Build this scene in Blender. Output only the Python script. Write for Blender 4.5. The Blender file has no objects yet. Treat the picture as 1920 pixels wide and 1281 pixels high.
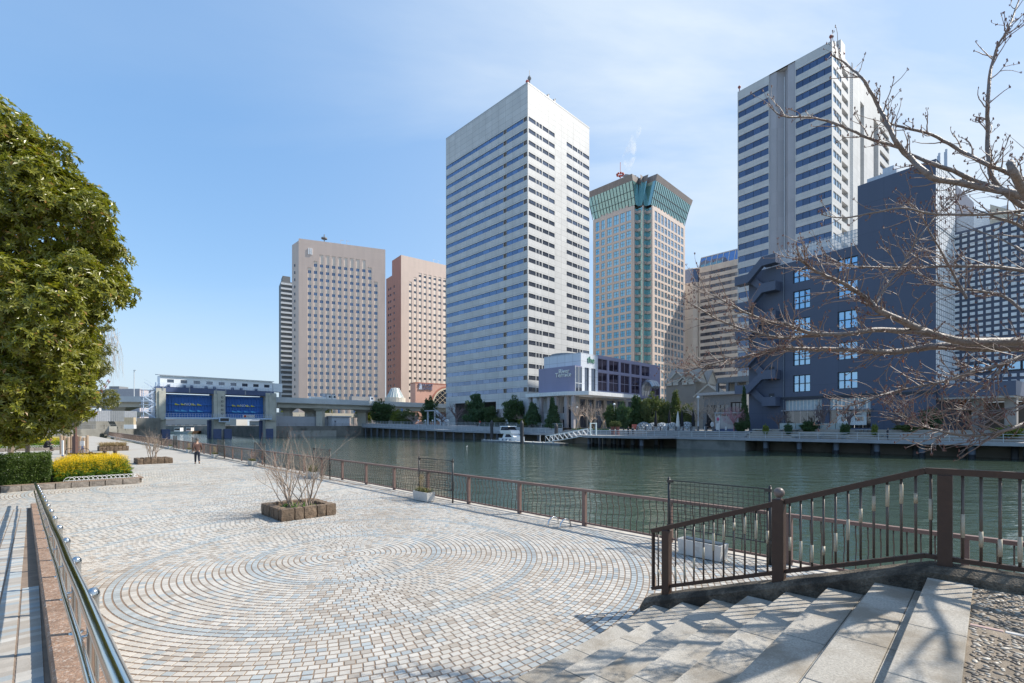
import bpy, math, random
from mathutils import Vector, Matrix, noise
R_ = random.Random(7)
rad = math.radians
SC = bpy.context.scene
COL = SC.collection
# ------------------------------------------------------------------ camera, sky, sun, exposure
CAMZ, FPX, CX, HY = 2.7, 900.0, 960.0, 797.0          # camera height, focal length in px of a 1920 px wide frame, horizon row
cd = bpy.data.cameras.new("camera"); cam = bpy.data.objects.new("camera", cd); COL.objects.link(cam)
cam.location = (0, 0, CAMZ); cam.rotation_euler = (rad(90), 0, 0)
cd.sensor_width = 36.0; cd.lens = FPX / 1920.0 * 36.0; cd.shift_y = (HY - 640.5) / 1920.0
cd.clip_start = 0.1; cd.clip_end = 6000
SC.camera = cam
SUN_AZ, SUN_EL = rad(79.0), rad(45.0)                 # azimuth clockwise from +Y
SC.render.engine = 'CYCLES'
SC.view_settings.view_transform = 'Standard'; SC.view_settings.look = 'None'
SC.view_settings.gamma = 1.0; SC.view_settings.exposure = 0.57; SC.view_settings.use_curve_mapping = False
SC.cycles.use_denoising = True
SC.cycles.max_bounces = 6; SC.cycles.diffuse_bounces = 3; SC.cycles.glossy_bounces = 4
SC.cycles.transmission_bounces = 4; SC.cycles.transparent_max_bounces = 8; SC.cycles.volume_bounces = 1
SC.cycles.caustics_reflective = False; SC.cycles.caustics_refractive = False
SC.cycles.sample_clamp_indirect = 6.0
W = bpy.data.worlds.new("World"); SC.world = W; W.use_nodes = True
nt = W.node_tree; nt.nodes.clear()
def _n(t, typ, **kw):
    n = t.nodes.new(typ)
    for k, v in kw.items(): setattr(n, k, v)
    return n
def _math(t, op, a, b=None, c=None, clamp=False):
    n = t.nodes.new('ShaderNodeMath'); n.operation = op; n.use_clamp = clamp
    for i, x in enumerate((a, b, c)):
        if x is None: continue
        if isinstance(x, (int, float)): n.inputs[i].default_value = x
        else: t.links.new(x, n.inputs[i])
    return n.outputs[0]
sky = _n(nt, 'ShaderNodeTexSky', sky_type='NISHITA'); sky.sun_disc = False
sky.sun_elevation = SUN_EL; sky.sun_rotation = SUN_AZ; sky.altitude = 10; sky.air_density = 1.0; sky.dust_density = 0.2; sky.ozone_density = 3.0
tc = _n(nt, 'ShaderNodeTexCoord'); sx = _n(nt, 'ShaderNodeSeparateXYZ'); nt.links.new(tc.outputs['Generated'], sx.inputs[0])
zc = _math(nt, 'ADD', _math(nt, 'MAXIMUM', sx.outputs[2], 0.0), 0.22)
cmb = _n(nt, 'ShaderNodeCombineXYZ')
nt.links.new(_math(nt, 'DIVIDE', sx.outputs[0], zc), cmb.inputs[0]); nt.links.new(_math(nt, 'DIVIDE', sx.outputs[1], zc), cmb.inputs[1])
mp = _n(nt, 'ShaderNodeMapping'); mp.inputs['Rotation'].default_value = (0, 0, rad(-38)); mp.inputs['Scale'].default_value = (0.42, 1.0, 1); mp.inputs['Location'].default_value = (9.1, 0.7, 0)
nt.links.new(cmb.outputs[0], mp.inputs[0])
n1 = _n(nt, 'ShaderNodeTexNoise'); n1.inputs['Scale'].default_value = 1.15; n1.inputs['Detail'].default_value = 9; n1.inputs['Roughness'].default_value = 0.56; n1.inputs['Distortion'].default_value = 0.5
nt.links.new(mp.outputs[0], n1.inputs['Vector'])
n2 = _n(nt, 'ShaderNodeTexNoise'); n2.inputs['Scale'].default_value = 0.55; n2.inputs['Detail'].default_value = 2
nt.links.new(mp.outputs[0], n2.inputs['Vector'])
cr = _n(nt, 'ShaderNodeMapRange'); cr.inputs['From Min'].default_value = 0.49; cr.inputs['From Max'].default_value = 0.65; cr.inputs['To Min'].default_value = 0.0; cr.inputs['To Max'].default_value = 1.0
nt.links.new(_math(nt, 'ADD', _math(nt, 'MULTIPLY', n1.outputs[0], 0.70), _math(nt, 'MULTIPLY', n2.outputs[0], 0.32)), cr.inputs['Value'])
# thin cirrus veil: thickens towards the sun, wisps on top of it
tow = _math(nt, 'ADD', _math(nt, 'MULTIPLY', sx.outputs[0], math.sin(SUN_AZ)), _math(nt, 'MULTIPLY', sx.outputs[1], math.cos(SUN_AZ)))
ve = _n(nt, 'ShaderNodeMapRange', interpolation_type='SMOOTHSTEP'); ve.inputs['From Min'].default_value = -0.40; ve.inputs['From Max'].default_value = 0.75; ve.inputs['To Min'].default_value = 0.05; ve.inputs['To Max'].default_value = 0.72
nt.links.new(tow, ve.inputs['Value'])
wisp = _math(nt, 'MULTIPLY', cr.outputs[0], _math(nt, 'ADD', _math(nt, 'MULTIPLY', ve.outputs[0], 1.15), 0.03))
gm = _n(nt, 'ShaderNodeGamma'); gm.inputs[1].default_value = 0.42; nt.links.new(sky.outputs[0], gm.inputs[0])
hs_ = _n(nt, 'ShaderNodeHueSaturation'); hs_.inputs['Saturation'].default_value = 1.88; hs_.inputs['Hue'].default_value = 0.506; hs_.inputs['Value'].default_value = 3.55; nt.links.new(gm.outputs[0], hs_.inputs['Color'])
mixc = _n(nt, 'ShaderNodeMix', data_type='RGBA'); nt.links.new(_math(nt, 'ADD', _math(nt, 'MULTIPLY', ve.outputs[0], 0.60), wisp, clamp=True), mixc.inputs[0])
nt.links.new(hs_.outputs[0], mixc.inputs[6]); mixc.inputs[7].default_value = (5.4, 6.2, 7.05, 1)
hz = _n(nt, 'ShaderNodeMapRange', interpolation_type='SMOOTHSTEP'); hz.inputs['From Min'].default_value = 0.26; hz.inputs['From Max'].default_value = 0.0; hz.inputs['To Min'].default_value = 0.0; hz.inputs['To Max'].default_value = 0.85
nt.links.new(sx.outputs[2], hz.inputs['Value'])
mixh = _n(nt, 'ShaderNodeMix', data_type='RGBA'); nt.links.new(hz.outputs[0], mixh.inputs[0]); nt.links.new(mixc.outputs[2], mixh.inputs[6]); mixh.inputs[7].default_value = (4.0, 5.0, 6.1, 1)
bg = _n(nt, 'ShaderNodeBackground'); bg.inputs['Strength'].default_value = 0.098
wo = _n(nt, 'ShaderNodeOutputWorld'); nt.links.new(mixh.outputs[2], bg.inputs[0]); nt.links.new(bg.outputs[0], wo.inputs[0])
sd = bpy.data.lights.new("sun", 'SUN'); sd.energy = 4.1; sd.angle = rad(0.53); sd.color = (1.0, 0.935, 0.835)
so = bpy.data.objects.new("sun", sd); COL.objects.link(so)
SUND = Vector((math.sin(SUN_AZ) * math.cos(SUN_EL), math.cos(SUN_AZ) * math.cos(SUN_EL), math.sin(SUN_EL)))
so.rotation_euler = (-SUND).to_track_quat('-Z', 'Y').to_euler()

# ------------------------------------------------------------------ helpers
def kx(px): return (px - CX) / FPX
def zat(py, Y): return CAMZ + (HY - py) / FPX * Y
def pt(px, py, Y): return Vector((kx(px) * Y, Y, zat(py, Y)))
def gr(px, py, z=0.0):
    Y = (CAMZ - z) * FPX / (py - HY); return Vector((kx(px) * Y, Y, z))
S2 = math.sqrt(0.5)
def uv(u, v, z=0.0): return Vector(((v - u) * S2, (u + v) * S2, z))     # u along the canal (away to the left), v across it
def vpx(px, v, z=0.0):                                                  # where the line of sight of column px crosses distance v from here
    k = kx(px); Y = v / S2 / (1 + k); return Vector((k * Y, Y, z))
def toU(p): return (p[1] - p[0]) * S2
def toV(p): return (p[1] + p[0]) * S2
def ext(c, d, px):
    k = kx(px); return (k * c[1] - c[0]) / (d[0] - k * d[1])

class MB:
    def __init__(s): s.v = []; s.f = []; s.m = []
    def add(s, vs, fs, mi=0):
        b = len(s.v); s.v.extend([tuple(x) for x in vs])
        for f in fs: s.f.append(tuple(b + i for i in f)); s.m.append(mi)
        return s
    def hexa(s, p, mi=0):      # 8 points: bottom 4 ccw, top 4 ccw
        return s.add(p, [(3, 2, 1, 0), (4, 5, 6, 7), (0, 1, 5, 4), (1, 2, 6, 5), (2, 3, 7, 6), (3, 0, 4, 7)], mi)
    def box(s, x0, x1, y0, y1, z0, z1, mi=0):
        return s.hexa([(x0, y0, z0), (x1, y0, z0), (x1, y1, z0), (x0, y1, z0), (x0, y0, z1), (x1, y0, z1), (x1, y1, z1), (x0, y1, z1)], mi)
    def cbox(s, x0, x1, y0, y1, z0, z1, c=0.01, mi=0):   # box with chamfered top edges
        return s.add([(x0, y0, z0), (x1, y0, z0), (x1, y1, z0), (x0, y1, z0), (x0, y0, z1 - c), (x1, y0, z1 - c), (x1, y1, z1 - c), (x0, y1, z1 - c),
                      (x0 + c, y0 + c, z1), (x1 - c, y0 + c, z1), (x1 - c, y1 - c, z1), (x0 + c, y1 - c, z1)],
                     [(3, 2, 1, 0), (8, 9, 10, 11), (0, 1, 5, 4), (1, 2, 6, 5), (2, 3, 7, 6), (3, 0, 4, 7), (4, 5, 9, 8), (5, 6, 10, 9), (6, 7, 11, 10), (7, 4, 8, 11)], mi)
    def beam(s, p, q, w, h, mi=0, up=(0, 0, 1)):         # w sideways, h along up
        p, q = Vector(p), Vector(q); d = (q - p).normalized(); u = Vector(up)
        if abs(d.dot(u)) > 0.99: u = Vector((1, 0, 0))
        a = d.cross(u).normalized() * (w / 2); b = a.cross(d).normalized() * (h / 2)
        return s.hexa([p - a - b, p + a - b, q + a - b, q - a - b, p - a + b, p + a + b, q + a + b, q - a + b], mi)
    def tube(s, pts, rads, n=6, mi=0, cap=True):
        pts = [Vector(p) for p in pts]; k = len(pts)
        if isinstance(rads, (int, float)): rads = [rads] * k
        b0 = len(s.v); pa = None
        for i, p in enumerate(pts):
            d = (pts[min(i + 1, k - 1)] - pts[max(i - 1, 0)])
            d = d.normalized() if d.length > 1e-9 else Vector((0, 0, 1))
            if pa is None:
                a = d.cross(Vector((0, 0, 1)))
                if a.length < 1e-3: a = d.cross(Vector((1, 0, 0)))
            else: a = pa - d * pa.dot(d)
            if a.length < 1e-6: a = d.orthogonal()
            a.normalize(); pa = a; c = d.cross(a)
            for j in range(n):
                t = 2 * math.pi * j / n; s.v.append(tuple(p + (a * math.cos(t) + c * math.sin(t)) * rads[i]))
        for i in range(k - 1):
            for j in range(n):
                j2 = (j + 1) % n; s.f.append((b0 + i * n + j, b0 + i * n + j2, b0 + (i + 1) * n + j2, b0 + (i + 1) * n + j)); s.m.append(mi)
        if cap:
            s.f.append(tuple(b0 + j for j in range(n - 1, -1, -1))); s.m.append(mi)
            s.f.append(tuple(b0 + (k - 1) * n + j for j in range(n))); s.m.append(mi)
        return s
    def lathe(s, prof, n=12, c=(0, 0, 0), mi=0, arc=2 * math.pi):
        b0 = len(s.v); full = abs(arc - 2 * math.pi) < 1e-6; m = n if full else n + 1
        for r, z in prof:
            for j in range(m):
                t = arc * j / n; s.v.append((c[0] + r * math.cos(t), c[1] + r * math.sin(t), c[2] + z))
        for i in range(len(prof) - 1):
            for j in range(n):
                j2 = (j + 1) % m; s.f.append((b0 + i * m + j, b0 + i * m + j2, b0 + (i + 1) * m + j2, b0 + (i + 1) * m + j)); s.m.append(mi)
        return s
    def ball(s, c, r, n=10, mi=0, sz=1.0):
        k = max(4, n // 2)
        return s.lathe([(max(1e-4, r * math.sin(math.pi * i / k)), -r * sz * math.cos(math.pi * i / k)) for i in range(k + 1)], n, c, mi)
    def prism(s, poly, z0, z1, mi=0):
        n = len(poly); vs = [(p[0], p[1], z0) for p in poly] + [(p[0], p[1], z1) for p in poly]
        return s.add(vs, [tuple(range(n - 1, -1, -1)), tuple(range(n, 2 * n))] + [(i, (i + 1) % n, n + (i + 1) % n, n + i) for i in range(n)], mi)
    def vprism(s, prof, p, q, mi=0):   # extrude a polygon of (side, z) from p to q, side = right of travel
        p, q = Vector(p), Vector(q); d = (q - p); d.z = 0; d.normalize(); a = Vector((d.y, -d.x, 0)); n = len(prof)
        vs = [p + a * x + Vector((0, 0, z)) for x, z in prof] + [q + a * x + Vector((0, 0, z)) for x, z in prof]
        return s.add(vs, [tuple(range(n)), tuple(range(2 * n - 1, n - 1, -1))] + [(i, n + i, n + (i + 1) % n, (i + 1) % n) for i in range(n)], mi)
    def quad(s, a, b, c, d, mi=0): return s.add([a, b, c, d], [(0, 1, 2, 3)], mi)
    def mesh(s, name, mats=(), smooth=False):
        me = bpy.data.meshes.new(name); me.from_pydata(s.v, [], s.f)
        for m in mats: me.materials.append(m)
        if len(mats) > 1: me.polygons.foreach_set('material_index', s.m)
        if smooth: me.polygons.foreach_set('use_smooth', [True] * len(s.f))
        me.update(); return me
def put(name, me, parent=None, loc=(0, 0, 0), rz=0.0, sc=None, **props):
    o = bpy.data.objects.new(name, me); COL.objects.link(o); o.location = loc
    if rz: o.rotation_euler = (0, 0, rz)
    if sc is not None: o.scale = (sc, sc, sc) if isinstance(sc, (int, float)) else sc
    if parent is not None: o.parent = parent
    for k, v in props.items(): o[k] = v
    return o
def mk(name, mb, mat, parent=None, loc=(0, 0, 0), rz=0.0, smooth=False, **props):
    mats = mat if isinstance(mat, (list, tuple)) else [mat]
    return put(name, mb.mesh(name, mats, smooth), parent, loc, rz, **props)
def thing(name, label, cat, loc=(0, 0, 0), rz=0.0, group=None):
    o = put(name, None, None, loc, rz); o.empty_display_size = 0.2
    o['label'] = label; o['category'] = cat
    if group: o['group'] = group
    return o
def one(name, label, cat, mb, mat, loc=(0, 0, 0), rz=0.0, group=None, smooth=False):
    o = mk(name, mb, mat, None, loc, rz, smooth); o['label'] = label; o['category'] = cat
    if group: o['group'] = group
    return o
def ctree(o, loc, rz=None, sc=None, label=None, group=None, parent=None):
    c = o.copy(); COL.objects.link(c)
    if parent is None:
        c.location = loc
        if rz is not None: c.rotation_euler = (0, 0, rz)
        if sc is not None: c.scale = (sc, sc, sc) if isinstance(sc, (int, float)) else sc
        if label: c['label'] = label
        if group: c['group'] = group
    else: c.parent = parent
    for ch in KIDS(o): ctree(ch, None, parent=c)
    return c
def KIDS(o): return [x for x in o.children]

# ------------------------------------------------------------------ materials
MATS = {}
def pm(name, col, rough=0.75, metal=0.0, var=0.12, scale=2.0, bump=0.0, bscale=40.0, spec=0.5, detail=4.0, dirt=None, isl=0.0, space='world', stretch=None, grime=None):
    if name in MATS: return MATS[name]
    m = bpy.data.materials.new(name); m.use_nodes = True; t = m.node_tree; b = t.nodes['Principled BSDF']
    b.inputs['Roughness'].default_value = rough; b.inputs['Metallic'].default_value = metal; b.inputs['Specular IOR Level'].default_value = spec
    if space == 'world': src = _n(t, 'ShaderNodeNewGeometry').outputs['Position']
    else: src = _n(t, 'ShaderNodeTexCoord').outputs['Object']
    if stretch:
        q = _n(t, 'ShaderNodeMapping'); q.inputs['Scale'].default_value = stretch; t.links.new(src, q.inputs[0]); src = q.outputs[0]
    nz = _n(t, 'ShaderNodeTexNoise'); nz.inputs['Scale'].default_value = scale; nz.inputs['Detail'].default_value = detail; nz.inputs['Roughness'].default_value = 0.6
    t.links.new(src, nz.inputs['Vector'])
    f = _n(t, 'ShaderNodeMapRange'); f.inputs['From Min'].default_value = 0.25; f.inputs['From Max'].default_value = 0.75
    f.inputs['To Min'].default_value = 1 - var; f.inputs['To Max'].default_value = 1 + var
    t.links.new(nz.outputs[0], f.inputs['Value']); fac = f.outputs[0]
    if isl:
        g = _n(t, 'ShaderNodeNewGeometry'); oi = _n(t, 'ShaderNodeObjectInfo')
        r = _math(t, 'FRACT', _math(t, 'ADD', g.outputs['Random Per Island'], oi.outputs['Random']))
        fac = _math(t, 'MULTIPLY', fac, _math(t, 'ADD', _math(t, 'MULTIPLY', r, 2 * isl), 1 - isl))
    mu = _n(t, 'ShaderNodeVectorMath', operation='SCALE'); mu.inputs[0].default_value = col[:3]; t.links.new(fac, mu.inputs['Scale'])
    out = mu.outputs[0]
    if dirt:   # (colour, scale, threshold, amount)
        nd = _n(t, 'ShaderNodeTexNoise'); nd.inputs['Scale'].default_value = dirt[1]; nd.inputs['Detail'].default_value = 6; nd.inputs['Roughness'].default_value = 0.65
        t.links.new(src, nd.inputs['Vector'])
        k = _n(t, 'ShaderNodeMapRange'); k.inputs['From Min'].default_value = dirt[2]; k.inputs['From Max'].default_value = dirt[2] + 0.18; k.inputs['To Max'].default_value = dirt[3]
        t.links.new(nd.outputs[0], k.inputs['Value'])
        mx = _n(t, 'ShaderNodeMix', data_type='RGBA'); t.links.new(k.outputs[0], mx.inputs[0]); t.links.new(out, mx.inputs[6]); mx.inputs[7].default_value = (*dirt[0], 1)
        out = mx.outputs[2]
    if grime:  # a second, broader layer of dirt
        nd = _n(t, 'ShaderNodeTexNoise'); nd.inputs['Scale'].default_value = grime[1]; nd.inputs['Detail'].default_value = 7; nd.inputs['Roughness'].default_value = 0.7; nd.inputs['Distortion'].default_value = 0.6
        t.links.new(src, nd.inputs['Vector'])
        k = _n(t, 'ShaderNodeMapRange'); k.inputs['From Min'].default_value = grime[2]; k.inputs['From Max'].default_value = grime[2] + 0.2; k.inputs['To Max'].default_value = grime[3]
        t.links.new(nd.outputs[0], k.inputs['Value'])
        mx = _n(t, 'ShaderNodeMix', data_type='RGBA'); t.links.new(k.outputs[0], mx.inputs[0]); t.links.new(out, mx.inputs[6]); mx.inputs[7].default_value = (*grime[0], 1)
        out = mx.outputs[2]
    t.links.new(out, b.inputs['Base Color'])
    if bump:
        nb = _n(t, 'ShaderNodeTexNoise'); nb.inputs['Scale'].default_value = bscale; nb.inputs['Detail'].default_value = 5
        t.links.new(src, nb.inputs['Vector']); bp = _n(t, 'ShaderNodeBump'); bp.inputs['Strength'].default_value = bump; bp.inputs['Distance'].default_value = 0.02
        t.links.new(nb.outputs[0], bp.inputs['Height']); t.links.new(bp.outputs[0], b.inputs['Normal'])
    MATS[name] = m; return m
def panel(name, col, pw, ph, line=0.72, lw=0.04, rough=0.6, var=0.06, pvar=0.05, xs=1.0, spec=0.5):
    """cladding: panels pw x ph metres in the object's own frame, thin darker joints, slight tone per panel and streaks"""
    if name in MATS: return MATS[name]
    m = bpy.data.materials.new(name); m.use_nodes = True; t = m.node_tree; b = t.nodes['Principled BSDF']
    b.inputs['Roughness'].default_value = rough; b.inputs['Specular IOR Level'].default_value = spec
    co = _n(t, 'ShaderNodeTexCoord').outputs['Object']; s = _n(t, 'ShaderNodeSeparateXYZ'); t.links.new(co, s.inputs[0])
    a = _math(t, 'DIVIDE', _math(t, 'SUBTRACT', _math(t, 'MULTIPLY', s.outputs[0], xs), s.outputs[1]), pw); z = _math(t, 'DIVIDE', s.outputs[2], ph)
    def edge(x, w): return _math(t, 'LESS_THAN', _math(t, 'FRACT', x), w)
    ln = _math(t, 'MAXIMUM', edge(a, lw / pw), edge(z, lw / ph))
    cv = _n(t, 'ShaderNodeCombineXYZ'); t.links.new(_math(t, 'FLOOR', a), cv.inputs[0]); t.links.new(_math(t, 'FLOOR', z), cv.inputs[1])
    wn = _n(t, 'ShaderNodeTexWhiteNoise', noise_dimensions='2D'); t.links.new(cv.outputs[0], wn.inputs['Vector'])
    q = _n(t, 'ShaderNodeMapping'); q.inputs['Scale'].default_value = (0.35, 0.35, 0.05); t.links.new(co, q.inputs[0])
    nz = _n(t, 'ShaderNodeTexNoise'); nz.inputs['Scale'].default_value = 1.0; nz.inputs['Detail'].default_value = 5; t.links.new(q.outputs[0], nz.inputs['Vector'])
    fac = _math(t, 'ADD', _math(t, 'MULTIPLY', wn.outputs['Value'], 2 * pvar), 1 - pvar)
    fac = _math(t, 'MULTIPLY', fac, _math(t, 'ADD', _math(t, 'MULTIPLY', nz.outputs[0], 4 * var), 1 - 2 * var))
    fac = _math(t, 'MULTIPLY', fac, _math(t, 'SUBTRACT', 1.0, _math(t, 'MULTIPLY', ln, 1 - line)))
    mu = _n(t, 'ShaderNodeVectorMath', operation='SCALE'); mu.inputs[0].default_value = col[:3]; t.links.new(fac, mu.inputs['Scale'])
    t.links.new(mu.outputs[0], b.inputs['Base Color']); MATS[name] = m; return m
def glassy(name, col, refl, rough=0.04, var=0.25, wob=0.02, mir=0.5):
    """coated facade glass seen from outside: dark body with a tinted mirror coat, panes slightly out of true"""
    if name in MATS: return MATS[name]
    m = bpy.data.materials.new(name); m.use_nodes = True; t = m.node_tree; b = t.nodes['Principled BSDF']
    b.inputs['Base Color'].default_value = (*col, 1); b.inputs['Roughness'].default_value = 0.12
    g = _n(t, 'ShaderNodeBsdfGlossy'); g.inputs['Roughness'].default_value = rough; g.inputs['Color'].default_value = (*refl, 1)
    fr = _n(t, 'ShaderNodeLayerWeight'); fr.inputs['Blend'].default_value = 0.35
    oi = _n(t, 'ShaderNodeObjectInfo'); ge = _n(t, 'ShaderNodeNewGeometry')
    r = _math(t, 'FRACT', _math(t, 'ADD', oi.outputs['Random'], ge.outputs['Random Per Island']))
    f = _math(t, 'MULTIPLY', _math(t, 'ADD', _math(t, 'MULTIPLY', fr.outputs['Fresnel'], 0.5), mir), _math(t, 'ADD', _math(t, 'MULTIPLY', r, var), 1 - var), clamp=True)
    mx = _n(t, 'ShaderNodeMixShader'); t.links.new(f, mx.inputs[0]); t.links.new(b.outputs[0], mx.inputs[1]); t.links.new(g.outputs[0], mx.inputs[2])
    t.links.new(mx.outputs[0], t.nodes['Material Output'].inputs[0])
    nz = _n(t, 'ShaderNodeTexNoise'); nz.inputs['Scale'].default_value = 0.35; nz.inputs['Detail'].default_value = 1; t.links.new(ge.outputs['Position'], nz.inputs['Vector'])
    bp = _n(t, 'ShaderNodeBump'); bp.inputs['Strength'].default_value = wob; bp.inputs['Distance'].default_value = 1.0; t.links.new(nz.outputs[0], bp.inputs['Height'])
    t.links.new(bp.outputs[0], g.inputs['Normal']); MATS[name] = m; return m
def leafm(name, c1, c2, rough=0.45, trans=0.25, scale=1.2, c3=None, c3amt=0.08, spec=0.5):
    """leaves: hue and tone differ from leaf to leaf"""
    if name in MATS: return MATS[name]
    m = bpy.data.materials.new(name); m.use_nodes = True; t = m.node_tree; b = t.nodes['Principled BSDF']
    ge = _n(t, 'ShaderNodeNewGeometry'); mx = _n(t, 'ShaderNodeMix', data_type='RGBA')
    nz = _n(t, 'ShaderNodeTexNoise'); nz.inputs['Scale'].default_value = scale; t.links.new(ge.outputs['Position'], nz.inputs['Vector'])
    t.links.new(_math(t, 'ADD', _math(t, 'MULTIPLY', ge.outputs['Random Per Island'], 0.7), _math(t, 'MULTIPLY', _math(t, 'SUBTRACT', nz.outputs[0], 0.3), 0.7), clamp=True), mx.inputs[0])
    mx.inputs[6].default_value = (*c1, 1); mx.inputs[7].default_value = (*c2, 1); out = mx.outputs[2]
    if c3:
        m3 = _n(t, 'ShaderNodeMix', data_type='RGBA'); t.links.new(_math(t, 'GREATER_THAN', _math(t, 'FRACT', _math(t, 'MULTIPLY', ge.outputs['Random Per Island'], 57.3)), 1 - c3amt), m3.inputs[0])
        t.links.new(out, m3.inputs[6]); m3.inputs[7].default_value = (*c3, 1); out = m3.outputs[2]
    t.links.new(out, b.inputs['Base Color']); b.inputs['Roughness'].default_value = rough; b.inputs['Specular IOR Level'].default_value = spec
    tr = _n(t, 'ShaderNodeBsdfTranslucent'); sc = _n(t, 'ShaderNodeVectorMath', operation='MULTIPLY'); t.links.new(out, sc.inputs[0]); sc.inputs[1].default_value = (1.6, 1.7, 0.6)
    t.links.new(sc.outputs[0], tr.inputs[0])
    ms = _n(t, 'ShaderNodeMixShader'); ms.inputs[0].default_value = trans; t.links.new(b.outputs[0], ms.inputs[1]); t.links.new(tr.outputs[0], ms.inputs[2])
    t.links.new(ms.outputs[0], t.nodes['Material Output'].inputs[0]); MATS[name] = m; return m
# ================================================================== SETTING: water, land, paving, steps
WZ = -1.6                                                # water level below the plaza
mw = bpy.data.materials.new("canal_water"); mw.use_nodes = True
def water_nodes(m):
    t = m.node_tree; b = t.nodes['Principled BSDF']
    b.inputs['Base Color'].default_value = (0.052, 0.078, 0.054, 1); b.inputs['Roughness'].default_value = 0.06; b.inputs['IOR'].default_value = 1.33
    b.inputs['Specular IOR Level'].default_value = 0.5
    g = _n(t, 'ShaderNodeNewGeometry'); q = _n(t, 'ShaderNodeMapping'); q.inputs['Rotation'].default_value = (0, 0, rad(8)); q.inputs['Scale'].default_value = (0.5, 1.0, 1.0)
    t.links.new(g.outputs['Position'], q.inputs[0])
    a = _n(t, 'ShaderNodeTexNoise'); a.inputs['Scale'].default_value = 2.6; a.inputs['Detail'].default_value = 3; a.inputs['Distortion'].default_value = 0.35; t.links.new(q.outputs[0], a.inputs['Vector'])
    c = _n(t, 'ShaderNodeTexNoise'); c.inputs['Scale'].default_value = 0.8; c.inputs['Detail'].default_value = 3; t.links.new(q.outputs[0], c.inputs['Vector'])
    p = _n(t, 'ShaderNodeTexNoise'); p.inputs['Scale'].default_value = 0.03; p.inputs['Detail'].default_value = 2; t.links.new(g.outputs['Position'], p.inputs['Vector'])
    amp = _n(t, 'ShaderNodeMapRange'); amp.inputs['From Min'].default_value = 0.35; amp.inputs['From Max'].default_value = 0.65; amp.inputs['To Min'].default_value = 0.55; amp.inputs['To Max'].default_value = 1.15
    t.links.new(p.outputs[0], amp.inputs['Value'])
    h = _math(t, 'MULTIPLY', _math(t, 'ADD', _math(t, 'MULTIPLY', a.outputs[0], 0.34), _math(t, 'MULTIPLY', c.outputs[0], 1.1)), amp.outputs[0])
    bp = _n(t, 'ShaderNodeBump'); bp.inputs['Strength'].default_value = 0.55; bp.inputs['Distance'].default_value = 0.26; t.links.new(h, bp.inputs['Height']); t.links.new(bp.outputs[0], b.inputs['Normal'])
water_nodes(mw)
mb = MB(); mb.quad((-4000, -200, WZ), (4000, -200, WZ), (4000, 5000, WZ), (-4000, 5000, WZ)); mk('canal_water', mb, mw, kind='structure')
M_conc = pm('concrete', (0.36, 0.345, 0.31), 0.85, var=0.14, scale=0.7, bump=0.25, bscale=18, dirt=((0.12, 0.11, 0.09), 0.5, 0.52, 0.55))
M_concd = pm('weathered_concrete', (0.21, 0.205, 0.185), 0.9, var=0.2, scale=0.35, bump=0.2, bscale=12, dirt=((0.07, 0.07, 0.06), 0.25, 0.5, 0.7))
M_earth = pm('earth', (0.13, 0.10, 0.07), 0.95, var=0.3, scale=3, bump=0.6, bscale=25)
M_mortar = pm('joint_mortar', (0.23, 0.17, 0.125), 0.95, var=0.25, scale=6)
def polysheet(name, pts, z, mat, **pr):
    m = MB(); m.add([(p[0], p[1], z) for p in pts], [tuple(range(len(pts)))]); return mk(name, m, mat, **pr)
def block(pts, z0, z1, mb=None):
    mb = mb or MB(); return mb.prism([(p[0], p[1]) for p in pts], z0, z1)
VF = 10.46                                               # fence line
# near bank land mass (quay face towards the water)
NB = block([uv(-60, -400), uv(-60, VF + 0.25), uv(186, VF + 0.25), uv(186, -400)], -6, -0.03)
mk('ground', NB, M_conc, kind='structure')
polysheet('mortar_bed', [uv(-6, 0.2), uv(-6, VF + 0.2), uv(62, VF + 0.2), uv(62, -8), uv(21, -8), uv(21, 0.2)], -0.006, M_mortar, kind='structure')
SPECK = ((0.37, 0.325, 0.265), 0.9, 0.52, 0.6)
TM = [pm('tile_cream', (0.475, 0.45, 0.405), 0.72, var=0.10, scale=90, isl=0.10, bump=0.12, bscale=160, dirt=SPECK, grime=((0.27, 0.225, 0.175), 0.22, 0.50, 0.62)),
      pm('tile_blue', (0.345, 0.375, 0.38), 0.72, var=0.13, scale=90, isl=0.14, bump=0.12, bscale=160, dirt=((0.32, 0.31, 0.28), 0.9, 0.52, 0.6), grime=((0.27, 0.225, 0.175), 0.22, 0.50, 0.62)),
      pm('tile_tan', (0.375, 0.34, 0.295), 0.75, var=0.16, scale=110, isl=0.14, bump=0.15, bscale=160, dirt=((0.32, 0.27, 0.21), 0.9, 0.5, 0.6), grime=((0.27, 0.225, 0.175), 0.22, 0.50, 0.62))]
def tilev(p4, dz, c=0.006):
    cx = sum(p[0] for p in p4) / 4; cy = sum(p[1] for p in p4) / 4
    top = []
    for p in p4:
        d = Vector((cx - p[0], cy - p[1])); d.normalize(); top.append((p[0] + d.x * c, p[1] + d.y * c, dz))
    return [(p[0], p[1], -0.012) for p in p4] + top
TF = [(4, 5, 6, 7), (0, 1, 5, 4), (1, 2, 6, 5), (2, 3, 7, 6), (3, 0, 4, 7)]
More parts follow.
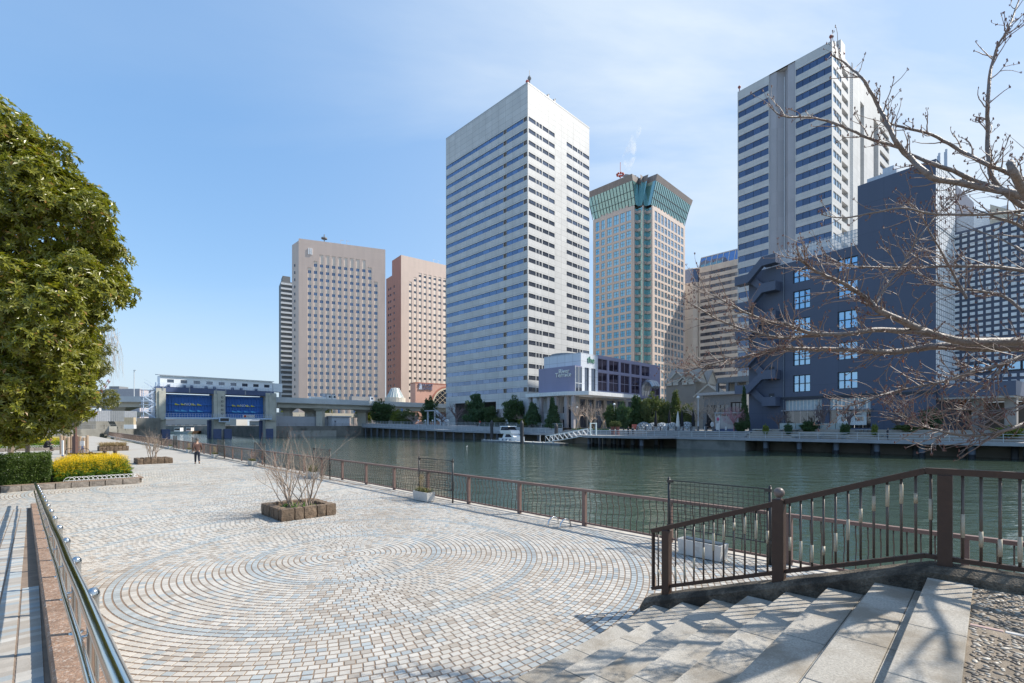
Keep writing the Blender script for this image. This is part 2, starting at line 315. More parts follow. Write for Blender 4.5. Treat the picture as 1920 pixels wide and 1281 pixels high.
def paving(root_name, tiles, parent):
    """the 300 pieces that show largest are parts, the rest one part of kind stuff"""
    vis = []
    for i, (p4, mi) in enumerate(tiles):
        X = sum(p[0] for p in p4) / 4; Y = sum(p[1] for p in p4) / 4
        px = CX + FPX * X / Y; py = HY + FPX * CAMZ / Y
        if 0 < px < 1920 and py < 1281: vis.append((Y, i))
    vis.sort(); near = set(i for _, i in vis[:300]); rest = MB(); rr = random.Random(3)
    for i, (p4, mi) in enumerate(tiles):
        dz = rr.uniform(-0.0016, 0.0016)
        if i in near:
            cx = sum(p[0] for p in p4) / 4; cy = sum(p[1] for p in p4) / 4
            m = MB(); m.add(tilev([(p[0] - cx, p[1] - cy) for p in p4], dz), TF); mk('paving_tile', m, TM[mi], parent, loc=(cx, cy, 0))
        else: rest.add(tilev(p4, dz), TF, mi)
    mk('paving_tiles', rest, TM, parent, kind='stuff')
def pick(x, y, rr):
    a = noise.noise(Vector((x * 0.35, y * 0.35, 3.1))); r = rr.random()
    t = 0.12 + 0.30 * max(0, a)
    return 2 if r < t else (1 if r < t + 0.16 else 0)
plaza = polysheet('plaza_pavement', [uv(34, 3.5), uv(34, VF + 0.2), uv(190, VF + 0.2), uv(190, -2.0), uv(36, -2.0)], -0.0042,
                  pm('far_paving', (0.40, 0.37, 0.32), 0.8, var=0.16, scale=9, detail=6, dirt=((0.29, 0.25, 0.2), 0.3, 0.5, 0.5)), kind='structure')
RP = 0.1055
CENT = [Vector((-3.39, 10.0)), Vector((-14.7, 22.6)), Vector((-26.0, 35.2)), Vector((7.9, -2.6))]
def in_plaza(x, y):
    if y < 2.5 or y > 37: return False
    px = CX + FPX * x / y
    if px < -80 or px > 2000: return False
    u, v = (y - x) * S2, (x + y) * S2
    if v > VF - 0.10: return False
    if v < 0.27 + 0.0073 * (22.0 - u) and u < 22.1: return False
    if v < 6.62 and u < 3.42: return False
    if u > 28.02 and v < 3.6: return False
    if u > 26.5 and v < -6: return False
    return True
tiles = []; rr = random.Random(11)
for ci, C in enumerate(CENT[:3]):
    for k in range(0, 150):
        r0 = k * RP; r1 = r0 + RP; rm = (r0 + r1) / 2
        n = max(3, round(2 * math.pi * rm / 0.128)); ph = rr.random() * 6.28; j = 0.0056; jr = 0.0085
        for i in range(n):
            a0 = ph + 2 * math.pi * i / n; a1 = ph + 2 * math.pi * (i + 1) / n; am = (a0 + a1) / 2
            x, y = C.x + rm * math.cos(am), C.y + rm * math.sin(am)
            if not in_plaza(x, y): continue
            d = [(x - q.x) ** 2 + (y - q.y) ** 2 for q in CENT]
            if min(range(4), key=lambda t: d[t]) != ci: continue
            ja = j / max(rm, 0.05)
            p4 = [(C.x + r * math.cos(a), C.y + r * math.sin(a)) for r, a in ((r0 + jr, a0 + ja), (r1 - jr, a0 + ja), (r1 - jr, a1 - ja), (r0 + jr, a1 - ja))]
            mi = 1 if (k % 19) in (16, 17) and rr.random() < 0.95 else pick(x, y, rr)
            tiles.append((p4, mi))
paving('plaza', tiles, plaza)
# left walkway: a gentle ramp of small setts rising towards the viewer, between long joints
def cz(u): return 0.15 + 0.052 * max(0.0, 22.0 - u)            # top of the ramp kerb
def vl(u): return -0.035 + 0.0073 * (22.0 - u)                 # its left edge
m = MB()
for k in range(22):
    ua, ub = 22.06 - k, 21.06 - k; a, b_, c, d = uv(ua, -14), uv(ua, vl(ua) + .05), uv(ub, vl(ub) + .05), uv(ub, -14)
    m.quad((*a[:2], cz(ua) - .1355), (*b_[:2], cz(ua) - .1355), (*c[:2], cz(ub) - .1355), (*d[:2], cz(ub) - .1355))
walk = mk('walkway', m, M_mortar, kind='structure')
wt = []
for a in range(0, 60):
    v1 = 0.22 - a * 0.158; v0 = v1 - 0.147; u = 1.2
    while u < 22.0:
        gap = 0.012 if (int((u - 1.2) / 1.4) != int((u - 1.2 - 0.1) / 1.4)) else 0.004
        c = uv(u + 0.05, (v0 + v1) / 2); px = CX + FPX * c.x / c.y if c.y > .5 else -999
        if -60 < px < 400 and v1 < vl(u) - 0.004:
            wt.append(([uv(u + gap, v0)[:2], uv(u + gap, v1)[:2], uv(u + 0.101, v1)[:2], uv(u + 0.101, v0)[:2]], rr.choice([0, 1, 1, 2, 2, 2]), cz(u + .05) - .13))
        u += 0.105
vis = sorted((uv(0, 0).y + p4[0][1], i) for i, (p4, mi, z) in enumerate(wt) if HY + FPX * (CAMZ - z) / p4[0][1] < 1281 and CX + FPX * p4[0][0] / p4[0][1] > 0)
near = set(i for _, i in vis[:300]); rest = MB()
for i, (p4, mi, z) in enumerate(wt):
    if i in near:
        cx_ = sum(p[0] for p in p4) / 4; cy_ = sum(p[1] for p in p4) / 4; m = MB(); m.add(tilev([(p[0] - cx_, p[1] - cy_) for p in p4], 0, .004), TF); mk('paving_tile', m, TM[mi], walk, loc=(cx_, cy_, z))
    else: rest.add([(x, y, zz + z) for x, y, zz in tilev(p4, 0, .004)], TF, mi)
mk('paving_tiles', rest, TM, walk, kind='stuff')
# ------------------------------------------------------------------ aggregate kerb of the ramp with the stainless handrail
M_aggr = pm('pink_aggregate', (0.30, 0.185, 0.12), 0.85, var=0.35, scale=9, bump=0.8, bscale=60, dirt=((0.60, 0.54, 0.47), 42, 0.52, 0.95), grime=((0.17, 0.10, 0.06), 1.6, 0.52, 0.7))
ke = thing('handrail_kerb', 'low kerb of brownish washed aggregate between the ramp and the plaza', 'kerb')
u = 1.0
while u < 22.0:
    u2 = min(u + 1.35, 22.05); m = MB(); cc = 0.018; V = []
    for uu, s_ in ((u + .004, 1), (u2 - .004, -1)):
        l = vl(uu); z = cz(uu); V.append([uv(uu, l, -.05), uv(uu, l, z - .02), uv(uu + s_ * .006, l + cc, z), uv(uu + s_ * .006, l + .30 - cc, z), uv(uu, l + .30, z - .02), uv(uu, l + .30, -.05)])
    m.add(V[0] + V[1], [(k, k + 1, 7 + k, 6 + k) for k in range(5)] + [(0, 1, 2, 3, 4, 5), (11, 10, 9, 8, 7, 6)]); mk('kerb_segment', m, M_aggr, ke); u = u2
M_steel = pm('stainless_steel', (0.62, 0.62, 0.60), 0.14, 1.0, var=0.08, scale=8)
hr = thing('handrail', 'polished stainless steel handrail with domed posts on the aggregate kerb', 'handrail')
us = [5.22 - 1.35 + 1.35 * k for k in range(15)]
pm_ = MB(); pm_.lathe([(0.030, 0.0), (0.030, .555), (0.034, .56), (0.035, .578), (0.030, .598), (0.018, .613), (0.001, .618)], 16); pme = pm_.mesh('post', [M_steel], True)
fl = MB(); fl.lathe([(0.001, 0.010), (0.046, 0.010), (0.048, 0.0)], 16); flm = fl.mesh('base_flange', [M_steel], True)
br = MB(); br.tube([(0, 0, .56), (-0.055 * S2, -0.055 * S2, .56)], 0.011, 8); brm = br.mesh('bracket', [M_steel], True); br = MB(); br.tube([(0, 0, .33), (-0.07 * S2, -0.07 * S2, .33)], 0.011, 8); brm2 = br.mesh('bracket', [M_steel], True)
hv = lambda u: vl(u) + .165
for u in us:
    if u > 21.9: break
    p = put('post', pme, hr, uv(u, hv(u), cz(u))); put('base_flange', flm, p); put('bracket', brm, p); put('bracket', brm2, p)
ur = [.3, 1.4, 2.5] + us
wob = lambda u: 0.0035 * math.sin(u * 2.1)
m = MB(); m.tube([uv(u_, hv(u_) - .045 + wob(u_), cz(u_) + .585 + wob(u_ + 1)) for u_ in ur], 0.034, 16); mk('top_rail', m, M_steel, hr, smooth=True)
m = MB(); m.tube([uv(u_, hv(u_) - .07 + wob(u_), cz(u_) + .33 + wob(u_ + 1)) for u_ in ur], 0.019, 12); mk('lower_rail', m, M_steel, hr, smooth=True)
# ------------------------------------------------------------------ stone steps
M_gran = pm('granite', (0.40, 0.37, 0.32), 0.85, var=0.34, scale=60, bump=0.35, bscale=110, isl=0.12, dirt=((0.22, 0.185, 0.14), 1.6, 0.45, 0.8), grime=((0.16, 0.13, 0.095), 4.5, 0.60, 0.6))
steps = thing('stone_steps', 'broad flight of pale granite steps with shadow stripes', 'steps')
N = 8; U0 = 3.39; TR = 0.42; RI = 0.15; VE = 6.25
core = MB()
for k in range(1, N + 1):
    u1 = U0 - TR * (k - 1) - 0.012; u0 = u1 - TR if k < N else -4.0
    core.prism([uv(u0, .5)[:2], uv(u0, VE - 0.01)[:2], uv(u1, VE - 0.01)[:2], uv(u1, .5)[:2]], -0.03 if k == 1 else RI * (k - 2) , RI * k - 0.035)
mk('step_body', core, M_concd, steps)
rs = random.Random(5)
for k in range(1, N + 1):
    un = U0 - TR * (k - 1); z = RI * k; v = .5 - rs.random() * 0.05
    while v < VE - 0.05:
        v2 = min(v + rs.choice([0.9, 1.0, 1.1, 1.2]), VE - 0.012)
        if VE - v2 < 0.3: v2 = VE - 0.012
        for (ua, ub) in (((un - 0.325, un),) + (((un - TR - 0.01, un - 0.329),) if k < N else ())):
            m = MB(); w = ub - ua; l = v2 - v - 0.005; dz = rs.uniform(-0.002, 0.002)
            m.cbox(-l / 2, l / 2, -w / 2, w / 2, -0.034, dz, 0.004)     # local x along v, y along u
            c = uv((ua + ub) / 2, (v + v2) / 2, z); mk('step_slab', m, M_gran, steps, loc=c, rz=rad(45))
        v = v2
# pebble landing at the top of the steps
M_peb = [pm('pebble_dark', (0.15, 0.125, 0.10), 0.55, var=0.2, scale=20, isl=0.35), pm('pebble_pale', (0.42, 0.37, 0.30), 0.55, var=0.2, scale=20, isl=0.3)]
land = MB(); land.prism([uv(-7, .5)[:2], uv(-7, 6.26)[:2], uv(0.128, 6.26)[:2], uv(0.128, .5)[:2]], 0.2, 1.18)
land = mk('landing', land, pm('landing_mortar', (0.24, 0.195, 0.145), 0.95, var=0.3, scale=7, bump=0.6, bscale=60), kind='structure')
pb = []
for i in range(9000):
    u = rs.uniform(-1.6, 0.11); v = rs.uniform(3.2, 6.2); c = uv(u, v)
    if c.y < 1.5: continue
    px = CX + FPX * c.x / c.y; py = HY + FPX * 1.5 / c.y
    if px > 1960 or py > 1300 or px < 1780 or abs(v - 5.05) < 0.05: continue
    if noise.noise(Vector((u * 1.7, v * 1.7, 9))) > 0.30: continue
    L = rs.uniform(0.012, 0.026)
    if any((c.x - q[0]) ** 2 + (c.y - q[1]) ** 2 < (0.75 * (L + q[2])) ** 2 for q in pb): continue
    pb.append((c.x, c.y, L))
pv = []
for s in range(3):
    m = MB(); m.lathe([(0.001, -0.6), (0.75, -0.3), (1.0, 0.05), (0.72, 0.5), (0.001, 0.68)], 6 + s % 2); pv.append(m)
pmesh = [[pv[s].mesh('pebble', [M_peb[c]], True) for s in range(3)] for c in range(2)]
rest = MB()
for i, (x, y, L) in enumerate(pb):
    a = rs.random() * 6.28; sx_, sy_, sz_ = L * rs.uniform(1.0, 1.5), L * rs.uniform(0.6, 0.9), L * 0.6
    ci = 0 if rs.random() < 0.72 else 1
    if i < 300: put('pebble', pmesh[ci][i % 3], land, (x, y, 1.181), a, (sx_, sy_, sz_))
    else:
        ca, sa = math.cos(a), math.sin(a); q = pv[i % 3]
        rest.add([(x + ca * p[0] * sx_ - sa * p[1] * sy_, y + sa * p[0] * sx_ + ca * p[1] * sy_, 1.181 + p[2] * sz_) for p in q.v], q.f, ci)
if rest.v: mk('pebbles', rest, M_peb, land, smooth=True, kind='stuff')
M_strip = [pm('strip_white', (0.55, 0.52, 0.48), 0.6), pm('strip_pink', (0.42, 0.29, 0.25), 0.6)]
for i in range(8):
    m = MB(); m.cbox(-0.022, 0.022, -0.09, 0.09, -0.02, 0.004, 0.004); mk('strip_tile', m, M_strip[1 if i == 0 else 0], land, loc=uv(0.03 - i * 0.188, 5.05, 1.183), rz=rad(45))
# side wall of the steps
M_kerbw = pm('dark_aggregate', (0.17, 0.14, 0.105), 0.9, var=0.5, scale=35, bump=1.0, bscale=60, dirt=((0.032, 0.027, 0.021), 3.0, 0.42, 0.9))
def ktop(u): return min(RI * ((U0 - u) / TR + 1) + 0.10, 1.30) if u < 3.45 else 0.2
prof = [3.62, 3.58, 3.45] + [3.3 - 0.28 * i for i in range(11)] + [0.45, 0.2, -0.6, -2, -5]
m = MB(); ring = []
for u in prof:
    zt = {3.62: 0.10, 3.58: 0.17, 3.45: 0.225}.get(u, ktop(u)) + 0.006 * math.sin(u * 9)
    ring.append([uv(u, VE), uv(u, VE), uv(u, VE + 0.06), uv(u, VE + 0.27), uv(u, VE + 0.33), uv(u, VE + 0.33)])
    for q, z in zip(ring[-1], (-0.05, zt - 0.05, zt, zt + 0.012, zt - 0.04, -0.05)): q.z = z
vs = [p for r in ring for p in r]; fs = []
for i in range(len(ring) - 1):
    for j in range(5): fs.append((i * 6 + j, i * 6 + j + 1, (i + 1) * 6 + j + 1, (i + 1) * 6 + j))
fs.append((0, 1, 2, 3, 4, 5)); m.add(vs, fs)
one('side_wall', 'sloping dark exposed aggregate wall beside the granite steps', 'wall', m, M_kerbw)
# brown railing on it
M_brown = pm('brown_paint', (0.062, 0.036, 0.026), 0.5, var=0.12, scale=12, dirt=((0.13, 0.06, 0.03), 7, 0.58, 0.5), spec=0.35)
M_sleeve = pm('beige_sleeve', (0.46, 0.40, 0.30), 0.5)
M_bal = pm('baluster_paint', (0.11, 0.085, 0.07), 0.4, var=0.1)
sr = thing('stair_railing', 'dark brown metal railing with beige sleeved balusters beside the steps', 'railing')
VR = 6.42
def rz_(u): return 1.23 + (3.29 - u) * (2.235 - 1.23) / (3.29 - 0.48) if u > 0.48 else 2.235
def bz_(u): return max(0.0, rz_(u) - 0.86 + (0.02 if u > 0.48 else 0))
def rpost(u, w, zt, zb):
    m = MB(); m.cbox(-w / 2, w / 2, -w / 2, w / 2, zb, zt, 0.008); return mk('post', m, M_brown, sr, loc=uv(u, VR), rz=rad(45))
rpost(3.29, 0.105, rz_(3.29) - 0.03, 0.2); nw = rpost(1.83, 0.125, 1.80, 0.72); rpost(0.33, 0.112, rz_(0.33) - 0.03, 1.2); rpost(-2.2, 0.112, 2.2, 1.2)
m = MB(); m.lathe([(0.03, 1.80), (0.03, 1.815), (0.022, 1.825)], 14)
m.ball((0, 0, 1.878), 0.062, 18); mk('ball_finial', m, pm('finial_metal', (0.17, 0.135, 0.12), 0.42), nw, smooth=True)
def rail(name, pts, w, h):
    m = MB()
    for a, b in zip(pts, pts[1:]): m.beam(uv(a[0], VR, a[1]), uv(b[0], VR, b[1]), w, h)
    return mk(name, m, M_brown, sr)
for a, b in ((3.52, 1.895), (1.765, 0.48), (0.48, -5)):
    rail('top_rail', [(a, rz_(a)), (b, rz_(b))], 0.07, 0.062); rail('bottom_rail', [(a, bz_(a)), (b, bz_(b))], 0.05, 0.045)
rail('end_bar', [(3.50, bz_(3.5) + 0.024), (3.50, rz_(3.5) - 0.033)], 0.045, 0.04)
bl = [3.42] + [3.29 - 0.133 * i for i in range(1, 11)] + [1.83 - 0.116 * i for i in range(1, 13)] + [0.33 - 0.128 * i for i in range(1, 16)]
bm = MB(); bm.tube([(0, 0, 0), (0, 0, 1)], 0.0125, 8); bmm = bm.mesh('baluster', [M_bal], True)
smm = MB(); smm.tube([(0, 0, -0.09), (0, 0, 0.09)], 0.0165, 8); smm = smm.mesh('sleeve', [M_sleeve], True)
for i, u in enumerate(bl):
    z0, z1 = bz_(u) + 0.022, rz_(u) - 0.03
    b = put('baluster', bmm, sr, uv(u, VR, z0), sc=(1, 1, z1 - z0))
    ph = 0.5 + 0.32 * math.sin(i * 0.52 - 2.2); s = put('sleeve', smm, b, (0, 0, ph)); s.scale = (1, 1, (0.55 + 0.75 * abs(math.sin(i * 0.9))) / (z1 - z0))
# ------------------------------------------------------------------ river fence
M_fence = pm('fence_paint', (0.185, 0.118, 0.10), 0.5, var=0.10, scale=5, dirt=((0.10, 0.07, 0.06), 4, 0.6, 0.4))
FD = Vector((-0.692, 0.722, 0)); FN = Vector((0.722, 0.692, 0)); F0 = Vector((3.646, 11.05, 0)); FA = math.atan2(FD.y, FD.x)
fe = thing('river_fence', 'long brown railing with kinked bars along the canal edge', 'fence', F0, FA)
SP = 2.47; I0, I1 = -5, 66
post = MB(); post.cbox(-0.05, 0.05, -0.045, 0.045, -0.02, 0.94, 0.004); postm = post.mesh('post', [M_fence])
balm = MB(); balm.tube([(0, 0, 0.10), (0, 0, 0.36), (0.0, -0.05, 0.43), (0.0, -0.05, 0.66), (0, 0, 0.73), (0, 0, 0.94)], 0.0115, 5); balmm = balm.mesh('baluster', [M_bal], True)
rest = MB()
for i in range(I0, I1):
    put('post', postm, fe, (i * SP, 0, 0))
    m = MB(); m.beam((i * SP - SP / 2 + 0.002 + SP / 2, 0, 0.955), (i * SP + SP - 0.002, 0, 0.955), 0.11, 0.065); mk('top_rail', m, M_fence, fe)
    m = MB(); m.beam((i * SP + 0.055, 0, 0.085), ((i + 1) * SP - 0.055, 0, 0.085), 0.05, 0.045); mk('bottom_rail', m, M_fence, fe)
    for k in range(1, 14):
        x = i * SP + k * SP / 14
        if i < 17: put('baluster', balmm, fe, (x, 0, 0))
        else: rest.beam((x, 0, 0.1), (x, 0, 0.93), 0.02, 0.02)
mk('balusters', rest, M_bal, fe, kind='stuff')
m = MB(); m.beam(F0 - FD * 14 + Vector((0, 0, -0.1)), F0 + FD * 165 + Vector((0, 0, -0.1)), 0.5, 0.215); mk('quay_coping', m, pm('coping', (0.50, 0.47, 0.42), 0.8, dirt=((0.2, 0.17, 0.13), 3, 0.5, 0.7)), kind='structure')
# ladder loops behind the fence
M_chrome = pm('ladder_steel', (0.7, 0.7, 0.7), 0.2, 1.0)
lad = thing('quay_ladder', 'pair of curved steel ladder loops rising behind the river fence', 'ladder', gr(1034, 995) + FN * 0.55, FA)
for dx in (0.0, 0.42):
    m = MB(); m.tube([(dx, -0.22, -0.6), (dx, -0.22, 0.02)] + [(dx, -0.22 * math.cos(t), 0.02 + 0.2 * math.sin(t)) for t in (0.5, 1.0, 1.57, 2.1, 2.6)] + [(dx, 0.22, 0.02), (dx, 0.22, -1.4)], 0.021, 8); mk('loop', m, M_chrome, lad, smooth=True)
# wire screens with white planters in front of them
M_black = pm('black_metal', (0.035, 0.033, 0.032), 0.45)
wp = MB(); wp.tube([(0, 0, 0), (0, 0, 1.5)], 0.029, 10); wp.ball((0, 0, 1.505), 0.031, 8); wpm = wp.mesh('post', [M_black], True)
wm = MB()
for i in range(1, 21): wm.beam((2.1 * i / 21, 0, 0.42), (2.1 * i / 21, 0, 1.46), 0.009, 0.009)
for i in range(14): wm.beam((0.03, 0.004, 0.42 + 1.04 * i / 13), (2.07, 0.004, 0.42 + 1.04 * i / 13), 0.009, 0.009)
wm.tube([(0.03, 0, 1.46), (2.07, 0, 1.46)], 0.013, 6); wm.tube([(0.03, 0, 0.42), (2.07, 0, 0.42)], 0.013, 6)
wmm = wm.mesh('wire_mesh', [M_black])
clamp = MB(); clamp.box(-0.035, 0.09, -0.03, 0.03, -0.03, 0.03); clm = clamp.mesh('clamp', [M_black])
M_wpl = pm('white_concrete', (0.58, 0.565, 0.53), 0.8, var=0.08, scale=6, bump=0.2, bscale=60, dirt=((0.33, 0.30, 0.25), 5, 0.56, 0.6))
pl = MB(); Lx, Ly, Hz, t_ = 0.46, 0.17, 0.33, 0.035
for (a, b, z) in ((0.93, 0.9, 0.0),): pass
o8 = lambda sx_, sy_, z: [(-Lx * sx_, -Ly * sy_, z), (Lx * sx_, -Ly * sy_, z), (Lx * sx_, Ly * sy_, z), (-Lx * sx_, Ly * sy_, z)]
pl.add(o8(0.95, 0.9, 0.02) + o8(1, 1, Hz) + [(x * (1 - t_ / Lx), y * (1 - t_ / Ly), Hz) for x, y, _ in o8(1, 1, 0)] + [(x * (1 - t_ / Lx), y * (1 - t_ / Ly), Hz - 0.07) for x, y, _ in o8(1, 1, 0)],
       [(3, 2, 1, 0), (0, 1, 5, 4), (1, 2, 6, 5), (2, 3, 7, 6), (3, 0, 4, 7), (4, 5, 9, 8), (5, 6, 10, 9), (6, 7, 11, 10), (7, 4, 8, 11), (8, 9, 13, 12), (9, 10, 14, 13), (10, 11, 15, 14), (11, 8, 12, 15)])
for x in (-0.3, 0.3): pl.box(x - 0.06, x + 0.06, -0.12, 0.12, 0.0, 0.02)
plm = pl.mesh('box', [M_wpl]); soil = MB(); soil.quad((-0.42, -0.13, 0.285), (0.42, -0.13, 0.285), (0.42, 0.13, 0.285), (-0.42, 0.13, 0.285)); soilm = soil.mesh('soil', [M_earth])
M_pgreen = leafm('planter_leaves', (0.06, 0.085, 0.025), (0.16, 0.16, 0.06), c3=(0.32, 0.25, 0.15), c3amt=0.25)
M_dry = leafm('dry_stems', (0.34, 0.25, 0.15), (0.46, 0.36, 0.23), trans=0.1)
def tuft(n, lx, ly, h, w, seed, lean=0.35, mi=0, mb=None, z0=0.29):
    r = random.Random(seed); m = mb or MB()
    for i in range(n):
        x, y = r.uniform(-lx, lx), r.uniform(-ly, ly); a = r.random() * 6.28; hh = h * r.uniform(0.45, 1.1); l = lean * hh * r.random() * 2
        d = Vector((math.cos(a), math.sin(a), 0)); s = Vector((-d.y, d.x, 0)) * w * r.uniform(0.6, 1.3)
        p = Vector((x, y, z0)); q = p + d * l * 0.35 + Vector((0, 0, hh * 0.6)); e = p + d * l + Vector((0, 0, hh))
        m.add([p - s * 0.5, p + s * 0.5, q + s, q - s, e], [(0, 1, 2, 3), (3, 2, 4)], mi)
    return m
LBS = ['beside the steps, empty of plants', 'with a tall pale seed head, in front of the wire screen', 'behind the near stone planter shrub', 'beyond the bare shrub, fourth along the fence',
       'just behind the walking man', 'with dry stalks, left of the walking man', 'small in the distance before the concrete quay', 'farthest one seen along the fence']
for k in range(8):
    u0 = 4.07 + 10.15 * k; base = F0 + FD * (u0 - 5.15 + 0.0) - FN * 0.30
    base = uv(u0 - 1.05, 0); tpar = (u0 - 1.05 - toU(F0)) / 1.0; base = F0 + FD * tpar - FN * 0.28
    s = thing('wire_screen', 'black wire mesh screen on two posts, ' + ['nearest, behind the stair railing', 'second nearest, over a flowering planter', 'third, behind the bare stems of the stone planter', 'fourth along the fence, left of the bare shrub', 'fifth, to the right of the walking man', 'sixth, left of the walking man', 'seventh, far along the river fence', 'eighth and farthest along the fence'][k], 'screen', base, FA, 'wire screens along the fence')
    for x in (0, 2.1):
        p = put('post', wpm, s, (x, 0, 0))
        for z in (0.45, 1.44): put('clamp', clm, p, (0, 0, z), rz=0 if x == 0 else math.pi)
    put('wire_mesh', wmm, s)
    pp = base + FD * 1.15 - FN * (0.42 if k else 0.40)
    p = thing('white_planter', 'white concrete trough planter ' + LBS[k], 'planter', pp, FA + (0.0 if k else -0.03), 'white troughs along the fence')
    put('box', plm, p); put('soil', soilm, p)
    if k:
        m = tuft(170, 0.40, 0.13, 0.22 if k != 2 else 0.42, 0.012, k, 0.5); mk('foliage', m, M_pgreen, p)
        if k in (1, 5, 4, 7):
            m = MB(); r = random.Random(k)
            for j in range(9 if k == 1 else 14):
                x = r.uniform(0.05, 0.3) if k == 1 else r.uniform(-.3, .3); h = r.uniform(0.35, 0.62); m.tube([(x, 0, 0.28), (x + r.uniform(-.06, .06), r.uniform(-.05, .05), 0.28 + h)], 0.004, 4)
                for q in range(26):
                    c = Vector((x, 0, 0.28 + h)) + Vector((r.gauss(0, .035), r.gauss(0, .035), r.gauss(0, .05))); a = r.random() * 6.28; e = Vector((math.cos(a), math.sin(a), r.uniform(-.5, .5))) * 0.014
                    m.add([c - e, c + Vector((0, 0, .012)), c + e, c - Vector((0, 0, .012))], [(0, 1, 2, 3)])
            mk('seed_stalks', m, M_dry, p)
# ================================================================== BUILDINGS
def holed(mb, f, s0, s1, z0, z1, holes, depth, mi=0, off=0.0):
    """a wall in the plane f(s, z, off) with real openings and their reveals"""
    E = 1e-6
    holes = [(max(a, s0), min(b, s1), max(c, z0), min(d, z1)) for a, b, c, d in holes if b > s0 + E and a < s1 - E and d > z0 + E and c < z1 - E]
    xs = sorted(set([round(s0, 4), round(s1, 4)] + [round(v, 4) for h in holes for v in h[:2]])); zs = sorted(set([round(z0, 4), round(z1, 4)] + [round(v, 4) for h in holes for v in h[2:]]))
    for j in range(len(zs) - 1):
        zm = (zs[j] + zs[j + 1]) / 2; row = [h for h in holes if h[2] < zm < h[3]]; run = None
        for i in range(len(xs) - 1):
            xm = (xs[i] + xs[i + 1]) / 2; solid = not any(h[0] < xm < h[1] for h in row)
            if solid and run is None: run = xs[i]
            if run is not None and (not solid or i == len(xs) - 2):
                e = xs[i + 1] if solid else xs[i]; mb.quad(f(run, zs[j], off), f(e, zs[j], off), f(e, zs[j + 1], off), f(run, zs[j + 1], off), mi); run = None
    for a, b, c, d in holes:
        o, q = off, off + depth
        mb.quad(f(a, c, o), f(b, c, o), f(b, c, q), f(a, c, q), mi); mb.quad(f(a, d, o), f(b, d, o), f(b, d, q), f(a, d, q), mi)
        mb.quad(f(a, c, o), f(a, d, o), f(a, d, q), f(a, c, q), mi); mb.quad(f(b, c, o), f(b, d, o), f(b, d, q), f(b, c, q), mi)
fL = lambda s, z, d: (d, s, z)
fR = lambda s, z, d: (s, d, z)
class Bld:
    def __init__(b, name, label, px, D, kL, kR, pL, pR, group=None):
        b.c = (kx(px) * D, D); b.D = D
        nl = math.hypot(kL, 1); nr = math.hypot(kR, 1); b.dL = (kL / nl, 1 / nl); b.dR = (kR / nr, 1 / nr)
        # one frame only: x along dR, y at right angles to it
        b.dL = (-b.dR[1], b.dR[0]) if abs(b.dL[0] * b.dR[0] + b.dL[1] * b.dR[1]) < 0.12 else b.dL
        b.dL = (-b.dR[1], b.dR[0])
        b.root = thing(name, label, 'building', (b.c[0], b.c[1], 0), math.atan2(b.dR[1], b.dR[0]), group)
        b.L = ext(b.c, b.dL, pL) if pL else 20; b.W = ext(b.c, b.dR, pR) if pR else 20; b.cache = {}
    def y(b, px, x0=0.0):
        c = (b.c[0] + b.dR[0] * x0, b.c[1] + b.dR[1] * x0); return ext(c, b.dL, px)
    def x(b, px, y0=0.0):
        c = (b.c[0] + b.dL[0] * y0, b.c[1] + b.dL[1] * y0); return ext(c, b.dR, px)
    def z(b, py, x=0.0, y=0.0): return zat(py, b.c[1] + b.dR[1] * x + b.dL[1] * y)
    def pane(b, face, s0, s1, z0, z1, depth, mat, name='window_pane', parent=None, mul=None):
        w, h = round(s1 - s0, 2), round(z1 - z0, 2); key = (face, w, h, name, mat.name if not isinstance(mat, list) else mat[0].name, mul)
        if key not in b.cache:
            m = MB(); t = 0.03
            if face == 'L': m.box(-t, t, -w / 2, w / 2, -h / 2, h / 2)
            else: m.box(-w / 2, w / 2, -t, t, -h / 2, h / 2)
            if mul:
                nv, nh, mw_ = mul
                for i in range(nv + 1 + 1):
                    s = -w / 2 + w * i / (nv + 1)
                    if face == 'L': m.box(-t - 0.05, -t + 0.001, s - mw_, s + mw_, -h / 2, h / 2, 1)
                    else: m.box(s - mw_, s + mw_, -t - 0.05, -t + 0.001, -h / 2, h / 2, 1)
                for i in range(nh + 1 + 1):
                    z = -h / 2 + h * i / (nh + 1)
                    if face == 'L': m.box(-t - 0.04, -t + 0.002, -w / 2, w / 2, z - mw_, z + mw_, 1)
                    else: m.box(-w / 2, w / 2, -t - 0.04, -t + 0.002, z - mw_, z + mw_, 1)
            b.cache[key] = m.mesh(name, mat if isinstance(mat, list) else [mat])
        sc, zc_ = (s0 + s1) / 2, (z0 + z1) / 2
        return put(name, b.cache[key], parent or b.root, (depth, sc, zc_) if face == 'L' else (sc, depth, zc_))
def shell(mb, W_, L_, z0, z1, mi=0, faces='brt'):     # the plain back faces and the roof
    if 'b' in faces: mb.quad((0, L_, z0), (W_, L_, z0), (W_, L_, z1), (0, L_, z1), mi)
    if 'r' in faces: mb.quad((W_, 0, z0), (W_, L_, z0), (W_, L_, z1), (W_, 0, z1), mi)
    if 't' in faces: mb.quad((0, 0, z1), (W_, 0, z1), (W_, L_, z1), (0, L_, z1), mi)
    if 'f' in faces: mb.quad((0, 0, z0), (W_, 0, z0), (W_, 0, z1), (0, 0, z1), mi)
    if 'l' in faces: mb.quad((0, 0, z0), (0, L_, z0), (0, L_, z1), (0, 0, z1), mi)
def split(a, b, n, g=0.05): return [(a + (b - a) * i / n + g, a + (b - a) * (i + 1) / n - g) for i in range(n)]
G_blue = glassy('glass_blue', (0.05, 0.10, 0.21), (0.36, 0.47, 0.70), var=0.45, mir=0.35, wob=0.06)
G_sky = glassy('glass_sky', (0.22, 0.33, 0.41), (0.66, 0.78, 0.92), var=0.4, mir=0.4)
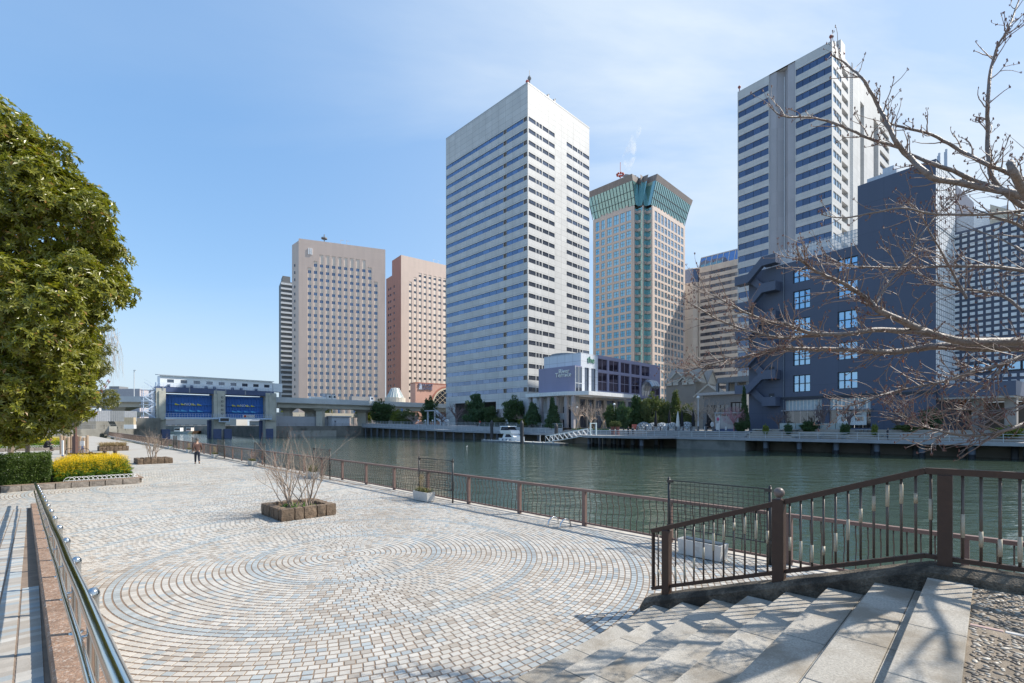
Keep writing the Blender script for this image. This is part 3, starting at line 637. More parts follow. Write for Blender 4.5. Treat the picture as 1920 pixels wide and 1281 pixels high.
G_cyan = glassy('glass_cyan', (0.20, 0.52, 0.78), (0.45, 0.72, 0.95), var=0.5, wob=0.05, mir=0.2)
G_teal = glassy('glass_teal', (0.17, 0.33, 0.31), (0.55, 0.80, 0.80), var=0.4, wob=0.08, mir=0.4)
G_dark = glassy('glass_dark', (0.012, 0.014, 0.018), (0.20, 0.22, 0.26), var=0.3)
G_grey = glassy('glass_grey', (0.055, 0.06, 0.075), (0.32, 0.38, 0.50), var=0.6, mir=0.35)
G_navy = glassy('glass_navy', (0.035, 0.05, 0.10), (0.27, 0.33, 0.48), var=0.5, mir=0.3)
G_hotel = glassy('glass_hotel', (0.05, 0.085, 0.16), (0.30, 0.40, 0.58), var=0.5, mir=0.3)
G_purple = glassy('glass_purple', (0.03, 0.02, 0.035), (0.20, 0.16, 0.22), var=0.2)
M_frame = pm('window_frame', (0.05, 0.055, 0.065), 0.5); M_wframe = pm('white_frame', (0.6, 0.62, 0.64), 0.5)
M_browng = pm('brown_panel', (0.12, 0.085, 0.06), 0.35)
GL = 1.5                                                 # ground level of the far bank

# ---- white office tower
M_t1 = panel('white_cladding', (0.57, 0.565, 0.55), 3.6, 2.005, line=0.58, lw=0.09, var=0.08, pvar=0.055)
b = Bld('office_tower', 'tall white office tower with blue window bands, tallest in the middle', 989.5, 163, -1, 1, 836.2, 1105)
zt = b.z(156.2); rows = [b.z(221 + 22.13 * i) for i in range(24)]; hh = 0.74
w = MB(); LZ = [(b.y(943.6), b.y(836.8)), (b.y(981.3), b.y(949.2))]; LB = [(b.y(949.0), b.y(943.9)), (0.35, b.y(981.6))]
RZ = [(b.x(a), b.x(c)) for a, c in ((991.3, 1004.6), (1005.6, 1010.4), (1011.2, 1016), (1017.4, 1028.4), (1029.2, 1040), (1062.4, 1072.6), (1073.4, 1082.6), (1083.4, 1087.2), (1088, 1092), (1093, 1104.6))]
hl = [(a, c, z - hh, z + hh) for z in rows for a, c in LZ + LB]; hrr = [(a, c, z - hh, z + hh) for z in rows for a, c in RZ]
hl += [(b.y(930), b.y(853), 0.5, b.z(752, 0, 10))]
holed(w, fL, 0, b.L, 0, zt, hl, 0.5); holed(w, fR, 0, b.W, 0, zt, hrr, 0.5); shell(w, b.W, b.L, 0, zt); mk('wall', w, M_t1, b.root)
np_ = 0; far = MB()
for ri, z in enumerate(rows):
    for a, c in split(*LZ[0], 9) + split(*LZ[1], 3):
        b.pane('L', a, c, z - hh, z + hh, 0.22, G_blue)
    for a, c in LB: b.pane('L', a, c, z - hh, z + hh, 0.25, M_browng, 'brown_panel')
    for a, c in RZ:
        far.box(a, c, 0.19, 0.25, z - hh, z + hh)
mk('window_panes', far, G_grey, b.root, kind='stuff')
m = MB(); m.box(-0.02, b.W + 0.05, -0.05, b.L, zt, zt + 0.5); mk('parapet', m, pm('parapet_metal', (0.42, 0.42, 0.42), 0.5), b.root)
M_red = pm('red_paint', (0.45, 0.06, 0.035), 0.5); M_grey = pm('grey_metal', (0.2, 0.21, 0.22), 0.5)
m = MB(); m.tube([(3, 2, zt + 0.5), (3, 2, zt + 5)], 0.28, 6); m.tube([(3, 2, zt + 5), (3, 2, zt + 7)], 0.1, 5); m.ball((3, 2, zt + 4.2), 0.7, 8); mk('antenna', m, M_grey, b.root)
m = MB(); m.ball((0.4, 0.6, zt + 1.0), 0.6, 8); m.box(0.1, 0.7, 0.3, 0.9, zt + 0.4, zt + 0.8); mk('beacon', m, M_red, b.root)
for px in (1029, 1041):
    m = MB(); x = b.x(px); m.box(x - 0.3, x + 0.5, 0.2, 1.0, zt + 0.5, zt + 1.6); m.tube([(x, 0.5, zt + 1.6), (x + 0.8, 0.5, zt + 2.2)], 0.15, 5); mk('roof_lamp', m, M_grey, b.root)

# ---- brown and glass tower with flared crown
M_t2 = panel('pink_granite', (0.60, 0.495, 0.43), 3.4, 4.0, line=0.82, lw=0.08, var=0.05, pvar=0.03)
M_crown = panel('crown_metal', (0.24, 0.20, 0.18), 1.1, 30, line=0.75, lw=0.1, rough=0.5)
b = Bld('crowned_tower', 'pink stone tower topped by a flared green glass crown', 1211, 212, -1, 1, 1112, 1284.5)
st = 3.3; s2_ = 2 * st; zt = b.z(377); zr = [b.z(397 + 15.9 * i) for i in range(25)]
yl0 = s2_; Lc = [(b.y(a), b.y(c)) for a, c in ((1123.6, 1117), (1134, 1127.6), (1147, 1138.4), (1160, 1150.6), (1171.5, 1163.2), (1183, 1174.4))]
xr = [(b.x(1227.5 + 6.15 * i), b.x(1227.5 + 6.15 * i + 4.5)) for i in range(9)]
wl = [(a, c, z - 1.35, z + 1.35 if k else z + 3.0) for k, z in enumerate(zr) for a, c in Lc]; wr = [(a, c, z - 1.35, z + 1.35 if k else z + 3.0) for k, z in enumerate(zr) for a, c in xr]
w = MB(); holed(w, fL, yl0, b.L, 0, zt, wl, 0.35); holed(w, fR, s2_, b.W, 0, zt, wr, 0.35); shell(w, b.W, b.L, 0, zt, faces='br')
w.add([(0, s2_, zt), (st, s2_, zt), (st, st, zt), (s2_, st, zt), (s2_, 0, zt), (b.W, 0, zt), (b.W, b.L, zt), (0, b.L, zt)], [tuple(range(8))])
# stepped corner bays: stone piers, chevron spandrels, glass between
for (x0, x1, y0, y1) in ((0, st, s2_, s2_), (st, st, st, s2_), (st, s2_, st, st), (s2_, s2_, 0, st)):
    w.quad((x0, y0, 0), (x1, y1, 0), (x1, y1, 0.1), (x0, y0, 0.1))
for (x, y) in ((0.35, s2_ - 0.36), (st + 0.05, st + 0.05), (s2_ - 0.36, 0.35)): w.box(x - 0.34, x + 0.34, y - 0.34, y + 0.34, 0, zt)
for z in [zr[0] + 3.0] + [z - 1.35 for z in zr]:
    for (ox, oy) in ((0.0, st), (st, 0.0)):
        w.box(ox + 0.75, ox + st, oy + st - 0.5, oy + st - 0.1, z - 1.25, z); w.box(ox + st - 0.5, ox + st - 0.1, oy + 0.75, oy + st, z - 1.24, z - 0.01)
mk('wall', w, M_t2, b.root)
n = 0; far = MB()
for k, z in enumerate(zr):
    tall = 3.0 if k == 0 else 1.35
    for a, c in Lc: b.pane('L', a, c, z - 1.35, z + tall, 0.2, [G_cyan, M_frame], 'window', mul=(1, 1, 0.06))
    for a, c in xr:
        if n < 150: b.pane('R', a, c, z - 1.35, z + tall, 0.2, [G_sky, M_frame], 'window', mul=(1, 1, 0.06)); n += 1
        else: far.box(a, c, 0.17, 0.23, z - 1.35, z + 1.35)
mk('windows', far, G_sky, b.root, kind='stuff')
for (ox, oy) in ((0.0, st), (st, 0.0)):
    g = MB(); g.quad((ox + 0.1, oy + st - 0.3, 0), (ox + st - 0.3, oy + st - 0.3, 0), (ox + st - 0.3, oy + st - 0.3, zt - 0.5), (ox + 0.1, oy + st - 0.3, zt - 0.5)); g.quad((ox + st - 0.3, oy + 0.1, 0), (ox + st - 0.3, oy + st - 0.3, 0), (ox + st - 0.3, oy + st - 0.3, zt - 0.5), (ox + st - 0.3, oy + 0.1, zt - 0.5)); mk('corner_glazing', g, G_teal, b.root)
# arcade below the crown
zc0, zc1 = zt, zt + 5.2; w = MB()
xa = [(b.x(1233.5 + 6.0 * i), b.x(1233.5 + 6.0 * i + 3.2)) for i in range(8)]; ya = [(b.y(a), b.y(c)) for a, c in ((1134.5, 1129.5), (1147, 1139), (1160, 1151.5), (1171, 1164))]
holed(w, fL, b.y(1176.5), b.y(1125), zc0, zc1, [(a, c, zc0 + 0.6, zc1 - 1.2) for a, c in ya], 0.8, off=0.4); holed(w, fR, b.x(1231), b.W - 1.0, zc0, zc1, [(a, c, zc0 + 0.6, zc1 - 1.2) for a, c in xa], 0.8, off=0.4)
mk('arcade', w, M_t2, b.root)
w = MB(); w.box(3.5, b.W - 1.5, 3.5, b.L - 2, zt, zt + 8); mk('crown_core', w, pm('core_grey', (0.18, 0.17, 0.16), 0.6), b.root)
z0c, z1c, zTc = zt + 0.4, zt + 10.4, b.z(321, 3, 0); fl_ = 3.2
def crown_plan(o, e):  # outline pushed out by o, cut corner kept
    a = 0.2 - o; return [(a, s2_ + e), (st * 0.75 - o * 0.3, s2_ + e * 0.6), (st * 0.75 - o * .3, st + 0.8), (st + 0.8, st * 0.75 - o * .3), (s2_ + e * .6, st * 0.75 - o * .3), (s2_ + e, a)] 
def wall2(mb, p, q, zlo, zhi, olo, ohi, mi=0):
    mb.quad((*p[0], zlo), (*p[1], zlo), (*q[1], zhi), (*q[0], zhi), mi)
cg = MB(); cm = MB()
yT, xT = b.L + 0.5, b.W + 0.5
for (zl, zh, mbx) in ((z0c, z1c, cg), (z1c, z1c + 2.7, cm)):
    ol = fl_ * (zl - z0c) / (z1c + 2.7 - z0c) - 0.6; oh = fl_ * (zh - z0c) / (z1c + 2.7 - z0c) - 0.6
    mbx.quad((-ol, s2_ - 1.2, zl), (-ol, yT + ol, zl), (-oh, yT + oh, zh), (-oh, s2_ - 1.2, zh)); mbx.quad((s2_ - 1.2, -ol, zl), (xT + ol, -ol, zl), (xT + oh, -oh, zh), (s2_ - 1.2, -oh, zh))
    mbx.quad((xT + ol, -ol, zl), (xT + ol, yT + ol, zl), (xT + oh, yT + oh, zh), (xT + oh, -oh, zh)); mbx.quad((-ol, yT + ol, zl), (xT + ol, yT + ol, zl), (xT + oh, yT + oh, zh), (-oh, yT + oh, zh))
    for (x0, y0) in ((0, s2_ - 1.2), (st - 0.2, st - 0.2)):      # the folded corner
        mbx.quad((x0 - ol, y0, zl), (x0 + st - ol * .4, y0, zl), (x0 + st - oh * .4, y0, zh), (x0 - oh, y0, zh))
    for (x0, y0) in ((st - 0.2, st - 0.2), (s2_ - 1.2, 0)):
        mbx.quad((x0, y0 - ol, zl), (x0, y0 + st, zl), (x0, y0 + st, zh), (x0, y0 - oh, zh))
mk('crown_glazing', cg, G_teal, b.root)
zh = z1c + 2.7; oh = fl_ - 0.6; cm.add([(-oh, s2_ - 1.2, zh), (-oh, yT + oh, zh), (xT + oh, yT + oh, zh), (xT + oh, -oh, zh), (s2_ - 1.2, -oh, zh), (s2_ - 1.2, st, zh), (st, st, zh), (st, s2_ - 1.2, zh)], [tuple(range(8))])
mk('crown_band', cm, M_crown, b.root)
mu = MB()
for i in range(15):
    y = s2_ - 1.0 + (yT - s2_ + 1.0) * i / 14; mu.beam((0.6 - 0.06, y, z0c), (-fl_ * (z1c - z0c) / (zh - z0c) + 0.54, y + 0.9 * i / 14, z1c), 0.22, 0.2)
for i in range(22):
    x = s2_ - 1.0 + (xT - s2_ + 1.0) * i / 21; mu.beam((x, 0.54, z0c), (x + 0.9 * i / 21, -fl_ * (z1c - z0c) / (zh - z0c) + 0.54, z1c), 0.2, 0.2)
for f_ in (0.3, 0.6):
    o = fl_ * f_ * (z1c - z0c) / (zh - z0c) - 0.54; z = z0c + f_ * (z1c - z0c); mu.beam((-o - 0.06, s2_ - 1, z), (-o - 0.06, yT, z), 0.15, 0.15); mu.beam((s2_ - 1, -o - 0.06, z), (xT, -o - 0.06, z), 0.15, 0.15)
mk('crown_mullions', mu, M_frame, b.root)
m = MB(); x, y = 8, b.y(1163, 8)
for i in range(6): m.tube([(x, y, zh + i * 1.6), (x, y, zh + (i + 1) * 1.6)], 0.3, 6, mi=i % 2)
for i in range(8): a = i * 0.785; m.ball((x + 1.5 * math.cos(a), y + 1.5 * math.sin(a), zh + 8.2), 0.55, 6, mi=0)
m.tube([(x, y, zh + 9.6), (x, y, zh + 14)], 0.12, 5); mk('mast', m, [M_red, pm('white_paint', (0.75, 0.75, 0.74), 0.5)], b.root)
m = MB(); m.beam((5, 9, zh), (5, 9, zh + 2.2), 0.8, 0.8); m.beam((4, 14, zh + 4.6), (5.5, 7, zh + 1.6), 0.9, 0.7); m.beam((4, 13, zh + 4.9), (5.5, 8, zh + 2.9), 0.3, 0.3); mk('roof_crane', m, pm('crane_grey', (0.25, 0.23, 0.24), 0.5), b.root)

# ---- grey striped tower on the right
M_t3 = panel('grey_white_cladding', (0.55, 0.545, 0.53), 3.2, 2.01, line=0.76, lw=0.06); M_t3b = panel('mauve_cladding', (0.40, 0.39, 0.41), 2.4, 4.04, line=0.85, lw=0.05)
b = Bld('striped_tower', 'tall grey and white tower with dark window stripes and a central shaft', 1560, 140, -0.8, 1.25, 1383, 1668)
zt = b.z(76); rows = [b.z(101.7 + 26.0 * i) for i in range(23)]; hh = 1.0
LZ = [(b.y(1441), b.y(1384.2)), (b.y(1559), b.y(1492))]; shaft = (b.y(1491), b.y(1442))
w = MB(); hl = [(a, c, z - hh, z + hh) for z in rows for a, c in LZ] + [(shaft[0], shaft[1], 0, zt + 1)]
RZ = [(b.x(a), b.x(c)) for a, c in ((1562.5, 1568), (1568.4, 1573), (1573.4, 1577.5))]; RD = (b.x(1578.5), b.x(1590)); R2 = (b.x(1650), b.x(1666.5))
slots = [(b.x(1613), b.x(1620)), (b.x(1638), b.x(1647))]
hr3 = [(a, c, z - hh, z + hh) for z in rows for a, c in RZ] + [(*RD, z - 1.9, z + 0.1) for z in rows] + [(*R2, z - hh, z + hh) for z in rows] + [(a, c, 0, zt - 7) for a, c in slots]
holed(w, fL, 0, b.L, 0, zt, hl, 0.6); holed(w, fR, 0, b.W, 0, zt, hr3, 1.6); shell(w, b.W, b.L, 0, zt); mk('wall', w, M_t3, b.root)
for z in rows:
    for a, c in split(*LZ[0], 4) + split(*LZ[1], 5): b.pane('L', a, c, z - hh, z + hh, 0.25, G_navy)
    for a, c in RZ: b.pane('R', a, c, z - hh, z + hh, 0.25, G_sky)
    b.pane('R', *R2, z - hh, z + hh, 0.5, G_grey)
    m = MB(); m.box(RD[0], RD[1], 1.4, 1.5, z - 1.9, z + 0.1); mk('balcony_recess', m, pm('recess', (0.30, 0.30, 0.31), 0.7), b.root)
m = MB(); s0, s1 = shaft; mid = (s0 + s1) / 2; m.box(0.3, 0.6, s0, s0 + 2.2, 0, zt - 0.02); m.box(0.3, 0.6, s1 - 2.2, s1, 0, zt - 0.02)
m.quad((0.6, s0 + 2.2, 0), (2.2, mid, 0), (2.2, mid, zt - .02), (0.6, s0 + 2.2, zt - .02)); m.quad((2.2, mid, 0), (0.6, s1 - 2.2, 0), (0.6, s1 - 2.2, zt - .02), (2.2, mid, zt - .02)); mk('central_shaft', m, M_t3b, b.root)
m = MB(); m.tube([(1.9, mid, 0), (1.9, mid, zt - 2)], 0.16, 6); mk('drain_pipe', m, pm('pale_pipe', (0.7, 0.72, 0.74), 0.4), b.root)
for a, c in slots:
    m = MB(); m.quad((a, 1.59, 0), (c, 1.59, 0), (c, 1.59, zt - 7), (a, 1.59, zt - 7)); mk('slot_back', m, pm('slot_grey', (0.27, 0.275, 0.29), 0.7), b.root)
m = MB(); x = b.x(1595)
for i in range(140): m.box(x, x + 0.7, -0.35, -0.25, 3 + i * 0.8, 3 + i * 0.8 + 0.08)
for dx in (0, 0.7): m.box(x + dx - 0.05, x + dx + 0.05, -0.4, -0.2, 0, zt + 1)
mk('service_ladder', m, pm('ladder_pale', (0.5, 0.52, 0.54), 0.5), b.root)
for y, x in ((0.4, 0.4), (b.L - 0.4, 0.4), (0.4, b.x(1584))):
    m = MB(); m.tube([(x, y, zt), (x, y, zt + 1.2)], 0.15, 6); m.ball((x, y, zt + 1.6), 0.5, 8); mk('beacon', m, pm('beacon_red', (0.25, 0.06, 0.05), 0.5), b.root)
m = MB(); m.box(3.5, 4.6, 0.4, b.L * .5, zt, zt + 2.0); m.box(b.x(1578), b.x(1586), 0.2, 6, zt, zt + 4.5); mk('roof_fins', m, M_t3, b.root)

# ---- long beige banded block behind
M_t4 = panel('beige_band', (0.70, 0.62, 0.53), 3.4, 3.7, line=0.85, lw=0.05)
b = Bld('banded_block', 'beige office block with blue roof glass between the two tall towers', 1400, 232, -1, 1, 1311, 1440)
zt = b.z(462); rows = [b.z(496 + 13.4 * i) for i in range(21)]; w = MB(); yl = b.L
holed(w, fL, 0, yl, 0, zt - 5, [(0.5, yl - 0.5, z - 0.85, z + 0.85) for z in rows], 0.5); shell(w, b.W, b.L, 0, zt - 5, faces='brtf'); mk('wall', w, M_t4, b.root)
for z in rows:
    for a, c in split(0.5, yl - 0.5, 9): b.pane('L', a, c, z - 0.85, z + 0.85, 0.25, G_grey)
m = MB()
m.quad((0.1, 0, zt - 5), (0.1, yl, zt - 5), (2.4, yl, zt + 0.4), (2.4, 0, zt + 0.4)); mk('roof_glazing', m, G_blue, b.root)
m = MB()
for i in range(9): m.beam((0.0, yl * i / 8, zt - 5), (2.3, yl * i / 8, zt + 0.5), 0.3, 0.2)
m.beam((2.5, 0, zt + 0.6), (2.5, yl, zt + 0.6), 0.5, 0.5); mk('roof_ribs', m, M_wframe, b.root)
m = MB(); m.lathe([(6.5, 0), (6.5, zt - 12)], 16, (5.2, yl + 5.5, 0)); m.lathe([(6.4, zt - 5), (6.0, zt - 4.4), (0.1, zt - 3.5)], 16, (5.2, yl + 5.5, 0)); mk('corner_drum', m, M_t4, b.root)
m = MB(); m.lathe([(6.45, zt - 12), (6.45, zt - 5)], 16, (5.2, yl + 5.5, 0)); mk('drum_glazing', m, G_blue, b.root)

# ---- the two pink hotels
M_h1 = panel('pink_tile', (0.63, 0.495, 0.42), 1.9, 3.9, line=0.9, lw=0.06, pvar=0.02); M_h1b = panel('cream_tile', (0.81, 0.68, 0.57), 1.9, 3.9, line=0.93, lw=0.05, pvar=0.02)
M_h2s = panel('red_tile', (0.60, 0.235, 0.15), 1.9, 3.7, line=0.9, lw=0.06, pvar=0.03)
b = Bld('pink_hotel', 'wide pinkish hotel tower with a full grid of small windows', 560, 260, -0.392, 2.55, None, 722.5)
b.L = 18; zt = b.z(447); cols = [580.2 + 11.32 * i for i in range(12)]; rz0 = [b.z(509.5 + 13.55 * i, b.x(580)) for i in range(18)]
cs = [(b.x(p - 3.5), b.x(p + 3.5)) for p in cols]; w = MB(); tops = []
for i, (a, c) in enumerate(cs): tops.append(rz0[0] + 2.2 + (3.9 * 1 if 1 <= i <= 10 else 0) + (3.9 if 2 <= i <= 9 else 0) - (3.9 if i == 11 else 0))
holed(w, fR, 0, b.W, 0, zt, [(a, c, 3, t) for (a, c), t in zip(cs, tops)], 0.25); shell(w, b.W, b.L, 0, zt)
dU = Vector((-S2, S2, 0)); lx = Vector((b.dR[0], b.dR[1], 0)); ly = Vector((b.dL[0], b.dL[1], 0)); tt = ext(b.c, (-S2, S2), 547.5); q = dU * tt; fx, fy = q.dot(lx), q.dot(ly)
w.add([(0, 0, 0), (fx, fy, 0), (fx, fy, zt - 1.2), (0, 0, zt - 1.2), (0, fy + 6, zt - 1.2)], [(0, 1, 2, 3), (2, 3, 4)]); w.quad((fx, fy, 0), (fx + 3, b.L, 0), (fx + 3, b.L, zt - 1.2), (fx, fy, zt - 1.2)); mk('wall', w, M_h1, b.root)
w = MB(); wd = 1.0
for (a, c), t in zip(cs, tops):
    hs = [(a + 0.12, c - 0.12, z - 0.82, z + 0.82) for z in rz0 if z < t - 1] + ([(a + 0.12, c - 0.12, rz0[0] + 3.9 - 0.82, rz0[0] + 3.9 + 0.82)] if t > rz0[0] + 4.8 else [])
    holed(w, fR, a, c, 3, t, hs, 0.3, off=0.25)
    for h in hs: b.pane('R', h[0], h[1], h[2], h[3], 0.45, [G_hotel, M_wframe], 'window', mul=(1, 0, 0.05))
mk('window_bays', w, M_h1b, b.root)
for i in range(20):
    z = rz0[0] + 3.9 - i * 3.92; c = q * 0.55; m = MB(); m.box(-0.35, 0.35, -0.35, 0.35, -0.7, 0.7); o = mk('side_window', m, G_dark, b.root, loc=(fx * 0.55, fy * 0.55, z), rz=math.atan2(fy, fx))
for i in range(3):
    m = MB(); x = b.x(578 + 2.9 * i); m.box(x, x + 0.5, -0.3, -0.02, b.z(475), b.z(463)); mk('logo_bar', m, pm('logo_white', (0.85, 0.85, 0.85), 0.5), b.root)
m = MB(); x = b.x(608); m.tube([(x, 3, zt), (x, 3, zt + 5)], 0.3, 6); m.lathe([(1.6, zt + 2.5), (1.6, zt + 3.2), (0.2, zt + 3.6)], 10, (x, 3, 0)); mk('antenna', m, M_grey, b.root)
for px in (639, 650):
    m = MB(); x = b.x(px); m.box(x - 0.1, x + 0.1, 2, 2.2, zt, zt + 3); m.box(x - 0.1, x + 1.6, 2, 2.2, zt + 2.7, zt + 2.9); mk('roof_rail', m, M_wframe, b.root)

b = Bld('second_hotel', 'second pink hotel with a red shaded side beside the white tower', 752, 330, -0.77, 1.3, 724, 850)
zt = b.z(478); w = MB(); y1 = b.y(735); rz0 = [b.z(534 + 12.5 * i, b.x(770)) for i in range(18)]
cs = [(b.x(p - 2.6), b.x(p + 2.6)) for p in [769.5 + 9.2 * i for i in range(8)]]
tops = [rz0[0] + 2.0 + (3.75 if i >= 1 else 0) + (3.75 if i >= 2 else 0) for i in range(8)]
holed(w, fR, 0, b.W, 0, zt, [(a, c, 3, t) for (a, c), t in zip(cs, tops)], 0.25); shell(w, b.W, y1, 0, zt, faces='brt'); w.quad((0, y1, 0), (b.W, y1, 0), (b.W, b.L, zt - 10), (0, b.L, zt - 10)); mk('wall', w, M_h1, b.root)
w2 = MB(); ys = [(b.y(p + 1.2), b.y(p - 1.2)) for p in (729, 732.6)] + [(b.y(740.2), b.y(738))]
hol = [(a, c, z - 0.8, z + 0.8) for z in rz0 for a, c in ys]; holed(w2, fL, 0, y1, 0, zt, [h for h in hol if h[1] < y1], 0.35); holed(w2, fL, y1, b.L, 0, zt - 10.5, [h for h in hol if h[0] > y1], 0.35); w2.quad((0, y1, zt - 10.5), (0, b.L, zt - 10.5), (9, b.L, zt - 10.5), (9, y1, zt - 10.5)); mk('side_wall', w2, M_h2s, b.root)
for h in hol: b.pane('L', *h, 0.3, [G_dark, M_wframe], 'side_window')
w = MB()
for (a, c), t in zip(cs, tops):
    hs = [(a + 0.12, c - 0.12, z - 0.8, z + 0.8) for z in [rz0[0] + 7.5, rz0[0] + 3.75] + rz0 if z < t - 1]; holed(w, fR, a, c, 3, t, hs, 0.3, off=0.25)
    for h in hs: b.pane('R', *h, 0.45, [G_dark, M_wframe], 'window', mul=(1, 0, 0.05))
mk('window_bays', w, M_h1b, b.root)
for px in (815, 824):
    m = MB(); x = b.x(px); m.box(x - 0.1, x + 0.1, 2, 2.2, zt, zt + 3); m.box(x - 0.1, x + 1.6, 2, 2.2, zt + 2.7, zt + 2.9); mk('roof_rail', m, M_wframe, b.root)
# salmon podium with an arched window
M_sal = panel('salmon_tile', (0.62, 0.36, 0.285), 1.2, 1.2, line=0.93, lw=0.05, pvar=0.02)
def text(name, body, size, mat, parent, loc, rot, ext_=0.03, align='CENTER', space=1.0):
    c = bpy.data.curves.new(name, 'FONT'); c.body = body; c.size = size; c.extrude = ext_; c.align_x = align; c.align_y = 'CENTER'; c.resolution_u = 2; c.space_line = space; c.materials.append(mat)
    t = bpy.data.objects.new(name, c); COL.objects.link(t); dg = bpy.context.evaluated_depsgraph_get(); me = bpy.data.meshes.new_from_object(t.evaluated_get(dg))
    bpy.data.objects.remove(t); o = put(name, me, parent, loc); o.rotation_euler = rot; return o
b = Bld('salmon_podium', 'low salmon pink hotel podium with an arched lattice window', 779, 248, -0.77, 1.3, 769.5, 860)
zt = b.z(718.5); w = MB(); shell(w, b.W, b.L, 0, zt, faces='brtfl'); mk('wall', w, M_sal, b.root)
m = MB(); m.box(-0.1, b.W, -0.12, 0.3, zt, zt + 0.5); m.box(-0.1, 0.3, 0.3, b.L, zt, zt + 0.5); mk('coping', m, pm('red_coping', (0.42, 0.16, 0.11), 0.6), b.root)
cxa, cza, ra = b.x(839), b.z(760, b.x(839)), b.x(839) - b.x(812.5)
m = MB(); m.add([(cxa, -0.05, cza)] + [(cxa + ra * math.cos(t * math.pi / 20), -0.05, cza + ra * math.sin(t * math.pi / 20)) for t in range(21)], [(0, i, i + 1) for i in range(1, 21)]); mk('arched_pane', m, G_dark, b.root)
for rr_, mt, d in ((ra, pm('cream_arch', (0.65, 0.55, 0.42), 0.6), -0.35), (ra + 0.9, MATS['red_coping'], -0.22)):
    m = MB()
    for t in range(20):
        a0, a1 = t * math.pi / 20, (t + 1) * math.pi / 20
        p = [(cxa + r * math.cos(a), cza + r * math.sin(a)) for r, a in ((rr_, a0), (rr_ + 0.7, a0), (rr_ + 0.7, a1), (rr_, a1))]
        m.hexa([(x, d, z) for x, z in p] + [(x, 0.1, z) for x, z in p])
    mk('arch_frame', m, mt, b.root)
for i in range(-4, 5):
    for sgn in (-1, 1):
        ang = rad(40) * sgn; dx, dz = math.cos(ang), math.sin(ang); o = i * 2.0; ox, oz = -dz * o, dx * o; ln_ = math.sqrt(max(0, ra * ra - o * o)); a = [cxa + ox - dx * ln_, cza + oz - dz * ln_]; c = [cxa + ox + dx * ln_, cza + oz + dz * ln_]
        m = MB(); m.beam((a[0], -0.15, a[1]), (c[0], -0.15, c[1]), 0.12, 0.25, up=(0, 1, 0)); mk('lattice_bar', m, MATS['cream_arch'], b.root)
M_logo = pm('logo_pale', (0.55, 0.63, 0.78), 0.4); M_logod = pm('logo_blue', (0.17, 0.19, 0.30), 0.5)
x0, z0 = b.x(784), b.z(733, b.x(784))
m = MB(); m.prism([(0, 0), (1.6, 0), (0.8, 1.0)], 0, 0.1); m = MB(); wdt = b.x(790.5) - x0
m.hexa([(x0 + 0.2, -0.5, z0 + 0.8), (x0 + wdt, -0.5, z0 + 0.8), (x0 + wdt, -0.02, z0 + 0.8), (x0 + 0.2, -0.02, z0 + 0.8), (x0 + wdt * 0.5, -0.5, z0 + 3.9), (x0 + wdt * .95, -0.5, z0 + 3.2), (x0 + wdt * .95, -0.02, z0 + 3.2), (x0 + wdt * .5, -0.02, z0 + 3.9)]); mk('sail_logo', m, M_logo, b.root)
text('sign_lettering', 'SEAFORT\nSQUARE', 2.1, M_logod, b.root, (b.x(798), -0.3, z0 + 2.2), (rad(90), 0, 0), 0.2, space=0.85)
# glass cone pavilion
gp = pt(741, 748, 236); r1 = 19 / 900 * 236; cpv = thing('glass_cone', 'pale glass cone shaped skylight in front of the pink hotel', 'skylight', (gp.x, gp.y, 0)); zb = gp.z - 0.4
m = MB(); m.lathe([(r1 * 0.82, zb + 1.0), (r1 * 0.62, zb + 3.0), (r1 * 0.36, zb + 5.6), (0.05, zb + 5.9)], 20); mk('glazing', m, pm('frosted_glass', (0.48, 0.55, 0.52), 0.25), cpv)
m = MB(); m.lathe([(r1, 0), (r1, zb + 0.2), (r1, zb + 0.9), (r1 * .8, zb + 1.0)], 20); mk('base_ring', m, pm('pale_stone', (0.55, 0.52, 0.46), 0.7), cpv)
for i in range(20):
    a = i * math.pi / 10; m = MB(); m.tube([(r1 * f * 1.01 * math.cos(a), r1 * f * 1.01 * math.sin(a), z + 0.05) for f, z in ((0.82, zb + 1), (0.62, zb + 3), (0.36, zb + 5.6))], 0.13, 4); mk('rib', m, M_wframe, cpv)
# slim apartment slab at the far left
b = Bld('apartment_slab', 'slim grey apartment block with stacked balconies left of the pink hotel', 527, 330, -0.6, 1.67, 520, 549)
zt = b.z(516); w = MB(); shell(w, b.W, 15, 0, zt - 4, faces='brtfl'); w.box(1, b.W - 1.5, 1, 10, zt - 4, zt); mk('wall', w, pm('slab_dark', (0.16, 0.165, 0.17), 0.7), b.root)
m = MB()
for i in range(27):
    m = MB(); z = zt - 6.5 - i * 3.3; m.box(-0.2, b.W * 0.98, -1.3, -0.02, z, z + 1.25); mk('balcony', m, pm('slab_pale', (0.55, 0.56, 0.57), 0.7), b.root)
m = MB(); m.box(b.W * .98, b.W, -1.5, 0, 0, zt - 5); mk('end_fin', m, MATS['slab_pale'], b.root)
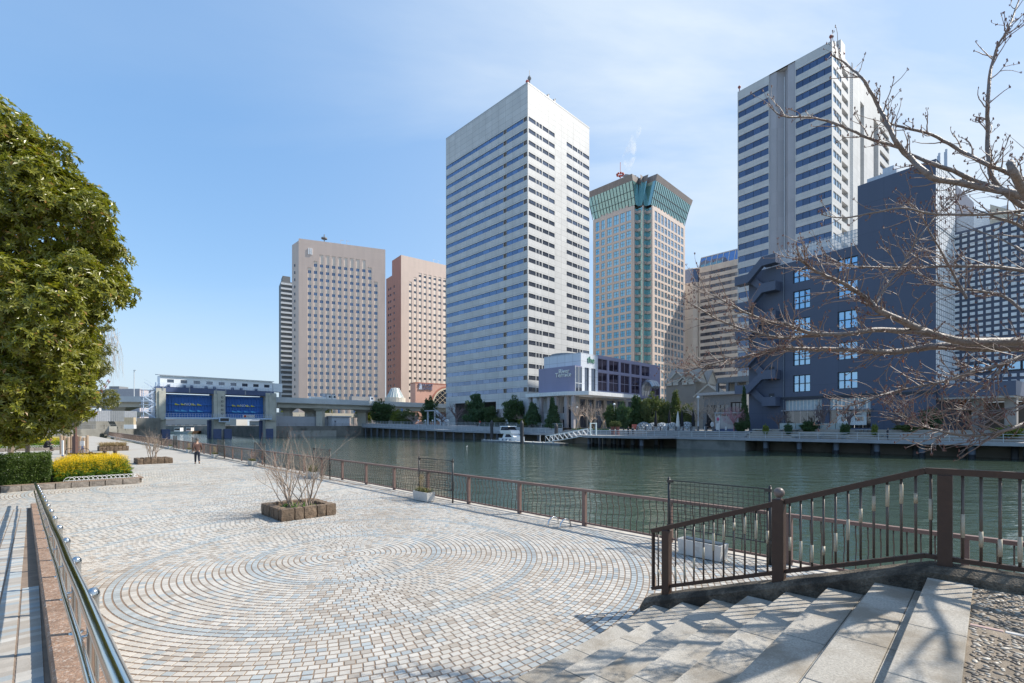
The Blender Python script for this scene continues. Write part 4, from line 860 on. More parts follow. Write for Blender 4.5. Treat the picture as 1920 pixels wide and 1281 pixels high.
# ---- mauve riverside restaurant building
M_mauve = panel('mauve_panel', (0.25, 0.245, 0.36), 4.2, 3.4, line=0.9, lw=0.05, pvar=0.02); M_rtw = panel('white_panel', (0.62, 0.66, 0.72), 2.6, 1.9, line=0.62, lw=0.09, pvar=0.02)
M_wcan = pm('white_canopy', (0.66, 0.68, 0.70), 0.5, dirt=((0.4, 0.4, 0.38), 0.8, 0.55, 0.5))
b = Bld('mauve_terrace', 'mauve and white riverside building with a white canopy and lettered wall', 1089, 122, -1, 1, 1020, 1238)
zt = b.z(661); zb = b.z(737); xW = b.x(1120.6); w = MB()
sl = [(b.x(a), b.x(c)) for a, c in ((1096.2, 1104.3), (1108.6, 1116.9))]
holed(w, fR, 0, xW, zb, zt, [(a, c, zb + 0.2, b.z(688)) for a, c in sl], 0.5); w.quad((0, 0, zb), (0, b.L, zb), (0, b.L, zt), (0, 0, zt)); shell(w, xW, b.L, zb, zt, faces='brt'); mk('upper_block', w, M_rtw, b.root)
for a, c in sl: b.pane('R', a, c, zb + 0.2, b.z(688), 0.3, [G_grey, M_frame], 'tall_window', mul=(0, 1, 0.05))
pr = 2.9; yl, yr = b.y(1010, -pr), b.y(1078, -pr); zp = b.z(685, -pr, yr)
w = MB(); w.box(-pr, -0.02, yr, yl, zb, zp); mk('mauve_block', w, M_mauve, b.root)
gl = thing; m = MB(); m.box(-pr + 0.1, -0.1, yr - 0.05, yr - 0.01, zb, zp - 0.3); o = mk('side_glazing', m, G_grey, b.root)
m = MB()
for x in (-pr + 0.05, -pr / 2, -0.1): m.box(x - 0.06, x + 0.06, yr - 0.12, yr - 0.052, zb, zp - 0.2)
m.box(-pr, 0, yr - 0.13, yr - 0.053, zb + 2.3, zb + 2.45); mk('glazing_bars', m, M_wframe, b.root)
M_sign = pm('sign_white', (0.80, 0.82, 0.78), 0.5); M_signg = pm('sign_green', (0.12, 0.28, 0.20), 0.5)
text('sign_lettering', 'River', 1.62, M_sign, b.root, (-pr - 0.1, b.y(1058, -pr), b.z(696.3, -pr, b.y(1058, -pr))), (rad(90), 0, rad(-90)), 0.12)
text('sign_lettering', 'Terrace', 1.62, M_sign, b.root, (-pr - 0.1, b.y(1056.5, -pr), b.z(703.3, -pr, b.y(1056.5, -pr))), (rad(90), 0, rad(-90)), 0.12)
text('sign_lettering', 'the', 2.4, M_signg, b.root, (b.x(1107.5), -0.1, b.z(675.5, b.x(1107))), (rad(90), 0, 0), 0.1)
xE = b.W; zpt = b.z(665.5, xW); w = MB(); bays = [(b.x(a), b.x(c)) for a, c in ((1121.6, 1139), (1142.4, 1160.4), (1164, 1180.6), (1184, 1200), (1203.2, 1218))]; last = (b.x(1221.8), b.x(1237))
z2, z3, z4, z5 = b.z(672, xW), b.z(692.5, xW), b.z(698, xW), b.z(732, xW)
hs = [(a, c, z3, z2) for a, c in bays] + [(a, c, z5, z4) for a, c in bays] + [(last[0], last[1], z5 - 2.6, z4 - 2)]
holed(w, fR, xW, xE, zb, zpt, hs, 0.5, off=0.02); w.quad((xE, 0.02, zb), (xE, b.L, zb), (xE, b.L, zpt), (xE, 0.02, zpt)); w.quad((xW, 0.02, zpt), (xE, 0.02, zpt), (xE, b.L, zpt), (xW, b.L, zpt)); mk('mauve_wing', w, M_mauve, b.root)
for i, h in enumerate(hs): b.pane('R', *h, 0.3, [G_purple, pm('mauve_frame', (0.33, 0.31, 0.40), 0.5)], 'window', mul=(1, 0 if i < 5 else 1, 0.06))
cz = b.z(733.5, -6, 0) ; m = MB(); xc, yc = -pr - 2.6, yr - 4.2; pts = [(xc, b.y(985, xc)), (xc, yr + 0.5), (xc + 2.6, yc), (b.x(1200, yc), yc), (b.x(1200, yc), 0.5), (0.5, 0.5), (0.5, b.y(985, xc))]
m.prism(pts, cz - 0.95, cz); mk('canopy', m, M_wcan, b.root)
w = MB(); gz = b.z(797, 0, 0); holes = [(b.x(a), b.x(c), GL + 0.3, cz - 1.6) for a, c in ((1093, 1106), (1108, 1120), (1123, 1138), (1143, 1158), (1163, 1178), (1183, 1196))]
holed(w, fR, 0.5, xE, GL, cz - 0.95, holes, 0.8, off=0.9); w.quad((0.5, 0.9, GL), (0.5, b.L, GL), (0.5, b.L, cz - 0.95), (0.5, 0.9, cz - 0.95)); mk('ground_storey', w, pm('ground_beige', (0.30, 0.285, 0.27), 0.7), b.root)
for h in holes: b.pane('R', *h, 1.4, [G_grey, M_frame], 'shop_window', mul=(2, 1, 0.06))
m = MB(); m.box(xc + 2.2, xc + 2.5, yl - 10, yl - 2, GL + 2.6, GL + 4.2); mk('white_parapet', m, M_wcan, b.root)
for px in (995, 1015, 1030, 1043, 1062, 1075):
    yy = b.y(px, xc + 1.4); m = MB(); m.box(xc + 1, xc + 1.8, yy - 0.4, yy + 0.4, GL, cz - 0.95); mk('column', m, pm('column_stone', (0.36, 0.34, 0.36), 0.7), b.root)
w = MB(); w.quad((0.4, 0.9, GL), (0.4, yl + 14, GL), (0.4, yl + 14, cz - 1), (0.4, 0.9, cz - 1)); w.box(-1.2, 0.3, 6, 14, GL, cz - 1); mk('inner_wall', w, pm('pale_wall', (0.52, 0.53, 0.55), 0.7), b.root)
for k in range(4):
    m = MB(); yy = 3 + k * 8.5; m.box(0.3, 0.36, yy, yy + 3, GL + 0.3, GL + 6); mk('inner_window', m, G_grey, b.root)
m = MB()
for k in range(3): m.tube([(b.x(1206) + k * 1.5, -1.6 + 2.2 * math.sin(t), b.z(735) + 4.5 * math.cos(t)) for t in (-0.9, -0.4, 0.1, 0.6, 1.1, 1.5)], 0.75, 8)
mk('vent_ducts', m, pm('duct_metal', (0.42, 0.43, 0.45), 0.35, 0.7), b.root)
m = MB(); m.lathe([(4.5, zt - 0.2), (4.0, zt + 0.8), (0.1, zt + 1.0)], 16, (5, 9, 0)); mk('roof_dome', m, M_grey, b.root)

# ---- beige gabled building
M_beige = pm('beige_render', (0.36, 0.315, 0.265), 0.8, var=0.06, scale=0.5); M_lightg = pm('pale_gable', (0.62, 0.57, 0.48), 0.7)
b = Bld('gabled_house', 'beige building with saw toothed gables and small dormers behind the trees', 1304, 158, -1, 1, 1249, 1345)
ze = b.z(716, 0, 0); zr_ = b.z(694, 6, 0); w = MB(); w.box(0, b.W, 0, b.L, 0, ze); mk('wall', w, M_beige, b.root)
half = b.W / 4
for k in range(2):
    x0 = k * 2 * half; m = MB(); m.add([(x0, 0, ze), (x0 + 2 * half, 0, ze), (x0 + half, 0, zr_ + 0.2), (x0, b.L, ze), (x0 + 2 * half, b.L, ze), (x0 + half, b.L, zr_ + 0.2)], [(0, 1, 2), (3, 5, 4)]); mk('gable', m, M_lightg, b.root)
    m = MB(); m.hexa([(x0 - 0.3, -0.3, ze - 0.2), (x0 + half, -0.3, zr_ + 0.25), (x0 + half, b.L + 0.3, zr_ + 0.25), (x0 - 0.3, b.L + 0.3, ze - 0.2), (x0 - 0.3, -0.3, ze + 0.1), (x0 + half, -0.3, zr_ + 0.6), (x0 + half, b.L + .3, zr_ + 0.6), (x0 - 0.3, b.L + .3, ze + 0.1)])
    m.hexa([(x0 + half, -0.3, zr_ + 0.24), (x0 + 2 * half + .2, -0.3, ze - 0.2), (x0 + 2 * half + .2, b.L + 0.3, ze - 0.2), (x0 + half, b.L + 0.3, zr_ + 0.24), (x0 + half, -0.3, zr_ + 0.59), (x0 + 2 * half + .2, -0.3, ze + 0.1), (x0 + 2 * half + .2, b.L + .3, ze + 0.1), (x0 + half, b.L + .3, zr_ + 0.59)]); mk('roof', m, pm('roof_taupe', (0.33, 0.30, 0.27), 0.75), b.root)
for px in (1270, 1292):
    y = b.y(px); m = MB(); hw = 4.0; m.add([(-0.2, y - hw, ze), (-0.2, y + hw, ze), (-0.2, y, ze + 3.6), (half, y - hw, ze + 0.2), (half, y + hw, ze + .2), (half, y, ze + 3.7)], [(0, 1, 2), (0, 2, 5, 3), (1, 4, 5, 2)]); mk('dormer_gable', m, M_beige, b.root)
    for s in (-1, 1):
        m = MB(); m.beam((-0.35, y + s * hw * 1.05, ze - 0.1), (-0.35, y, ze + 3.75), 0.35, 0.35, up=(1, 0, 0)); mk('barge_board', m, M_lightg, b.root)
for px in (1256, 1267.5, 1285, 1297):
    y = b.y(px); m = MB(); m.box(-0.5, 1.5, y - 0.9, y + 0.9, ze - 0.8, ze + 0.9); m.hexa([(-0.7, y - 1.2, ze + .9), (-0.7, y + 1.0, ze + 0.2), (2, y + 1.0, ze + .2), (2, y - 1.2, ze + .9), (-0.7, y - 1.2, ze + 1.2), (-0.7, y + 1.0, ze + .5), (2, y + 1, ze + .5), (2, y - 1.2, ze + 1.2)]); mk('dormer', m, M_lightg, b.root)
m = MB(); b2 = b; m.add([(-3, -1, 0), (-3, -1 - 9, 0), (-3, -10, ze - 5), (-3, -5.5, ze - 1.6), (-3, -1, ze - 5), (4, -1, 0), (4, -10, 0), (4, -10, ze - 5), (4, -5.5, ze - 1.6), (4, -1, ze - 5)], [(0, 1, 2, 3, 4), (4, 3, 8, 9), (3, 2, 7, 8), (1, 6, 7, 2), (0, 5, 9, 4)]); mk('front_gable', m, M_beige, b.root)
for s, e in (((-3.2, -0.7, ze - 5.2), (-3.2, -5.5, ze - 1.4)), ((-3.2, -10.3, ze - 5.2), (-3.2, -5.5, ze - 1.4))):
    m = MB(); m.beam(s, e, 0.4, 0.4, up=(1, 0, 0)); mk('barge_board', m, M_lightg, b.root)
# ---- grey glass pavilion
b = Bld('grey_pavilion', 'low grey pavilion with roof terrace beside the navy building', 1400, 118, -0.8, 1.25, 1318, 1440)
z1 = b.z(738); w = MB(); holed(w, fL, 0, b.L, GL, z1, [(1, b.L * .35, GL + .2, z1 - 2), (b.L * .4, b.L - 1, GL + .2, z1 - 2.6)], 0.8); shell(w, 10, b.L, GL, z1, faces='brtf'); mk('wall', w, pm('pavilion_grey', (0.19, 0.20, 0.21), 0.6), b.root)
for a, c in split(1, b.L * .35, 3) + split(b.L * .4, b.L - 1, 5): b.pane('L', a, c, GL + .2, z1 - 2.2, 0.5, [G_dark, M_frame], 'window', mul=(0, 2, 0.05))
m = MB(); m.box(-1.2, 10, 0, b.L + 1, z1, z1 + 0.7); mk('fascia', m, pm('pavilion_pale', (0.36, 0.38, 0.40), 0.5), b.root)
m = MB(); m.box(2, 8, 0, b.L * .75, z1 + 3.2, z1 + 4.6); mk('upper_roof', m, MATS['pavilion_grey'], b.root)
for f_ in (0.05, .3, .5, .74):
    m = MB(); m.box(2.2, 2.9, b.L * f_, b.L * f_ + .6, z1 + .7, z1 + 3.2); mk('column', m, MATS['pavilion_grey'], b.root)
m = MB(); m.box(6, 6.2, 1, b.L * .7, z1 + .7, z1 + 3.2); mk('back_wall', m, pm('back_cream', (0.5, 0.44, 0.35), 0.7), b.root)

# ---- navy building with outside stair
M_navy = panel('navy_wall', (0.085, 0.102, 0.155), 6.5, 4.9, line=0.8, lw=0.07, var=0.05, pvar=0.03, rough=0.55); M_navyp = pm('navy_plain', (0.095, 0.112, 0.165), 0.55, var=0.06); M_navyd = pm('navy_dark', (0.035, 0.04, 0.055), 0.5)
G_win = glassy('glass_window_blue', (0.08, 0.30, 0.62), (0.55, 0.80, 1.0), var=0.25, wob=0.10, mir=0.45)
b = Bld('navy_building', 'dark navy building with zigzag outside stair and large blue windows', 1755, 72, -0.70, 1.4286, 1404, 1793)
Lh = b.L; yT = b.y(1608); zT = b.z(297.6); zl = b.z(459, 0, yT); ztop2 = zl
A = (b.y(1519.5), b.y(1487)); B = (b.y(1608.5), b.y(1570.5))
def zA(py): return b.z(py, 0, (A[0] + A[1]) / 2)
def zB(py): return b.z(py, 0, (B[0] + B[1]) / 2)
wa = [(zA(528.5), zA(505)), (zA(579), zA(544)), (zA(631), zA(596)), (zA(685), zA(652)), (zA(735), zA(703))]; wb = [(zB(507), zB(483)), (zB(558), zB(526)), (zB(616), zB(582)), (zB(674), zB(641)), (zB(729), zB(697))]
hol = [(A[0], A[1], a, c) for a, c in wa] + [(B[0], B[1], a, c) for a, c in wb]
sh1 = (b.y(1541), b.y(1472)); sh2 = (b.y(1632.5), b.y(1555)); zs0, zs1 = 2.2, b.z(748, 0, (sh1[0] + sh2[1]) / 2)
w = MB(); holed(w, fL, 0, Lh, -0.5, zl, hol + [(*sh1, zs0, zs1), (*sh2, zs0, zs1)], 0.45); holed(w, fL, 0, yT, zl, zT, [], 0.4); shell(w, b.W + 12, Lh, -0.5, zl, faces='bt'); w.quad((0, yT, zl), (b.W, yT, zl), (b.W, yT, zT), (0, yT, zT)); w.quad((0, 0, zT), (b.W, 0, zT), (b.W, yT, zT), (0, yT, zT)); w.quad((b.W, 0, zl), (b.W, yT, zl), (b.W, yT, zT), (b.W, 0, zT)); mk('wall', w, M_navy, b.root)
for h in hol:
    f_ = MB(); a, c, z0, z1 = h
    for y in (a + .06, a + (c - a) * .34, a + (c - a) * .67, c - .06): f_.box(0.12, 0.26, y - 0.06, y + 0.06, z0, z1)
    tall = (z1 - z0) > 3.2; zz = [z0 + .06, z0 + (z1 - z0) * (0.33 if tall else .5), z1 - .06] + ([z0 + (z1 - z0) * .66] if tall else [])
    for z in zz: f_.box(0.13, 0.255, a, c, z - 0.06, z + 0.06)
    o = mk('window', f_, M_navyd, b.root); zz = sorted(zz)
    for i in range(3):
        for j in range(len(zz) - 1): b.pane('L', a + (c - a) * i / 3 + .02, a + (c - a) * (i + 1) / 3 - .02, zz[j], zz[j + 1], 0.3, G_win, 'pane', parent=o)
# right hand face: white block screen
w = MB(); w.quad((0, 0.25, -0.5), (b.W + 12, 0.25, -0.5), (b.W + 12, 0.25, zT - .5), (0, 0.25, zT - .5)); mk('screen_backing', w, M_navyp, b.root)
M_blk = pm('white_block', (0.80, 0.81, 0.82), 0.5, isl=0.08)
nx, nz = 10, 40; bw = b.W / nx; sm_ = MB(); sm_.box(-bw * .36, bw * .36, -0.12, 0.16, -0.36, 0.36); smm2 = sm_.mesh('screen_block', [M_blk]); rest = MB(); cnt = 0; zb0 = b.z(726)
for j in range(nz):
    for i in range(nx):
        z = zb0 + (zT - zb0) * (j + .5) / nz; x = bw * (i + .5)
        if cnt < 300: put('screen_block', smm2, b.root, (x, 0.2, z), sc=(1, 1, 1)); cnt += 1
        else: rest.box(x - bw * .36, x + bw * .36, 0.08, 0.36, z - .36, z + .36)
mk('screen_blocks', rest, M_blk, b.root, kind='stuff')
# roof screen
M_scr = pm('pale_screen', (0.52, 0.56, 0.62), 0.6); rs0, rs1 = yT + 0.05, b.y(1420)
m = MB()
for i in range(34): y = rs0 + (rs1 - rs0) * i / 33; m.beam((0.5, y, zl), (0.5, y, zl + 2.9 - 1.6 * max(0, (i - 26) / 7)), 0.07, 0.07)
for k in range(5): m.beam((0.5, rs0, zl + 0.3 + k * 0.62), (0.5, rs1 - k * 0.4, zl + 0.3 + k * 0.62), 0.07, 0.07)
mk('roof_screen_frame', m, M_scr, b.root)
mesh_m = bpy.data.materials.new('screen_mesh'); mesh_m.use_nodes = True; t = mesh_m.node_tree; pb_ = t.nodes['Principled BSDF']; pb_.inputs['Base Color'].default_value = (0.55, 0.6, 0.66, 1); pb_.inputs['Alpha'].default_value = 0.55
m = MB(); m.quad((0.42, rs0, zl + .1), (0.42, rs1, zl + .1), (0.42, rs1 - 2, zl + 1.2), (0.42, rs0, zl + 2.8)); mk('roof_screen', m, mesh_m, b.root)
m = MB(); m.box(1, 4, yT - 5, yT - 1, zT, zT + 1.0); m.box(1.5, 3.5, yT - 4.5, yT - 3, zT + 1, zT + 2); mk('roof_plant', m, M_scr, b.root)
for x, y in ((b.W * .9, 1), (b.W * .95, 2.0)):
    m = MB(); m.tube([(x, y, zT - 4), (x, y, zT + 5)], 0.15, 6); m.box(x - .35, x - .1, y - .2, y + .2, zT + .5, zT + 4.5); mk('antenna', m, M_scr, b.root)
# zigzag stair on the left end
yS0, yS1 = b.y(1464), Lh + 2.0; pj = 2.0; nf = 5; zS = [b.z(p, 0, Lh) for p in (760, 712, 660, 608, 556, 508)]
def flight(y0, z0, y1, z1, xo):
    m = MB(); h = 1.35
    m.hexa([(xo, y0, z0 - .35), (xo, y1, z1 - .35), (xo + .16, y1, z1 - .35), (xo + .16, y0, z0 - .35), (xo, y0, z0 + h), (xo, y1, z1 + h), (xo + .16, y1, z1 + h), (xo + .16, y0, z0 + h)])
    m.hexa([(xo + .16, y0, z0 - .34), (xo + .16, y1, z1 - .34), (xo + 1.0, y1, z1 - .34), (xo + 1.0, y0, z0 - .34), (xo + .16, y0, z0), (xo + .16, y1, z1), (xo + 1.0, y1, z1), (xo + 1.0, y0, z0)])
    return mk('stair_flight', m, M_navyp, b.root)
def landing_(y0, y1, z, x0, x1, sub=True):
    m = MB(); h = 1.35; m.box(x0, x1, y0, y1, z - .35, z); m.box(x0, x0 + .16, y0, y1, z, z + h); m.box(x0 + .16, x1, y0, y0 + .16, z, z + h - .002)
    mk('stair_landing', m, M_navyp, b.root)
yA, yB = b.y(1438), b.y(1412)
for i in range(nf):
    z0, z1 = zS[i], zS[i + 1]; zm = (z0 + z1) / 2
    landing_(yS0, yA, z0, -pj, 0, True); flight(yA, z0, yB, zm, -1.0); m = MB(); m.box(-pj, 0, yB, yS1 - .2, zm - .35, zm); m.box(-pj, -pj + .16, yB, yS1 - .2, zm, zm + 1.35); mk('stair_landing', m, M_navyp, b.root); flight(yB, zm, yA, z1, -pj)
    m = MB(); yd = (yS0 + yA) / 2 + .4; m.box(-0.06, -0.01, yd - .5, yd + .5, z0, z0 + 2.1); d = mk('door', m, M_navyd, b.root); text('door_number', str(i + 2) if i < 2 else str(i + 2), 0.7, M_sign, d, (-0.08, yd, z0 + 1.3), (rad(90), 0, rad(-90)), 0.01)
landing_(yS0, yA, zS[5], -pj, 0)
m = MB(); yp = b.y(1470); m.tube([(-0.15, yp, 3), (-0.15, yp, zl)], 0.09, 6); mk('drain_pipe', m, pm('pipe_grey', (0.16, 0.18, 0.22), 0.4), b.root)
# shop fronts
M_in = pm('shop_interior', (0.10, 0.07, 0.05), 0.7, var=0.4, scale=0.8); G_shop = glassy('shop_glass', (0.05, 0.04, 0.035), (0.22, 0.24, 0.27), var=0.3)
for (a, c), k in ((sh1, 0), (sh2, 1)):
    zt_ = zs0 + (zs1 - zs0) * .60
    for p, q in split(a, c, 10, .03): b.pane('L', p, q, zt_ + .2, zs1, 0.3, pm('transom_glass', (0.36, 0.43, 0.46), 0.3), 'transom_pane')
    m = MB(); m.box(-0.9, 0.3, a - .3, c + .3, zt_, zt_ + .18); mk('awning', m, pm('awning_grey', (0.30, 0.31, 0.34), 0.5), b.root)
    for p, q in split(a, c, 5, .04): b.pane('L', p, q, zs0, zt_, 0.4, G_shop, 'shop_window')
m = MB(); a, c = b.y(1624), b.y(1569); z0, z1 = zs0 + .5, zs0 + (zs1 - zs0) * .55
holed(m, fL, a, c, z0, z1, [(a + (c - a) * .1, a + (c - a) * .38, z0 + .7, z1 - .9), (a + (c - a) * .55, a + (c - a) * .86, z0 + .7, z1 - .9)], 0.15, off=0.2); mk('white_shop_panel', m, pm('panel_white', (0.70, 0.72, 0.72), 0.5), b.root)
m = MB(); m.box(-0.25, -0.02, b.y(1760) + .1, b.y(1466), zs1 + .25, zs1 + .6); mk('string_course', m, M_navyd, b.root)

# ---- lower navy wing with lattice front
b = Bld('lattice_wing', 'navy wing clad in a grid of white blocks above an open passage', 1787, 78, -0.70, 1.4286, None, None)
# here local -y... the front runs to the right of px 1787, parallel to the navy front and a little behind it
o = b.root; wx = ext(b.c, (-b.dL[0], -b.dL[1]), 1925); zT2 = b.z(437); zb0 = b.z(726); yE = -wx
w = MB(); w.quad((0.2, 0, zb0), (0.2, yE, zb0), (0.2, yE, zT2), (0.2, 0, zT2)); w.quad((0.2, 0, zT2), (0.2, yE, zT2), (14, yE, zT2), (14, 0, zT2)); mk('wall', w, M_navyp, o)
bw, bh = 0.92, 0.92; cnt = 0; rest = MB(); m = MB(); m.box(-0.12, 0.12, -0.28, 0.28, -0.24, 0.24); bm_ = m.mesh('lattice_block', [M_blk]); zw0, zw1, yw0, yw1 = b.z(701), b.z(686), -1.0, -9.4
j = 0
while zb0 + bh * (j + .5) < zT2 - .3:
    i = 0
    while -bw * (i + .5) > yE:
        y, z = -bw * (i + .5), zb0 + bh * (j + .5); i += 1
        if zw0 - .3 < z < zw1 + .3 and yw1 < y < yw0: continue
        if cnt < 300: put('lattice_block', bm_, o, (0.1, y, z)); cnt += 1
        else: rest.box(-0.02, 0.22, y - .28, y + .28, z - .24, z + .24)
    j += 1
if rest.v: mk('lattice_blocks', rest, M_blk, o, kind='stuff')
for p, q in split(yw1, yw0, 5, .06): b.pane('L', p, q, zw0, zw1, 0.05, [G_win, M_navyd], 'window', mul=(0, 0, .08))
m = MB(); m.box(0.6, 0.7, yE + 2, 0, zT2, zT2 + 2.4); mk('roof_screen', m, mesh_m, o)
m = MB(); m.add([(0.5, yE - 12, zT2 - 9), (0.5, yE + 4, zT2 + 3.2), (0.5, yE + 4, zT2 - 9), (12, yE - 12, zT2 - 9), (12, yE + 4, zT2 + 3.2), (12, yE + 4, zT2 - 9)], [(0, 1, 2), (0, 3, 4, 1), (1, 4, 5, 2)]); mk('sloped_roof', m, pm('cream_panel', (0.60, 0.54, 0.44), 0.7), o)
# overhanging slab over the passage
zo1, zo0 = b.z(722, -8), b.z(747, -8); m = MB(); m.box(-9.5, 0.15, b.y(1905, -9.5), 3.0, zo0, zo1); mk('passage_slab', m, M_navyp, o)
m = MB(); m.box(-9.45, 8, b.y(1905, -9.5) + .2, 2.9, zo0 - .25, zo0 - .01); mk('passage_soffit', m, pm('soffit', (0.42, 0.40, 0.37), 0.8), o)
for y in (1.5, b.y(1850, -2), b.y(1893, -8)):
    m = MB(); m.box(-7.5, -6.3, y - .6, y + .6, 0.4, zo0 - .26); mk('column', m, pm('column_grey', (0.30, 0.285, 0.27), 0.8), o)
m = MB(); m.quad((8, -30, 0), (8, 6, 0), (8, 6, zo0 - .3), (8, -30, zo0 - .3)); mk('passage_wall', m, pm('passage_brown', (0.17, 0.15, 0.135), 0.8), o)
sg = pt(1804, 757, 76); m = MB(); m.box(-.45, .45, -.1, .1, -0.6, .6); sgo = mk('passage_sign', m, pm('orange_sign', (0.55, 0.16, 0.045), 0.5), o, loc=(-5.0, b.y(1804, -5.0), b.z(757, -5.0)), rz=rad(-90))
m = MB(); m.add([(-.2, -.12, -.1), (.2, -.12, -.1), (0, -.12, .35)], [(0, 1, 2)]); m.box(-.2, .2, -.13, -.105, -.22, -.15); mk('sign_mark', m, M_navyd, sgo)

# ================================================================== WATER GATE
M_gate = pm('gate_blue', (0.03, 0.16, 0.52), 0.45, var=0.12, scale=0.6); M_gated = pm('gate_navy', (0.07, 0.10, 0.20), 0.5); M_gatew = pm('gate_house_white', (0.80, 0.84, 0.88), 0.5, var=0.05, scale=0.3); M_gcol = pm('gate_concrete', (0.50, 0.49, 0.43), 0.85, var=0.15, scale=0.4, dirt=((0.27, 0.26, 0.22), 0.3, 0.5, 0.5)); M_lblue = pm('walkway_blue', (0.50, 0.60, 0.74), 0.5)
gc = (kx(284) * 145, 145.0); gate = thing('water_gate', 'twin blue steel flood gates in concrete piers under a white machine house', 'flood gate', (gc[0], gc[1], 0), rad(45))
def gx(px, y0=0.0): return ext((gc[0] - S2 * y0, gc[1] + S2 * y0), (S2, S2), px)
def gz(py, x=0.0): return zat(py, gc[1] + S2 * x)
x1, x2, x3, x4, x5, x6 = gx(305), gx(312), gx(402), gx(423.5), gx(499), gx(520)
zdeck, ztp = gz(783, gx(400)), gz(739, gx(350)); zhb, zht = 14.6, 18.0
for (a, c) in ((gx(293), gx(311.5)), (x3, x4), (x5, gx(519))):
    m = MB(); m.box(a, c, 0.5, 6.5, -4, 14.0); m.box(a + (c - a) * .3, c - (c - a) * .12, 0.1, 0.5, 4.2, 13.2); mk('pier', m, M_gcol, gate)
m = MB(); m.box(gx(284), gx(292), 1, 5, 4.6, 13.6); mk('side_panel', m, pm('pale_lilac', (0.5, 0.53, 0.60), 0.6), gate)
m = MB(); m.box(gx(516), gx(520.5), 1, 5, 4.6, 13.6); mk('side_panel', m, MATS['pale_lilac'], gate)
m = MB(); m.box(gx(293), gx(515), 0.6, 6.4, 12.9, 14.5); mk('girder', m, M_gated, gate)
for px in (305, 355, 405, 423, 460, 508):
    m = MB(); m.box(gx(px), gx(px) + .3, 0.35, 0.6, 12.9, 14.4); mk('girder_rib', m, pm('rib_grey', (0.3, 0.32, 0.36), 0.5), gate)
h0, h1 = gx(300, 1.5), gx(511, 1.5); w = MB(); wn = [(h0 + (h1 - h0) * (0.055 + i * 0.1075), h0 + (h1 - h0) * (0.055 + i * 0.1075) + 1.75) for i in range(9)]
holed(w, lambda s, z, d: (s, d, z), h0, h1, zhb, zht, [(a, c, 15.9, 16.9) for a, c in wn], 0.25, off=1.5); w.quad((h0, 1.5, zhb), (h0, 6, zhb), (h0, 6, zht), (h0, 1.5, zht)); w.quad((h1, 1.5, zhb), (h1, 6, zhb), (h1, 6, zht), (h1, 1.5, zht)); w.quad((h0, 6, zhb), (h1, 6, zhb), (h1, 6, zht), (h0, 6, zht)); mk('machine_house', w, M_gatew, gate)
for a, c in wn:
    m = MB(); m.box(a, c, 1.7, 1.75, 15.9, 16.9); m.box((a + c) / 2 - .04, (a + c) / 2 + .04, 1.62, 1.7, 15.9, 16.9); mk('house_window', m, G_grey, gate)
m = MB(); m.hexa([(h0 - .5, 1.0, zht), (h1 + .4, 1.0, zht), (h1 + .4, 6.4, zht + .5), (h0 - .5, 6.4, zht + .5), (h0 - .5, 1.0, zht + .18), (h1 + .4, 1.0, zht + .18), (h1 + .4, 6.4, zht + .7), (h0 - .5, 6.4, zht + .7)]); mk('roof', m, pm('gate_roof', (0.30, 0.33, 0.37), 0.6), gate)
m = MB(); m.box(h1 + .3, h1 + 3.5, 2, 6, zhb, zht - .4); mk('lift_cabin', m, M_gatew, gate)
m = MB()
for i in range(40):
    x = h0 - 1 + (h1 - h0 + 1) * i / 39; m.box(x - .03, x + .03, 0.5, 0.56, 14.5, 15.6)
for z in (15.0, 15.55): m.box(h0 - 1, h1, 0.49, 0.57, z, z + .06)
mk('house_railing', m, M_lblue, gate)
for px in (318, 347, 361, 388, 404, 438, 454, 482):
    m = MB(); x = gx(px); m.box(x - .35, x + .35, 0.8, 1.4, 14.5, 15.3); mk('hoist_box', m, M_gated, gate)
for gi, (a, c) in enumerate(((x2, x3), (x4, x5))):
    m = MB(); m.box(a + .05, c - .05, 3.2, 3.5, 4.8, ztp); g = mk('gate_leaf', m, M_gate, gate); n = 14
    for i in range(n + 1): m = MB(); x = a + .25 + (c - a - .5) * i / n; m.box(x - .1, x + .1, 2.85, 3.2, 4.8, ztp); mk('rib', m, M_gate, g)
    for f_ in (0.02, 0.32, 0.60, 0.97): m = MB(); z = 4.9 + (ztp - 5.1) * f_; m.box(a + .06, c - .06, 2.6, 2.84, z - .16, z + .16); mk('beam', m, M_gate, g)
    yz, bz = 4.9 + (ztp - 5.1) * .60, 4.9 + (ztp - 5.1) * .32; span = c - a
    for f_ in (.2, .325, .545, .67):
        x = a + span * f_; m = MB(); m.add([(x, 2.58, yz - .28), (x + span * .11, 2.58, yz - .28), (x, 2.58, yz + .32)], [(0, 1, 2)]); m.add([(x, 2.55, yz - .28), (x + span * .11, 2.55, yz - .28), (x, 2.55, yz + .32)], [(0, 1, 2)]); mk('yellow_mark', m, pm('mark_yellow', (0.62, 0.55, 0.06), 0.5), g)
    for f_ in (.2, .33, .50, .67):
        x = a + span * f_; m = MB(); m.add([(x, 2.55, bz - .28), (x + span * .15, 2.55, bz - .28), (x, 2.55, bz + .36)], [(0, 1, 2)]); mk('blue_mark', m, pm('mark_blue', (0.10, 0.42, 0.75), 0.5), g)
    text('gate_number', 'NO.%d' % (gi + 1), 1.15, M_sign, g, (a + span * .5, 2.5, yz), (rad(90), 0, 0), 0.02)
for i in range(5):
    m = MB(); x = (x3 + x4) / 2 + .6; z = 6.4 + i * 1.35; m.box(x - .3, x + .3, 0.02, 0.1, z - .3, z + .3); m.box(x - .16, x + .16, -.01, 0.02, z - .16, z + .16, 1); mk('level_mark', m, [M_frame, M_gcol], gate)
m = MB(); m.box(gx(309), gx(508), -1.0, 0.3, zdeck - .55, zdeck); mk('walkway', m, M_lblue, gate)
m = MB()
